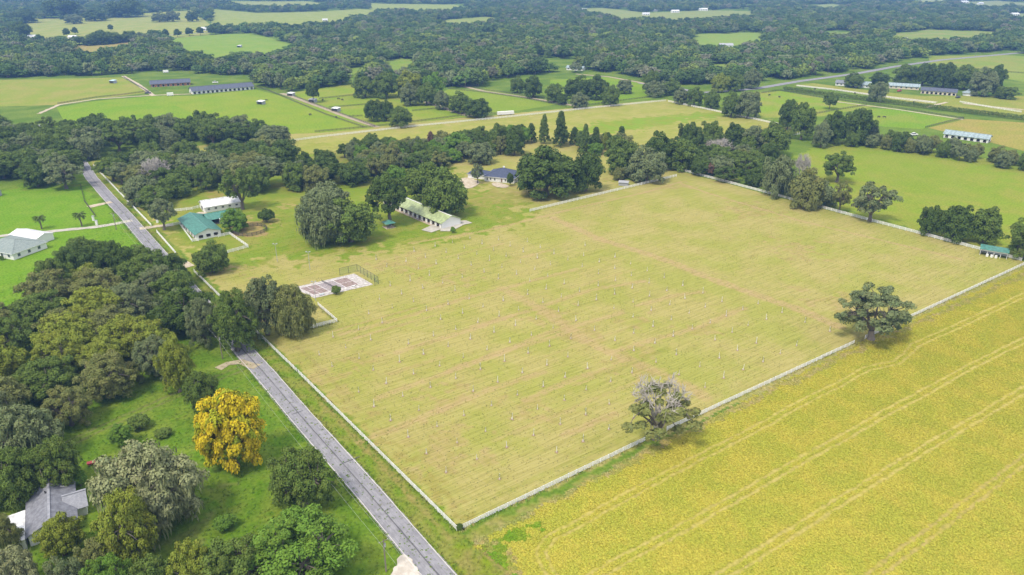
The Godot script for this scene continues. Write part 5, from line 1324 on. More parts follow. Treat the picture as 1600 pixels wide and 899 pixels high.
func grey_house() -> void:
	var d := Vector2(0.53, -0.85)
	var o := thing("grey_house", "house with weathered grey shingle roof and white flat annex under oaks", "house", Vector3(-99.3, 0, -117.6), turn_of(Vector2(0.86, -0.51)))
	var w := 8.6
	var l := 18.0
	part("wall", walls_mesh(w, l, 2.7, 4.9, false, M.white), o)
	gable_roof(o, w, l, 2.7, 4.9, 0.5, false, M.old_shingle, M.light_shingle, 30.0)
	opening(o, "window", w, l, 0, 2.5, 0.9, 1.2, 1.2, M.glass); opening(o, "window", w, l, 0, 6.0, 0.9, 1.2, 1.2, M.glass)
	opening(o, "window", w, l, 1, 4.0, 0.9, 1.4, 1.2, M.glass); opening(o, "window", w, l, 1, 14.5, 0.9, 1.4, 1.2, M.glass)
	var v := MB.new()
	v.tube(Vector3(3.7, 4.5, -10.5), Vector3(3.7, 5.3, -10.5), 0.16, 0.16, 8)
	part("vent_pipe", v.mesh(M.dark), o)
	var p := MB.new()
	p.bar(Vector3(6.4, 4.05, -12.6), Vector3(7.6, 3.45, -12.9), 0.5, 0.08)
	part("roof_patch", p.mesh(M.white), o)
	var a := Node3D.new()
	a.name = "annex"
	o.add_child(a)
	a.position = Vector3(-4.0, 0, 0.3)
	part("wall", walls_mesh(3.4, 9.5, 2.3, 2.3, false, M.white, true), a)
	var r := MB.new()
	r.hexa([Vector3(-0.3, 2.35, 0.4), Vector3(-0.3, 2.35, -9.9), Vector3(3.5, 2.58, -9.9), Vector3(3.5, 2.58, 0.4), Vector3(-0.3, 2.47, 0.4), Vector3(-0.3, 2.47, -9.9), Vector3(3.5, 2.70, -9.9), Vector3(3.5, 2.70, 0.4)])
	part("flat_roof", r.mesh(M.white_metal), a)
	var e := Node3D.new()
	e.name = "cross_wing"
	o.add_child(e)
	e.position = Vector3(w - 1.5, 0, -5.0)
	part("wall", walls_mesh(3.6, 6.0, 2.5, 4.3, true, M.white), e)
	gable_roof(e, 3.6, 6.0, 2.6, 4.35, 0.5, true, M.light_shingle, M.light_shingle, 30.0)

func left_house() -> void:
	var o := thing("farmhouse", "white farmhouse with grey green hipped roof at the pale driveway", "house", Vector3(-222.0, 0, -286.0), turn_of(Vector2(0.93, 0.36)))
	var w := 21.0
	var l := 15.0
	part("wall", walls_mesh(w, l, 2.8, 2.8, false, M.white, true), o)
	hip_roof(o, w, l, 2.85, 5.6, 0.6, M.sage_shingle, M.sage_shingle)
	for k in 5: opening(o, "window", w, l, 0, 2.5 + k * 4.0, 0.8, 1.5, 1.4, M.glass)
	for k in 3: opening(o, "window", w, l, 1, 2.5 + k * 4.5, 0.8, 1.4, 1.4, M.glass)
	var s := Node3D.new()
	s.name = "garage_wing"
	o.add_child(s)
	s.position = Vector3(-2.0, 0, -16.0)
	part("wall", walls_mesh(16.0, 8.0, 2.8, 4.0, true, M.white), s)
	gable_roof(s, 16.0, 8.0, 2.8, 4.0, 0.4, true, M.white_metal, M.white_metal, 0.9)
	for q in 3:
		var b := MB.new()
		puff_bush(b, Vector3.ZERO, 1.3, 40 + q)
		var g := thing("shrub", ["clipped shrub at the farmhouse corner", "clipped shrub under the farmhouse windows", "low shrub against the farmhouse front wall"][q], "shrub", Vector3(-217.5 + q * 5.0, 0, -282.6 + q * 1.9))
		part("foliage", b.mesh(leaf_mats[0]), g)
	var o2 := thing("cottage", "small grey walled cottage at the edge of the upper lawn", "house", Vector3(-282, 0, -367), turn_of(Vector2(0.93, 0.36)))
	part("wall", walls_mesh(14.0, 9.0, 2.7, 4.4, true, M.grey_wall), o2)
	gable_roof(o2, 14.0, 9.0, 2.7, 4.4, 0.5, true, M.grey_shingle, M.grey_shingle, 30.0)
	for k in 2: opening(o2, "window", 14.0, 9.0, 1, 2.5 + k * 3.5, 0.9, 1.2, 1.2, M.glass)
	for k in 3: opening(o2, "window", 14.0, 9.0, 0, 2.5 + k * 4.2, 0.9, 1.4, 1.2, M.glass)

func puff_bush(b: MB, at: Vector3, r: float, sd: int) -> void:
	rng.seed = sd
	for q in 7:
		var d := unit() * 0.45
		puff(b, at + Vector3(d.x * r, r * 0.6 + absf(d.y) * r * 0.5, d.z * r), Vector3(r, r * 0.8, r) * 0.6, 70, 0.3, Color(1, 1, 1))

func barn(called: String, label: String, fl: Vector2, dir: Vector2, w: float, l: float, eave: float, apex: float, wall: Material, roof: Material, doors: int, house: bool = false) -> Node3D:
	var o := thing(called, label, "house" if house else "barn", Vector3(fl.x, 0, fl.y), turn_of(dir))
	var holes := [[3, l / 2, 0.05, 3.2, 2.5], [1, l / 2, 0.05, 3.2, 2.5]] if not house else []
	if not house:
		for k in doors: holes.append([0, (k + 0.5) * w / doors, 0.1, minf(2.2, w / doors * 0.6), 2.1])
	part("wall", walls_mesh(w, l, eave, apex, true, wall, false, holes), o)
	floor_part(o, w, l)
	gable_roof(o, w, l, eave, apex, 0.7, true, roof, roof, 1.5)
	if house:
		for k in doors: opening(o, "window", w, l, 0, (k + 0.5) * w / doors, 0.9, 1.8, 1.4, M.glass)
	else:
		for h in holes: opening(o, "barn_opening", w, l, h[0], h[1], h[2], h[3], h[4], null)
	return o

func sheds_and_far() -> void:
	barn("stable", "long stable with dark blue roof and white stall fronts on the far pasture", Vector2(-296.0, -696.5), Vector2(0.835, -0.55), 56.0, 14.0, 2.9, 5.8, M.white, M.slate_metal, 14)
	barn("stable", "orange brown stable with dark grey roof beside the gravel lane", Vector2(-354.0, -739.5), Vector2(0.915, -0.40), 36.0, 13.0, 3.0, 5.6, M.terracotta, M.slate_metal, 8)
	barn("stable", "white stable with pale blue green roof behind the tree row", Vector2(300.0, -510.5), Vector2(0.745, 0.667), 27.0, 9.0, 2.9, 4.8, M.white, M.sage_metal, 7)
	barn("stable", "pale stable with long grey roof behind the long hedge", Vector2(381.5, -702.0), Vector2(0.86, 0.51), 29.0, 10.0, 3.2, 5.4, M.cream, M.slate_metal, 8)
	barn("far_house", "cream house with pale blue roof beside the red tractor", Vector2(366.0, -733.0), Vector2(0.89, 0.45), 26.5, 9.0, 3.0, 5.0, M.cream, M.sage_metal, 6, true)
	barn("far_house", "white cottage behind the grey lone oak at the hedge", Vector2(336.0, -741.5), Vector2(0.82, 0.57), 14.0, 10.0, 3.0, 5.4, M.white, M.sage_metal, 3, true)
	barn("far_house", "small white outbuilding left in shade of the lane trees", Vector2(322.0, -752.0), Vector2(0.82, 0.57), 11.0, 8.0, 3.0, 5.0, M.white, M.grey_shingle, 3, true)
	barn("far_house", "tan house with pale roof in the wood above the sandy lane", Vector2(20.0, -905.0), Vector2(0.9, -0.43), 24.0, 11.0, 3.0, 5.2, M.cream, M.sage_metal, 4, true)
	barn("far_house", "low white building beside the tan house in the wood", Vector2(62.0, -870.0), Vector2(0.9, 0.43), 20.0, 9.0, 2.8, 4.6, M.white, M.sage_metal, 4, true)
	# pavilion beside the stables
	var e := thing("pavilion", "white eight sided pavilion with pale green roof near the stables", "pavilion", Vector3(419.2, 0, -691.0))
	var wl := MB.new(); var rf := MB.new(); var cp := MB.new()
	for k in 8:
		var a0 := TAU * k / 8; var a1 := TAU * (k + 1) / 8
		var p0 := Vector3(cos(a0), 0, sin(a0)); var p1 := Vector3(cos(a1), 0, sin(a1))
		wl.quad(p1 * 4.4, p1 * 4.4 + Vector3(0, 2.6, 0), p0 * 4.4 + Vector3(0, 2.6, 0), p0 * 4.4)
		rf.tri(p0 * 5.4 + Vector3(0, 2.6, 0), p1 * 5.4 + Vector3(0, 2.6, 0), Vector3(0, 4.8, 0))
		cp.tri(p0 * 1.2 + Vector3(0, 4.9, 0), p1 * 1.2 + Vector3(0, 4.9, 0), Vector3(0, 5.9, 0))
	part("wall", wl.mesh(M.white), e); part("roof", rf.mesh(M.sage_metal), e); part("cupola", cp.mesh(M.sage_metal), e)
	# green run-in shed at the pasture corner
	var s := thing("run_in_shed", "white run-in shed with green roof at the hay field corner", "shed", Vector3(193.6, 0, -284.4), turn_of(Vector2(0.84, 0.54)))
	var b := MB.new()
	b.quad(Vector3(0, 0, -4), Vector3(9.5, 0, -4), Vector3(9.5, 2.5, -4), Vector3(0, 2.5, -4))
	b.box(Vector3(0, 0, -4), Vector3(0.12, 2.5, 0)); b.box(Vector3(9.38, 0, -4), Vector3(9.5, 2.5, 0))
	b.box(Vector3(0.12, 2.1, -0.1), Vector3(9.38, 2.7, 0.0))
	part("wall", b.mesh(M.white), s)
	for k in 3:
		var p := MB.new()
		p.box(Vector3(2.4 + k * 2.35, 0, -0.1), Vector3(2.58 + k * 2.35, 2.1, 0.05))
		part("post", p.mesh(M.white), s)
	part("roof", slab([Vector3(-0.4, 2.75, 0.6), Vector3(-0.4, 3.25, -4.6), Vector3(9.9, 3.25, -4.6), Vector3(9.9, 2.75, 0.6)], 0.12, M.green_metal), s)
	for q in 3:
		var wt := thing("water_drum", ["white drum at the open side of the run-in shed", "white drum between two drums in the run-in shed", "white drum next to the shed partition"][q], "drum", Vector3(195.6 + q * 1.3, 0, -282.6 + q * 0.85))
		var dm := MB.new()
		dm.tube(Vector3.ZERO, Vector3(0, 1.05, 0), 0.5, 0.5, 10)
		dm.cone(Vector3(0, 1.05, 0), 0.5, 0.06, 10)
		part("barrel", dm.mesh(M.white), wt)
	# second low roof half way along that fence
	var s2 := thing("run_in_shed", "low green roofed shelter in the fence line under the mossy oak clump", "shed", Vector3(148.0, 0, -352.5), turn_of(Vector2(0.61, 0.79)))
	part("roof", slab([Vector3(0, 2.2, 0.0), Vector3(0, 2.5, -3.4), Vector3(7.0, 2.5, -3.4), Vector3(7.0, 2.2, 0.0)], 0.12, M.green_metal), s2)
	for q in [[0.2, -0.2], [6.8, -0.2], [0.2, -3.2], [6.8, -3.2]]:
		var p := MB.new()
		p.bar(Vector3(q[0], 0, q[1]), Vector3(q[0], 2.25, q[1]), 0.15, 0.15)
		part("post", p.mesh(M.bark), s2)
	# pavilion on the lawn
	var g := thing("garden_pavilion", "small open pavilion with dark green roof under the tall oak", "pavilion", Vector3(-56.3, 0, -319.5), 0.6)
	for q in [[-1.7, -1.7], [1.7, -1.7], [-1.7, 1.7], [1.7, 1.7]]:
		var p := MB.new()
		p.bar(Vector3(q[0], 0, q[1]), Vector3(q[0], 2.3, q[1]), 0.2, 0.2)
		part("post", p.mesh(M.bark), g)
	var rr := MB.new()
	var cs := [Vector3(-2.5, 2.3, 2.5), Vector3(2.5, 2.3, 2.5), Vector3(2.5, 2.3, -2.5), Vector3(-2.5, 2.3, -2.5)]
	for k in 4: rr.tri(cs[k], Vector3(0, 3.6, 0), cs[(k + 1) % 4])
	part("roof", rr.mesh(M.green_metal), g)
	var ff := MB.new()
	ff.box(Vector3(-2.3, 0.02, -2.3), Vector3(2.3, 0.1, 2.3))
	part("floor_slab", ff.mesh(M.tan_concrete), g)
	var tb := MB.new()
	tb.box(Vector3(-0.9, 0.7, -0.4), Vector3(0.9, 0.78, 0.4)); tb.box(Vector3(-0.1, 0.1, -0.1), Vector3(0.1, 0.7, 0.1))
	var ta := thing("picnic_table", "brown picnic table inside the small open pavilion", "table", Vector3(-56.3, 0, -319.5), 0.6)
	part("tabletop", tb.mesh(M.bark), ta)
	# coop and patch by the inner corner
	var co := thing("coop", "small grey roofed coop beside the vegetable patch", "shed", Vector3(58.0, 0, -389.0), -0.3)
	part("wall", walls_mesh(5.0, 2.6, 1.7, 1.7, true, M.grey_wall, true), co)
	part("roof", slab([Vector3(-0.3, 1.75, 0.4), Vector3(-0.3, 2.15, -3.0), Vector3(5.3, 2.15, -3.0), Vector3(5.3, 1.75, 0.4)], 0.1, M.grey_metal), co)
	for f in FAR_HOUSES:
		var wd: float = f[3] * 1.05
		var lg := wd * 0.6
		var ht: float = f[4] * 0.42
		var h := thing("far_house", f[2], "house", Vector3(f[0] - wd / 2, 0, f[1]), turn_of(Vector2(0.95, 0.1 - fmod(absf(f[0]) * 0.37, 0.5)).normalized()))
		part("wall", walls_mesh(wd, lg, ht, ht * 1.6, true, M.white), h)
		gable_roof(h, wd, lg, ht, ht * 1.6, 0.5, true, M.white_metal if int(absf(f[0])) % 3 else M.grey_metal, M.white_metal, 4.0)
		for k in 3: opening(h, "window", wd, lg, 0, wd * (0.2 + 0.3 * k), ht * 0.3, wd * 0.12, ht * 0.45, M.glass)
	for f in SHELTERS:
		var h := thing("shelter", f[2], "shelter", Vector3(f[0] - 2.5, 0, f[1]), -0.5)
		part("roof", slab([Vector3(-0.3, 2.5, 0.5), Vector3(-0.3, 3.0, -4.5), Vector3(6.3, 3.0, -4.5), Vector3(6.3, 2.5, 0.5)], 0.14, M.pale_blue if "blue" in f[2] else M.white_metal), h)
		var bk := MB.new()
		bk.box(Vector3(0, 0, -4), Vector3(6, 2.6, -3.9)); bk.box(Vector3(0, 0, -3.9), Vector3(0.1, 2.5, 0)); bk.box(Vector3(5.9, 0, -3.9), Vector3(6, 2.5, 0))
		part("wall", bk.mesh(M.grey_wall), h)
		for q in [0.1, 3.0, 5.9]:
			var p := MB.new()
			p.bar(Vector3(q, 0, 0.2), Vector3(q, 2.5, 0.2), 0.16, 0.16)
			part("post", p.mesh(M.bark), h)

func court() -> void:
	var o := thing("sport_court", "old red sport court with white surround and green corner screen", "court", Vector3.ZERO)
	var c := [Vector2(-81.5, -250.4), Vector2(-61.4, -264.1), Vector2(-52.1, -253.4), Vector2(-71.2, -241.0)]
	var at := func(u: float, v: float, y: float) -> Vector3:
		var a: Vector2 = c[0].lerp(c[1], u)
		var b: Vector2 = c[3].lerp(c[2], u)
		var p := a.lerp(b, v)
		return Vector3(p.x, y, p.y)
	var put := func(called: String, u0: float, v0: float, u1: float, v1: float, y: float, m: Material) -> void:
		var b := MB.new()
		b.quad(at.call(u0, v1, y), at.call(u0, v0, y), at.call(u1, v0, y), at.call(u1, v1, y))
		for q in 4:
			var p: Vector3 = b.v[q]
			b.u.append(Vector2(p.x, p.z))
		part(called, b.mesh(m), o)
	put.call("slab", 0.0, 0.0, 1.0, 1.0, 0.09, M.court_white)
	put.call("playing_surface", 0.06, 0.12, 0.83, 0.80, 0.095, M.court_red)
	put.call("playing_surface", 0.33, 0.125, 0.60, 0.795, 0.099, M.court_grey)
	for l in [[0.06, 0.12, 0.83, 0.135], [0.06, 0.785, 0.83, 0.80], [0.06, 0.12, 0.066, 0.80], [0.824, 0.12, 0.83, 0.80], [0.598, 0.12, 0.605, 0.80], [0.325, 0.12, 0.332, 0.80], [0.06, 0.452, 0.33, 0.462], [0.60, 0.452, 0.83, 0.462], [0.17, 0.12, 0.175, 0.80]]:
		put.call("court_line", l[0], l[1], l[2], l[3], 0.104, M.white)
	var n := thing("court_net", "dark net with posts across the middle of the sport court", "net", Vector3.ZERO)
	var nb := MB.new()
	var a: Vector3 = at.call(0.445, 0.06, 0.1)
	var b2: Vector3 = at.call(0.445, 0.86, 0.1)
	for k in 8: nb.bar(a + Vector3(0, 0.2 + k * 0.1, 0), b2 + Vector3(0, 0.2 + k * 0.1, 0), 0.02, 0.025)
	for k in 60: nb.bar(a.lerp(b2, k / 60.0) + Vector3(0, 0.15, 0), a.lerp(b2, k / 60.0) + Vector3(0, 0.9, 0), 0.02, 0.02)
	part("netting", nb.mesh(M.dark), n)
	for q in [a, b2]:
		var p := MB.new()
		p.tube(q, q + Vector3(0, 1.1, 0), 0.06, 0.06, 6)
		part("post", p.mesh(M.dark), n)
	# green screen round the far corner
	var s := thing("court_screen", "tall green mesh fence round the corner of the sport court", "fence", Vector3.ZERO)
	var pts := [Vector2(-66.5, -262.3), Vector2(-60.6, -266.4), Vector2(-50.2, -253.9), Vector2(-51.3, -252.4)]
	for k in 3:
		var p0: Vector2 = pts[k]
		var p1: Vector2 = pts[k + 1]
		var cnt := maxi(1, int(p0.distance_to(p1) / 2.6))
		for q in cnt + (1 if k == 2 else 0):
			var p := p0.lerp(p1, float(q) / cnt)
			var m := MB.new()
			m.tube(Vector3(p.x, 0, p.y), Vector3(p.x, 3.0, p.y), 0.07, 0.07, 6)
			part("post", m.mesh(M.dark), s)
		var r := MB.new()
		r.bar(Vector3(p0.x, 3.0, p0.y), Vector3(p1.x, 3.0, p1.y), 0.07, 0.07)
		part("top_rail", r.mesh(M.dark), s)
		var w := MB.new()
		w.quad(Vector3(p0.x, 0.15, p0.y), Vector3(p0.x, 2.9, p0.y), Vector3(p1.x, 2.9, p1.y), Vector3(p1.x, 0.15, p1.y))
		part("screen", w.mesh(M.screen), s)
	for q in [[-70.0, -238.5, "tall floodlight pole at the near corner of the sport court"], [-79.5, -268.0, "thin floodlight pole behind the sport court"], [-95.0, -277.0, "slim white lamp pole on the grass behind the sport court"]]:
		var lp := thing("floodlight_pole", q[2], "lamp", Vector3(q[0], 0, q[1]))
		var m := MB.new()
		m.tube(Vector3.ZERO, Vector3(0, 7.6, 0), 0.11, 0.07, 7)
		part("pole", m.mesh(M.grey_metal), lp)
		var h := MB.new()
		h.bar(Vector3(-0.7, 7.5, 0), Vector3(0.7, 7.5, 0), 0.1, 0.1)
		h.box(Vector3(-0.9, 7.5, -0.2), Vector3(-0.4, 7.8, 0.25)); h.box(Vector3(0.4, 7.5, -0.2), Vector3(0.9, 7.8, 0.25))
		part("lamp_head", h.mesh(M.grey_metal), lp)
	for q in [[-59.0, -251.5, "white bench at the court edge"], [-69.0, -243.6, "blue bench at the near court corner"]]:
		var bn := thing("bench", q[2], "bench", Vector3(q[0], 0.1, q[1]), 0.55)
		var sb := MB.new()
		sb.box(Vector3(-0.8, 0.42, -0.2), Vector3(0.8, 0.48, 0.2)); part("seat", sb.mesh(M.white if "white" in q[2] else M.pale_blue), bn)
		for x in [-0.7, 0.6]:
			var lb := MB.new()
			lb.box(Vector3(x, 0, -0.18), Vector3(x + 0.1, 0.42, 0.18)); part("leg", lb.mesh(M.grey_metal), bn)

func round_pen() -> void:
	var o := thing("round_pen", "dark board round pen with sand floor beside the green barn", "pen", Vector3(-118.0, 0, -314.0))
	var r := 7.2
	for k in 22:
		var a := TAU * k / 22
		var a1 := TAU * (k + 1) / 22
		var p := Vector3(cos(a), 0, sin(a)) * r
		var q := Vector3(cos(a1), 0, sin(a1)) * r
		var b := MB.new()
		b.bar(p, p + Vector3(0, 1.7, 0), 0.16, 0.16)
		part("post", b.mesh(M.dark_wood), o)
		for h in 4:
			var m := MB.new()
			m.bar(p + Vector3(0, 0.4 + h * 0.4, 0), q + Vector3(0, 0.4 + h * 0.4, 0), 0.05, 0.2)
			part("rail", m.mesh(M.dark_wood), o)

func fences() -> void:
	var post := MB.new()
	post.box(Vector3(-0.065, 0, -0.065), Vector3(0.065, 1.42, 0.065))
	for k in 4:
		var cs := [Vector3(-0.085, 1.42, -0.085), Vector3(0.085, 1.42, -0.085), Vector3(0.085, 1.42, 0.085), Vector3(-0.085, 1.42, 0.085)]
		post.tri(cs[k], Vector3(0, 1.52, 0), cs[(k + 1) % 4])
	var pm := post.mesh(M.vinyl)
	for f in FENCES:
		var pl := flat(f[2])
		var white: bool = f[0] < 2
		var o := thing("rail_fence" if white else "board_fence", f[1], "fence", Vector3(pl[0].x, 0, pl[0].y))
		var base := Vector3(pl[0].x, 0, pl[0].y)
		var posts := MB.new()
		var rails := MB.new()
		var wob := noise(int(absf(pl[0].x * 7.0)), 14.0, 2)
		for k in pl.size() - 1:
			var a := Vector3(pl[k].x, 0, pl[k].y) - base
			var b := Vector3(pl[k + 1].x, 0, pl[k + 1].y) - base
			var step := 2.44 if f[0] == 0 else (2.6 if f[0] == 1 else 3.2)
			var cnt := maxi(1, int(round(a.distance_to(b) / step)))
			var last := k == pl.size() - 2
			var turn := atan2(-(b - a).z, (b - a).x)
			for q in cnt + (1 if last else 0):
				var p := a.lerp(b, float(q) / cnt)
				if f[0] == 0:
					var n := part("post", pm, o, p)
					n.rotation = Vector3(wob.get_noise_2d(q * 2.0, 3.0) * 0.05, turn, wob.get_noise_2d(q * 2.0, 40.0) * 0.05)
				else:
					posts.bar(p, p + Vector3(0, 1.45, 0), 0.16, 0.16)
			var heights := [0.32, 0.66, 1.0, 1.33] if white else [0.4, 0.85, 1.3]
			if f[0] == 0:
				var q := 0
				while q < cnt:
					var e := mini(q + 2, cnt)
					for h in heights:
						var m := MB.new()
						var p0 := a.lerp(b, float(q) / cnt)
						var p1 := a.lerp(b, float(e) / cnt)
						m.bar(Vector3(0, h + wob.get_noise_1d(q * 3.0) * 0.04, 0), p1 - p0 + Vector3(0, h + wob.get_noise_1d(e * 3.0) * 0.04, 0), 0.045, 0.15)
						part("rail", m.mesh(M.vinyl), o, p0)
					q = e
			else:
				for h in heights: rails.bar(a + Vector3(0, h, 0), b + Vector3(0, h, 0), 0.06, 0.16 if white else 0.18)
		if f[0] > 0:
			var m: Material = M.vinyl if white else M.dark_wood
			part("posts", posts.mesh(m), o).set_meta("kind", "stuff")
			part("rails", rails.mesh(m), o).set_meta("kind", "stuff")

func hedge() -> void:
	var pl := flat(HEDGE)
	var o := thing("hedge", "long clipped hedge with reddish lower leaves along the stable lane", "hedge", Vector3.ZERO)
	var b := MB.new()
	rng.seed = 555
	for k in pl.size() - 1:
		var steps := int(pl[k].distance_to(pl[k + 1]) / 1.3)
		for q in steps:
			var p := pl[k].lerp(pl[k + 1], float(q) / steps)
			var r := rng.randf_range(1.5, 2.1)
			puff(b, Vector3(p.x + rng.randf_range(-0.4, 0.4), 2.6 + rng.randf_range(-0.3, 0.4), p.y + rng.randf_range(-0.4, 0.4)), Vector3(r, 1.4, r), 55, 0.6, Color(1, 1, 1) * rng.randf_range(0.85, 1.15))
			puff(b, Vector3(p.x, 1.1, p.y), Vector3(1.4, 1.2, 1.4), 35, 0.55, Color(1.9, 0.85, 1.4))
	part("foliage", b.mesh(leaf_mats[1]), o)

func saplings() -> void:
	var models := []
	rng.seed = 17
	for v in 5:
		var stake := MB.new()
		stake.tube(Vector3(0.12, 0, 0), Vector3(0.12 + rng.randf_range(-0.15, 0.15), 2.0 + 0.12 * v, rng.randf_range(-0.1, 0.1)), 0.07, 0.065, 5)
		stake.tube(Vector3(-0.05, 0, 0), Vector3(-0.05, 0.75, 0), 0.11, 0.1, 7)
		var ring := MB.new()
		for k in 9:
			var a := TAU * k / 9
			var a1 := TAU * (k + 1) / 9
			ring.tri(Vector3(0, 0.09, 0), Vector3(cos(a), 0, sin(a)) * (0.55 + 0.2 * sin(k * 2.3 + v)) + Vector3(0, 0.025, 0), Vector3(cos(a1), 0, sin(a1)) * (0.55 + 0.2 * sin((k + 1) % 9 * 2.3 + v)) + Vector3(0, 0.025, 0))
		var tw := MB.new()
		tw.tube(Vector3(-0.05, 0.7, 0), Vector3(0.0, 2.0, 0.05), 0.03, 0.012, 4)
		for k in 4: tw.tube(Vector3(-0.02, 1.0 + k * 0.22, 0.02), Vector3(cos(k * 2.1 + v) * 0.35, 1.35 + k * 0.22, sin(k * 2.1 + v) * 0.35), 0.018, 0.008, 3)
		var lf := MB.new()
		for k in [10, 26, 4, 40, 16][v]:
			var g := rng.randf_range(0.8, 1.2)
			lf.col = Color(g, g, g)
			lf.leaf(Vector3(rng.randf_range(-0.4, 0.4), rng.randf_range(1.0, 2.1), rng.randf_range(-0.4, 0.4)), unit(), unit(), 0.11, 0.07)
		models.append([stake.mesh(M.stake), ring.mesh(M.mulch), tw.mesh(M.twig), lf.mesh(leaf_mats[7])])
	for k in range(0, SAPLINGS.size(), 2):
		var m: Array = models[rng.randi() % 5]
		var o := thing("sapling", "thin young tree tied to a white stake in the hay field", "sapling", Vector3(SAPLINGS[k], 0.03, SAPLINGS[k + 1]), rng.randf() * TAU, "staked saplings planted in rows on the hay field")
		o.scale = Vector3.ONE * rng.randf_range(0.65, 0.98)
		part("stake", m[0], o); part("mulch_ring", m[1], o); part("stem", m[2], o); part("leaves", m[3], o)

func poles() -> void:
	var tops := []
	for p in POLES:
		var h: float = p[2]
		var o := thing("power_pole", p[3], "power pole", Vector3(p[0], 0, p[1]), 0.65)
		var b := MB.new()
		b.tube(Vector3.ZERO, Vector3(0, h, 0), 0.17, 0.12, 8)
		part("pole", b.mesh(M.pole), o)
		var c := MB.new()
		c.bar(Vector3(-1.0, h - 0.5, 0), Vector3(1.0, h - 0.5, 0), 0.1, 0.12)
		part("crossarm", c.mesh(M.pole), o)
		for x in [-0.9, 0.0, 0.9]:
			var s := MB.new()
			s.tube(Vector3(x, h - 0.44, 0), Vector3(x, h - 0.2, 0), 0.06, 0.05, 6)
			part("insulator", s.mesh(M.trim), o)
		var t := MB.new()
		t.tube(Vector3(0.1, h - 1.7, 0.28), Vector3(0.1, h - 0.9, 0.28), 0.2, 0.2, 8)
		part("transformer", t.mesh(M.grey_metal), o)
		if tops.size() < 3: tops.append(o.transform)
	var A: Transform3D = Transform3D(Basis(Vector3.UP, 0.65), Vector3(30.0, 0, -36.0))
	var seq := [A, tops[0], tops[1], tops[2]]
	for k in 3:
		for x in [-0.9, 0.9]:
			var w := thing("power_line", ["power line running from the sand drive pole out of the scene", "power line between the sand drive pole and the dirt drive pole", "power line between the dirt drive pole and the driveway pole"][k], "cable", Vector3.ZERO, 0.0, "power lines along the road")
			var b := MB.new()
			var p0: Vector3 = seq[k] * Vector3(x, 8.1, 0)
			var p1: Vector3 = seq[k + 1] * Vector3(x, 8.1, 0)
			for q in 12:
				var f0 := q / 12.0
				var f1 := (q + 1) / 12.0
				b.tube(p0.lerp(p1, f0) - Vector3(0, 4.0 * f0 * (1 - f0), 0), p0.lerp(p1, f1) - Vector3(0, 4.0 * f1 * (1 - f1), 0), 0.018, 0.018, 4)
			part("wire", b.mesh(M.grey_metal), w)

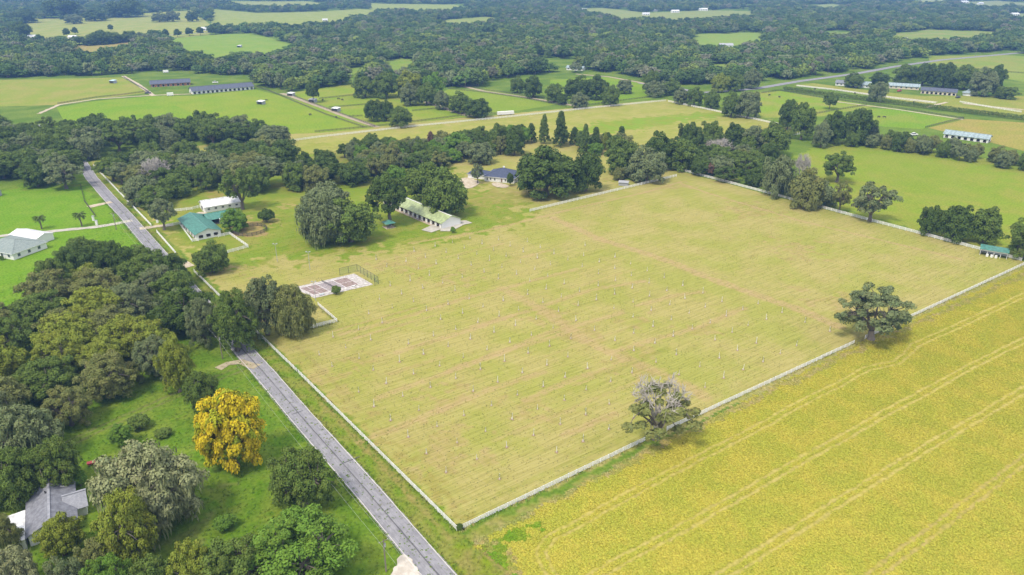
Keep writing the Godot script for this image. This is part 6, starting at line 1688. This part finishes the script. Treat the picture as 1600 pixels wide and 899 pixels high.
# a horse as one skin: the field of tapered capsules, meshed as surface nets
func horse_mesh(m: Material) -> ArrayMesh:
	var bones := []
	var add := func(a: Vector3, b: Vector3, ra: float, rb: float) -> void: bones.append([a, b, ra, rb])
	add.call(Vector3(-0.6, 1.22, 0), Vector3(0.55, 1.2, 0), 0.33, 0.31)
	add.call(Vector3(0.6, 1.25, 0), Vector3(1.15, 0.95, 0), 0.24, 0.15)
	add.call(Vector3(1.15, 0.95, 0), Vector3(1.5, 0.45, 0), 0.14, 0.08)
	for s in [-1, 1]:
		add.call(Vector3(0.5, 1.05, 0.16 * s), Vector3(0.55, 0.55, 0.16 * s), 0.14, 0.08)
		add.call(Vector3(0.55, 0.55, 0.16 * s), Vector3(0.5, 0.04, 0.16 * s), 0.07, 0.07)
		add.call(Vector3(-0.6, 1.1, 0.16 * s), Vector3(-0.5, 0.72, 0.16 * s), 0.19, 0.1)
		add.call(Vector3(-0.5, 0.72, 0.16 * s), Vector3(-0.72, 0.5, 0.16 * s), 0.1, 0.075)
		add.call(Vector3(-0.72, 0.5, 0.16 * s), Vector3(-0.66, 0.04, 0.16 * s), 0.07, 0.07)
		add.call(Vector3(1.14, 1.1, 0.06 * s), Vector3(1.12, 1.22, 0.07 * s), 0.04, 0.03)
	add.call(Vector3(-0.92, 1.3, 0), Vector3(-1.05, 0.6, 0), 0.08, 0.05)
	var cell := 0.065
	var lo := Vector3(-1.25, -0.1, -0.45)
	var dim := Vector3i(46, 27, 14)
	var field := PackedFloat32Array()
	field.resize((dim.x + 1) * (dim.y + 1) * (dim.z + 1))
	var at := func(x: int, y: int, z: int) -> int: return (x * (dim.y + 1) + y) * (dim.z + 1) + z
	for x in dim.x + 1:
		for y in dim.y + 1:
			for z in dim.z + 1:
				var p := lo + Vector3(x, y, z) * cell
				var d := 9.0
				for b in bones:
					var ab: Vector3 = b[1] - b[0]
					var t := clampf((p - b[0]).dot(ab) / ab.length_squared(), 0.0, 1.0)
					var e: float = (p - b[0] - ab * t).length() - lerpf(b[2], b[3], t)
					var h := clampf(0.5 + 0.5 * (d - e) / 0.07, 0.0, 1.0)
					d = lerpf(d, e, h) - 0.07 * h * (1 - h)
				field[at.call(x, y, z)] = d
	var ids := {}
	var out := MB.new()
	for x in dim.x:
		for y in dim.y:
			for z in dim.z:
				var s := 0
				var sum := Vector3.ZERO
				var cnt := 0
				for k in 8:
					if field[at.call(x + (k & 1), y + ((k >> 1) & 1), z + (k >> 2))] < 0: s |= 1 << k
				if s == 0 or s == 255: continue
				for k in 8:
					for ax in [1, 2, 4]:
						if k & ax: continue
						var k2: int = k | ax
						if ((s >> k) & 1) == ((s >> k2) & 1): continue
						var p0 := Vector3(k & 1, (k >> 1) & 1, k >> 2)
						var p1 := Vector3(k2 & 1, (k2 >> 1) & 1, k2 >> 2)
						var d0: float = field[at.call(x + int(p0.x), y + int(p0.y), z + int(p0.z))]
						var d1: float = field[at.call(x + int(p1.x), y + int(p1.y), z + int(p1.z))]
						sum += p0.lerp(p1, d0 / (d0 - d1)); cnt += 1
				ids[Vector3i(x, y, z)] = lo + (Vector3(x, y, z) + sum / cnt) * cell
	for id in ids:
		for ax in 3:
			var e := Vector3i.ZERO
			e[ax] = 1
			var u := Vector3i.ZERO
			u[(ax + 1) % 3] = 1
			var w := Vector3i.ZERO
			w[(ax + 2) % 3] = 1
			var q: Vector3i = id
			var f0: float = field[at.call(q.x, q.y, q.z)]
			var n := q + e
			var f1: float = field[at.call(n.x, n.y, n.z)]
			if (f0 < 0) == (f1 < 0): continue
			if not (ids.has(q - u) and ids.has(q - w) and ids.has(q - u - w)): continue
			if f0 < 0: out.quad(ids[q], ids[q - u], ids[q - u - w], ids[q - w])
			else: out.quad(ids[q], ids[q - w], ids[q - u - w], ids[q - u])
	return out.mesh(m)

func animals_and_vehicles() -> void:
	var hm := horse_mesh(M.horse)
	for a in ANIMALS:
		var h := thing("horse", "dark horse grazing with lowered head in a far paddock", "horse", Vector3(a[0], 0.02, a[1]), a[2], "horses grazing in the paddocks")
		h.scale = Vector3.ONE * 1.15
		part("body", hm, h)
	var cars := [[Vector2(-312.9, -687.6), 0.4, "white horse trailer on the gravel beside the dark roofed stable", M.white, "trailer"], [Vector2(-301.0, -767.0), 0.3, "white truck parked between the two dark roofed stables", M.white, "truck"], [Vector2(-384.7, -845.0), 0.2, "white van parked under the trees above the orange stable", M.white, "van"], [Vector2(367.0, -713.0), 0.7, "red tractor parked before the cream house", M.red, "tractor"], [Vector2(282.5, -516.7), 0.3, "white car parked beside the pale green stable", M.white, "car"], [Vector2(-5.1, -594.5), 0.35, "long white trailer parked behind the back hay field fence", M.white, "trailer"], [Vector2(-339.0, -700.0), 0.4, "dark car on the gravel lane crossing", M.dark, "car"], [Vector2(45.0, -645.0), -0.3, "white pickup on the dirt lane by the oaks", M.white, "truck"], [Vector2(402.0, -676.0), 0.6, "dark truck parked by the white pavilion", M.dark, "truck"]]
	for c in cars:
		var long: bool = "long" in c[2]
		var v := thing(c[4], c[2], c[4], Vector3(c[0].x, 0.03, c[0].y), c[1])
		var ln := 14.0 if long else 5.6
		var b := MB.new()
		var boxy: bool = c[4] == "trailer" or c[4] == "van"
		b.hexa([Vector3(-ln / 2, 0.55, -1.1), Vector3(ln / 2, 0.55, -1.1), Vector3(ln / 2, 0.55, 1.1), Vector3(-ln / 2, 0.55, 1.1), Vector3(-ln / 2, 2.9 if boxy else 1.3, -1.05), Vector3(ln / 2 - 0.2, 2.9 if boxy else 1.2, -1.05), Vector3(ln / 2 - 0.2, 2.9 if boxy else 1.2, 1.05), Vector3(-ln / 2, 2.9 if boxy else 1.3, 1.05)])
		part("body", b.mesh(c[3]), v)
		if not boxy:
			var k := MB.new()
			k.hexa([Vector3(-1.6, 1.25, -1.0), Vector3(1.3, 1.2, -1.0), Vector3(1.3, 1.2, 1.0), Vector3(-1.6, 1.25, 1.0), Vector3(-1.2, 2.0, -0.85), Vector3(0.6, 2.0, -0.85), Vector3(0.6, 2.0, 0.85), Vector3(-1.2, 2.0, 0.85)])
			part("cab", k.mesh(M.glass), v)
			var rt := MB.new()
			rt.box(Vector3(-1.25, 2.0, -0.87), Vector3(0.62, 2.06, 0.87))
			part("cab_roof", rt.mesh(c[3]), v)
		for x in [-ln * 0.3, ln * 0.3]:
			for s in [-1.0, 1.0]:
				var w := MB.new()
				w.tube(Vector3(x, 0.38, s * 1.0 - 0.12), Vector3(x, 0.38, s * 1.0 + 0.12), 0.38, 0.38, 10)
				for h in 10:
					var a0 := TAU * h / 10
					var a1 := TAU * (h + 1) / 10
					w.tri(Vector3(x, 0.38, s * 1.12), Vector3(x + cos(a0) * 0.38, 0.38 + sin(a0) * 0.38, s * 1.12), Vector3(x + cos(a1) * 0.38, 0.38 + sin(a1) * 0.38, s * 1.12))
				part("wheel", w.mesh(M.dark), v)
	var gc := thing("garden_cart", "small red and brown garden cart on the lawn behind the mossy oak", "cart", Vector3(-100.9, 0.03, -144.6), 0.5)
	var tray := MB.new()
	tray.hexa([Vector3(-0.7, 0.4, -0.4), Vector3(0.7, 0.4, -0.4), Vector3(0.7, 0.4, 0.4), Vector3(-0.7, 0.4, 0.4), Vector3(-0.9, 0.85, -0.55), Vector3(0.9, 0.85, -0.55), Vector3(0.9, 0.85, 0.55), Vector3(-0.9, 0.85, 0.55)])
	part("tray", tray.mesh(M.red), gc)
	var hd := MB.new()
	hd.bar(Vector3(0.8, 0.6, 0), Vector3(1.7, 1.1, 0), 0.08, 0.08)
	part("handle", hd.mesh(M.grey_metal), gc)
	for s in [[-0.5, -0.45], [-0.5, 0.45], [0.5, -0.45], [0.5, 0.45]]:
		var wh := MB.new()
		wh.tube(Vector3(s[0], 0.22, s[1] - 0.06), Vector3(s[0], 0.22, s[1] + 0.06), 0.22, 0.22, 10)
		part("wheel", wh.mesh(M.dark), gc)
	# gate pillars
	for q in [[-196.4, -328.9, "white gate pillar at the pale driveway, on the lawn side"], [-191.5, -322.4, "white gate pillar at the pale driveway, beside the power pole"], [-165.1, -326.0, "white gate pillar at the barn entrance drive"]]:
		var g := thing("gate_pillar", q[2], "pillar", Vector3(q[0], 0, q[1]))
		var b := MB.new()
		b.box(Vector3(-0.4, 0, -0.4), Vector3(0.4, 2.2, 0.4))
		part("shaft", b.mesh(M.white), g)
		var c := MB.new()
		c.box(Vector3(-0.5, 2.2, -0.5), Vector3(0.5, 2.35, 0.5))
		part("cap", c.mesh(M.grey_wall), g)
	for q in [[-197.4, -320.6, "palm with full dark crown beside the pale driveway", 1.0], [-213.8, -317.0, "palm with spread fronds near the farmhouse drive", 0.95], [286.3, -459.6, "pale leafed palm in the tree row of the pasture", 1.1]]:
		var pm := make_palm()
		var p := thing("palm_tree", q[2], "palm tree", Vector3(q[0], 0, q[1]), q[0])
		p.scale = Vector3.ONE * q[3] * 1.25
		part("trunk", pm[0], p)
		part("fronds", pm[1], p, Vector3.ZERO, leaf_mats[7] if q[0] > 0 else leaf_mats[1])

func crop_plants() -> void:
	var poly := flat(SHEETS[4][1])
	var lo := poly[0]
	var hi := poly[0]
	for p in poly:
		lo = lo.min(p); hi = hi.max(p)
	rng.seed = 31
	var spots := PackedVector2Array()
	var f := 2048.0 / MAP_W
	var z := hi.y
	while z > lo.y:
		var sp := 0.42 + (-z - 90.0) * 0.0016
		var x := lo.x
		while x < hi.x:
			var p := Vector2(x + rng.randf_range(-0.5, 0.5) * sp, z + rng.randf_range(-0.5, 0.5) * sp)
			x += sp
			if absf(p.x) > 70.0 - p.y * 0.78: continue
			if not Geometry2D.is_point_in_polygon(p, poly): continue
			if track_mask.get_pixel(clampi(int((p.x - MAP_X) * f), 0, 2047), clampi(int((p.y - MAP_Z) * f), 0, 1866)).r > 0.5: continue
			spots.append(p)
		z -= sp * 0.85
	print("crop plants ", spots.size())
	var root := thing("crop_plants", "yellowing low crop covering the field beside the white fence", "crop", Vector3.ZERO)
	root.set_meta("kind", "stuff")
	for v in 2:
		var b := MB.new()
		rng.seed = 60 + v
		for k in 9:
			var a := rng.randf() * TAU
			var g := rng.randf_range(0.8, 1.25)
			b.col = Color(g * rng.randf_range(0.95, 1.06), g, g)
			var d := Vector3(cos(a), 0, sin(a))
			b.leaf(d * rng.randf_range(0.05, 0.26) + Vector3(0, rng.randf_range(0.1, 0.3), 0), (d * 0.5 + Vector3(0, 1, 0) + unit() * 0.3).normalized(), d, 0.2, 0.12)
		var mm := MultiMesh.new()
		mm.transform_format = MultiMesh.TRANSFORM_3D
		mm.use_colors = true
		mm.mesh = b.mesh(M.crop)
		var n := 0
		for k in spots.size():
			if k % 2 == v: n += 1
		mm.instance_count = n
		var j := 0
		for k in spots.size():
			if k % 2 != v: continue
			var p := spots[k]
			var c := map_small.get_pixel(clampi(int(p.x - MAP_X), 0, int(MAP_W) - 1), clampi(int(p.y - MAP_Z), 0, int(MAP_H) - 1)).srgb_to_linear()
			var g := rng.randf_range(1.0, 1.25)
			var s := rng.randf_range(0.75, 1.3)
			mm.set_instance_transform(j, Transform3D(Basis(Vector3.UP, rng.randf() * TAU).scaled(Vector3(s, s * rng.randf_range(0.5, 0.8), s)), Vector3(p.x, 0.015, p.y)))
			mm.set_instance_color(j, Color(c.r * g * rng.randf_range(0.95, 1.02), c.g * g, c.b * g * 1.1))
			j += 1
		var o := MultiMeshInstance3D.new()
		o.name = "plants"
		o.multimesh = mm
		o.set_meta("kind", "stuff")
		root.add_child(o, true)

# longer grass along the fences and road edges, and tufts over the mown field and lawns
func grass_tufts() -> void:
	rng.seed = 808
	var spots := []
	for f in FENCES:
		if f[0] != 0: continue
		var pl := flat(f[2])
		for k in pl.size() - 1:
			for q in int(pl[k].distance_to(pl[k + 1]) * 5.0):
				spots.append([pl[k].lerp(pl[k + 1], rng.randf()) + Vector2(rng.randfn(0, 0.3), rng.randfn(0, 0.3)), rng.randf_range(0.8, 1.7)])
	var road := flat(ROADS[0][3])
	for k in range(0, 9):
		var d := (road[k + 1] - road[k]).normalized()
		var s := Vector2(-d.y, d.x)
		for q in int(road[k].distance_to(road[k + 1]) * 7.0):
			var side := 1.0 if rng.randf() < 0.5 else -1.0
			spots.append([road[k].lerp(road[k + 1], rng.randf()) + s * side * (3.0 + absf(rng.randfn(0, 0.5))), rng.randf_range(0.6, 1.2)])
	var polys := [flat(SHEETS[0][1]), flat(SHEETS[2][1]), flat(SHEETS[3][1])]
	var count := 0
	while count < 60000:
		var p := Vector2(rng.randf_range(-190, 215), -100.0 - 260.0 * pow(rng.randf(), 1.3))
		count += 1
		for k in 3:
			if Geometry2D.is_point_in_polygon(p, polys[k]):
				spots.append([p, rng.randf_range(0.35, 0.75) if k == 0 else rng.randf_range(0.5, 1.1)])
				break
	var b := MB.new()
	for k in 8:
		var a := rng.randf() * TAU
		var g := rng.randf_range(0.85, 1.15)
		b.col = Color(g, g, g)
		var d := Vector3(cos(a), 0, sin(a))
		b.leaf(d * rng.randf_range(0.05, 0.3) + Vector3(0, 0.14, 0), (d * 0.9 + Vector3(0, 0.8, 0)).normalized(), (d + Vector3(0, 0.8, 0)).normalized(), 0.24, 0.07)
	var mm := MultiMesh.new()
	mm.transform_format = MultiMesh.TRANSFORM_3D
	mm.use_colors = true
	mm.mesh = b.mesh(M.crop)
	var apron := flat(PATCHES[0][2])
	spots = spots.filter(func(q): return not Geometry2D.is_point_in_polygon(q[0], apron))
	mm.instance_count = spots.size()
	for k in spots.size():
		var p: Vector2 = spots[k][0]
		var s: float = spots[k][1]
		var c := map_small.get_pixel(clampi(int(p.x - MAP_X), 0, int(MAP_W) - 1), clampi(int(p.y - MAP_Z), 0, int(MAP_H) - 1)).srgb_to_linear()
		var g := rng.randf_range(0.85, 1.15)
		mm.set_instance_transform(k, Transform3D(Basis(Vector3.UP, rng.randf() * TAU).scaled(Vector3(s, s, s)), Vector3(p.x, 0.02, p.y)))
		mm.set_instance_color(k, Color(c.r * g * rng.randf_range(0.82, 1.05), c.g * g, c.b * g))
	var o := MultiMeshInstance3D.new()
	o.name = "grass_tufts"
	o.multimesh = mm
	tag(o, "loose grass tufts over the fields, verges and fence lines", "grass")
	o.set_meta("kind", "stuff")
	add_child(o)
	print("tufts ", spots.size())

func materials() -> void:
	M.bark = mat(lin(0.13, 0.11, 0.09))
	M.dead = mat(lin(0.40, 0.37, 0.33))
	M.white = mat(lin(0.74, 0.74, 0.73), 0.7)
	M.trim = mat(lin(0.7, 0.7, 0.69), 0.7)
	M.vinyl = mat(lin(0.8, 0.8, 0.8), 0.5)
	M.white_metal = mat(lin(0.76, 0.77, 0.77), 0.45)
	M.white_door = mat(lin(0.68, 0.68, 0.68), 0.7)
	M.stall_wood = mat(lin(0.2, 0.13, 0.085), 0.85)
	M.dark = mat(lin(0.05, 0.05, 0.055), 0.7)
	M.glass = mat(lin(0.08, 0.09, 0.11), 0.1)
	M.green_metal = mat(lin(0.075, 0.235, 0.185), 0.45)
	M.pale_green_metal = mat(lin(0.36, 0.43, 0.21), 0.5)
	M.slate_metal = mat(lin(0.075, 0.088, 0.125), 0.5)
	M.sage_metal = mat(lin(0.30, 0.38, 0.39), 0.5)
	M.grey_metal = mat(lin(0.35, 0.36, 0.38), 0.5)
	M.grey_wall = mat(lin(0.33, 0.34, 0.38), 0.8)
	M.cream = mat(lin(0.6, 0.52, 0.38), 0.8)
	M.terracotta = mat(lin(0.36, 0.15, 0.07), 0.85)
	M.pale_blue = mat(lin(0.4, 0.55, 0.6), 0.6)
	M.red = mat(lin(0.45, 0.05, 0.06), 0.5)
	M.tan_concrete = mat(lin(0.42, 0.34, 0.26), 0.9)
	M.dark_wood = mat(lin(0.075, 0.066, 0.058), 0.9)
	M.pole = mat(lin(0.2, 0.17, 0.14), 0.9)
	M.horse = mat(lin(0.035, 0.024, 0.018), 0.7)
	M.mulch = mat(lin(0.27, 0.185, 0.115), 1.0)
	M.stake = mat(lin(0.78, 0.77, 0.73), 0.7)
	M.twig = mat(lin(0.25, 0.2, 0.15), 0.9)
	var scr := mat(Color(lin(0.05, 0.2, 0.17), 0.2), 0.6)
	scr.transparency = BaseMaterial3D.TRANSPARENCY_ALPHA
	M.screen = scr
	var shingle := func(a: Array, b: Array, sd: int) -> StandardMaterial3D:
		var m := StandardMaterial3D.new()
		m.albedo_texture = tones(128, a, b, sd, 30.0, 0.35, 4)
		m.roughness = 0.9
		m.uv1_triplanar = true
		m.uv1_scale = Vector3.ONE * 0.16
		return m
	var metal := func(c: Color, sd: int) -> StandardMaterial3D:
		var a := [c.r8 * 1.06, c.g8 * 1.06, c.b8 * 1.06]
		var b := [c.r8 * 0.84, c.g8 * 0.84, c.b8 * 0.85]
		var m := StandardMaterial3D.new()
		m.albedo_texture = tones(256, a, b, sd, 34.0, 0.1)
		m.roughness = 0.5
		m.uv1_triplanar = true
		m.uv1_scale = Vector3.ONE * 0.07
		return m
	M.green_metal = metal.call(lin(0.075, 0.235, 0.185), 231)
	M.pale_green_metal = metal.call(lin(0.36, 0.43, 0.21), 232)
	M.slate_metal = metal.call(lin(0.085, 0.098, 0.135), 233)
	M.sage_metal = metal.call(lin(0.30, 0.38, 0.39), 234)
	M.white_metal = metal.call(lin(0.72, 0.73, 0.73), 235)
	M.blue_shingle = shingle.call([62, 70, 92], [74, 82, 104], 201)
	M.grey_shingle = shingle.call([110, 114, 122], [128, 132, 138], 202)
	M.sage_shingle = shingle.call([118, 130, 128], [136, 146, 142], 203)
	M.old_shingle = shingle.call([132, 134, 142], [104, 105, 114], 204)
	M.light_shingle = shingle.call([148, 150, 158], [130, 132, 140], 205)
	for t in [lin(0.080, 0.126, 0.024), lin(0.118, 0.174, 0.032), lin(0.162, 0.200, 0.084), lin(0.220, 0.262, 0.034), lin(0.128, 0.230, 0.028), lin(0.60, 0.47, 0.018), lin(0.245, 0.265, 0.125), lin(0.185, 0.205, 0.062), lin(0.17, 0.105, 0.07), lin(0.3, 0.28, 0.26)]:
		var m := mat(t, 0.75)
		m.metallic_specular = 0.25
		m.backlight_enabled = true
		m.backlight = Color(0.3, 0.34, 0.16)
		leaf_mats.append(m)
	M.far_leaf = mat(Color(1, 1, 1), 0.8)
	M.far_leaf.metallic_specular = 0.25
	M.crop = mat(Color(1, 1, 1), 0.85)
	M.crop.metallic_specular = 0.2
	M.court_white = ground_mat(tones(256, [158, 152, 148], [196, 191, 187], 211, 26.0, 0.2), 14.0, null, 1.0)
	M.court_red = ground_mat(tones(256, [128, 112, 108], [150, 134, 130], 212, 40.0, 0.25), 9.0, null, 1.0)
	M.court_grey = ground_mat(tones(256, [136, 128, 130], [160, 152, 152], 213, 30.0, 0.25), 9.0, null, 1.0)

func _ready() -> void:
	# camera
	var cam := Camera3D.new()
	cam.name = "camera"
	cam.position = Vector3(0, 110, 0)
	cam.rotation = Vector3(-atan(504.5 / 1150.0), 0, 0)
	cam.fov = rad_to_deg(2.0 * atan(449.5 / 1150.0))
	cam.near = 1.0
	cam.far = 9000.0
	add_child(cam)
	cam.current = true
	# sky: an even bright overcast
	var sky_mat := ProceduralSkyMaterial.new()
	sky_mat.sky_top_color = Color(0.87, 0.88, 0.92)
	sky_mat.sky_horizon_color = Color(0.89, 0.91, 0.94)
	sky_mat.sky_curve = 0.2
	sky_mat.ground_horizon_color = Color(0.70, 0.76, 0.80)
	sky_mat.ground_bottom_color = Color(0.30, 0.34, 0.25)
	sky_mat.sky_energy_multiplier = 0.85
	var sky := Sky.new()
	sky.sky_material = sky_mat
	var env := Environment.new()
	env.background_mode = Environment.BG_SKY
	env.sky = sky
	env.tonemap_mode = Environment.TONE_MAPPER_LINEAR
	env.tonemap_exposure = 2.4
	env.sdfgi_enabled = true
	env.ssao_enabled = true
	env.ssil_enabled = true
	env.fog_enabled = true
	env.fog_density = 0.00017
	env.fog_light_color = Color(0.50, 0.69, 0.94)
	var we := WorldEnvironment.new()
	we.name = "environment"
	we.environment = env
	add_child(we)
	# sun behind thin cloud
	var sun := DirectionalLight3D.new()
	sun.name = "sun"
	sun.light_energy = 0.5
	sun.light_angular_distance = 12.0
	sun.light_color = Color(1.0, 0.96, 0.89)
	sun.shadow_enabled = true
	sun.rotation_degrees = Vector3(-58, -38, 0)
	add_child(sun)
	materials()
	# ground
	var grain := tones(512, [255, 255, 250], [214, 218, 205], 301, 26.0, 0.34)
	var mown := tones(1024, [255, 255, 250], [232, 234, 216], 302, 9.0, 0.24, 32, true)
	var map := make_map()
	var near_mat := ground_mat(map, 1.0, grain, 26.0)
	var hay_mat := ground_mat(map, 1.0, mown, 96.0)
	var wide := ground_mat(tones(512, [92, 118, 40], [116, 134, 56], 303, 90.0, 0.2), 170.0, grain, 31.0)
	structure("ground", sheet(PackedVector2Array([Vector2(-6000, 3000), Vector2(6000, 3000), Vector2(6000, -6000), Vector2(-6000, -6000)]), 0.0, wide))
	structure("grassland", sheet(PackedVector2Array([Vector2(MAP_X + 1, MAP_Z + 1), Vector2(MAP_X + MAP_W - 1, MAP_Z + 1), Vector2(MAP_X + MAP_W - 1, MAP_Z + MAP_H - 1), Vector2(MAP_X + 1, MAP_Z + MAP_H - 1)]), 0.006, near_mat, 0.3, true))
	var y := 0.01
	for s in SHEETS:
		structure(s[0], sheet(flat(s[1]), y, hay_mat if s[0] == "hay_field" else near_mat, 0.614 if s[0] == "hay_field" else 0.2, true))
		y += 0.004
	y = 0.012
	var sd := 400
	for f in FAR_FIELDS:
		sd += 1
		structure(f[0], sheet(flat(f[1]), y, ground_mat(tones(256, f[2], f[3], sd, 60.0, 0.12), 150.0, grain, 37.0), 0.5))
		y += 0.004
	var surf := {}
	surf["asphalt"] = ground_mat(tones(512, [136, 135, 139], [148, 147, 151], 321, 70.0, 0.16), 24.0, tones(512, [255, 255, 255], [234, 234, 236], 326, 22.0, 0.25, 16, true), 16.0)
	surf["concrete"] = ground_mat(tones(256, [164, 160, 150], [180, 175, 164], 322, 40.0, 0.14), 16.0, null, 1.0)
	surf["sand"] = ground_mat(tones(256, [170, 156, 134], [188, 178, 160], 323, 40.0, 0.16), 14.0, null, 1.0)
	surf["chalk"] = ground_mat(tones(256, [176, 168, 156], [196, 190, 180], 324, 40.0, 0.12), 14.0, null, 1.0)
	surf["dirt"] = ground_mat(tones(256, [150, 138, 116], [168, 158, 132], 325, 40.0, 0.18), 16.0, null, 1.0)
	y = 0.13
	for r in ROADS:
		var line := flat(r[3])
		structure(r[0], sheet(ribbon(line, r[1], 0.35 if r[2] == "asphalt" else 0.7, sd), y, surf[r[2]], 2.229))
		y += 0.004
		sd += 1
	for p in PATCHES:
		structure(p[0], sheet(flat(p[2]) if p[1] == "concrete" else uneven(flat(p[2]), sd), y, surf[p[1]]))
		sd += 1
		y += 0.004
	var road := flat(ROADS[0][3])
	var seam := mat(lin(0.10, 0.10, 0.11), 0.9)
	var edge := mat(lin(0.62, 0.6, 0.55), 0.9)
	structure("road_joint", sheet(ribbon(road, 0.22, 0.14, 901), y, seam))
	for q in [-2.75, 2.75]:
		var off := PackedVector2Array()
		for k in road.size():
			var d := (road[mini(k + 1, road.size() - 1)] - road[maxi(k - 1, 0)]).normalized()
			off.append(road[k] + Vector2(-d.y, d.x) * q)
		structure("road_edge_line", sheet(ribbon(off, 0.12, 0.03, 902), y + 0.004, edge))
	var cracks := [[-39.2, -146.2, 5.2, 0.16], [-57.5, -167.0, 3.0, 0.12], [-27.0, -129.0, 2.4, 0.12], [-96.7, -218.7, 5.0, 0.15]]
	for c in cracks:
		var d := Vector2(0.8, -0.6)
		var mid := Vector2(c[0], c[1])
		y += 0.004
		structure("road_joint", sheet(ribbon(PackedVector2Array([mid - d * c[2] / 2, mid + d * c[2] / 2]), c[3], 0.1, int(absf(c[0]))), y + 0.008, seam))
	print("ground done ", Time.get_ticks_msec())
	# buildings and other large things
	long_barn(); green_barn(); white_barn(); white_house(); grey_house(); left_house(); sheds_and_far(); court(); round_pen()
	print("buildings done ", Time.get_ticks_msec())
	plant_trees()
	print("trees done ", Time.get_ticks_msec())
	far_wood()
	hedge()
	print("wood done ", Time.get_ticks_msec())
	fences(); poles(); saplings(); animals_and_vehicles()
	print("things done ", Time.get_ticks_msec())
	crop_plants()
	grass_tufts()
	print("all done ", Time.get_ticks_msec())
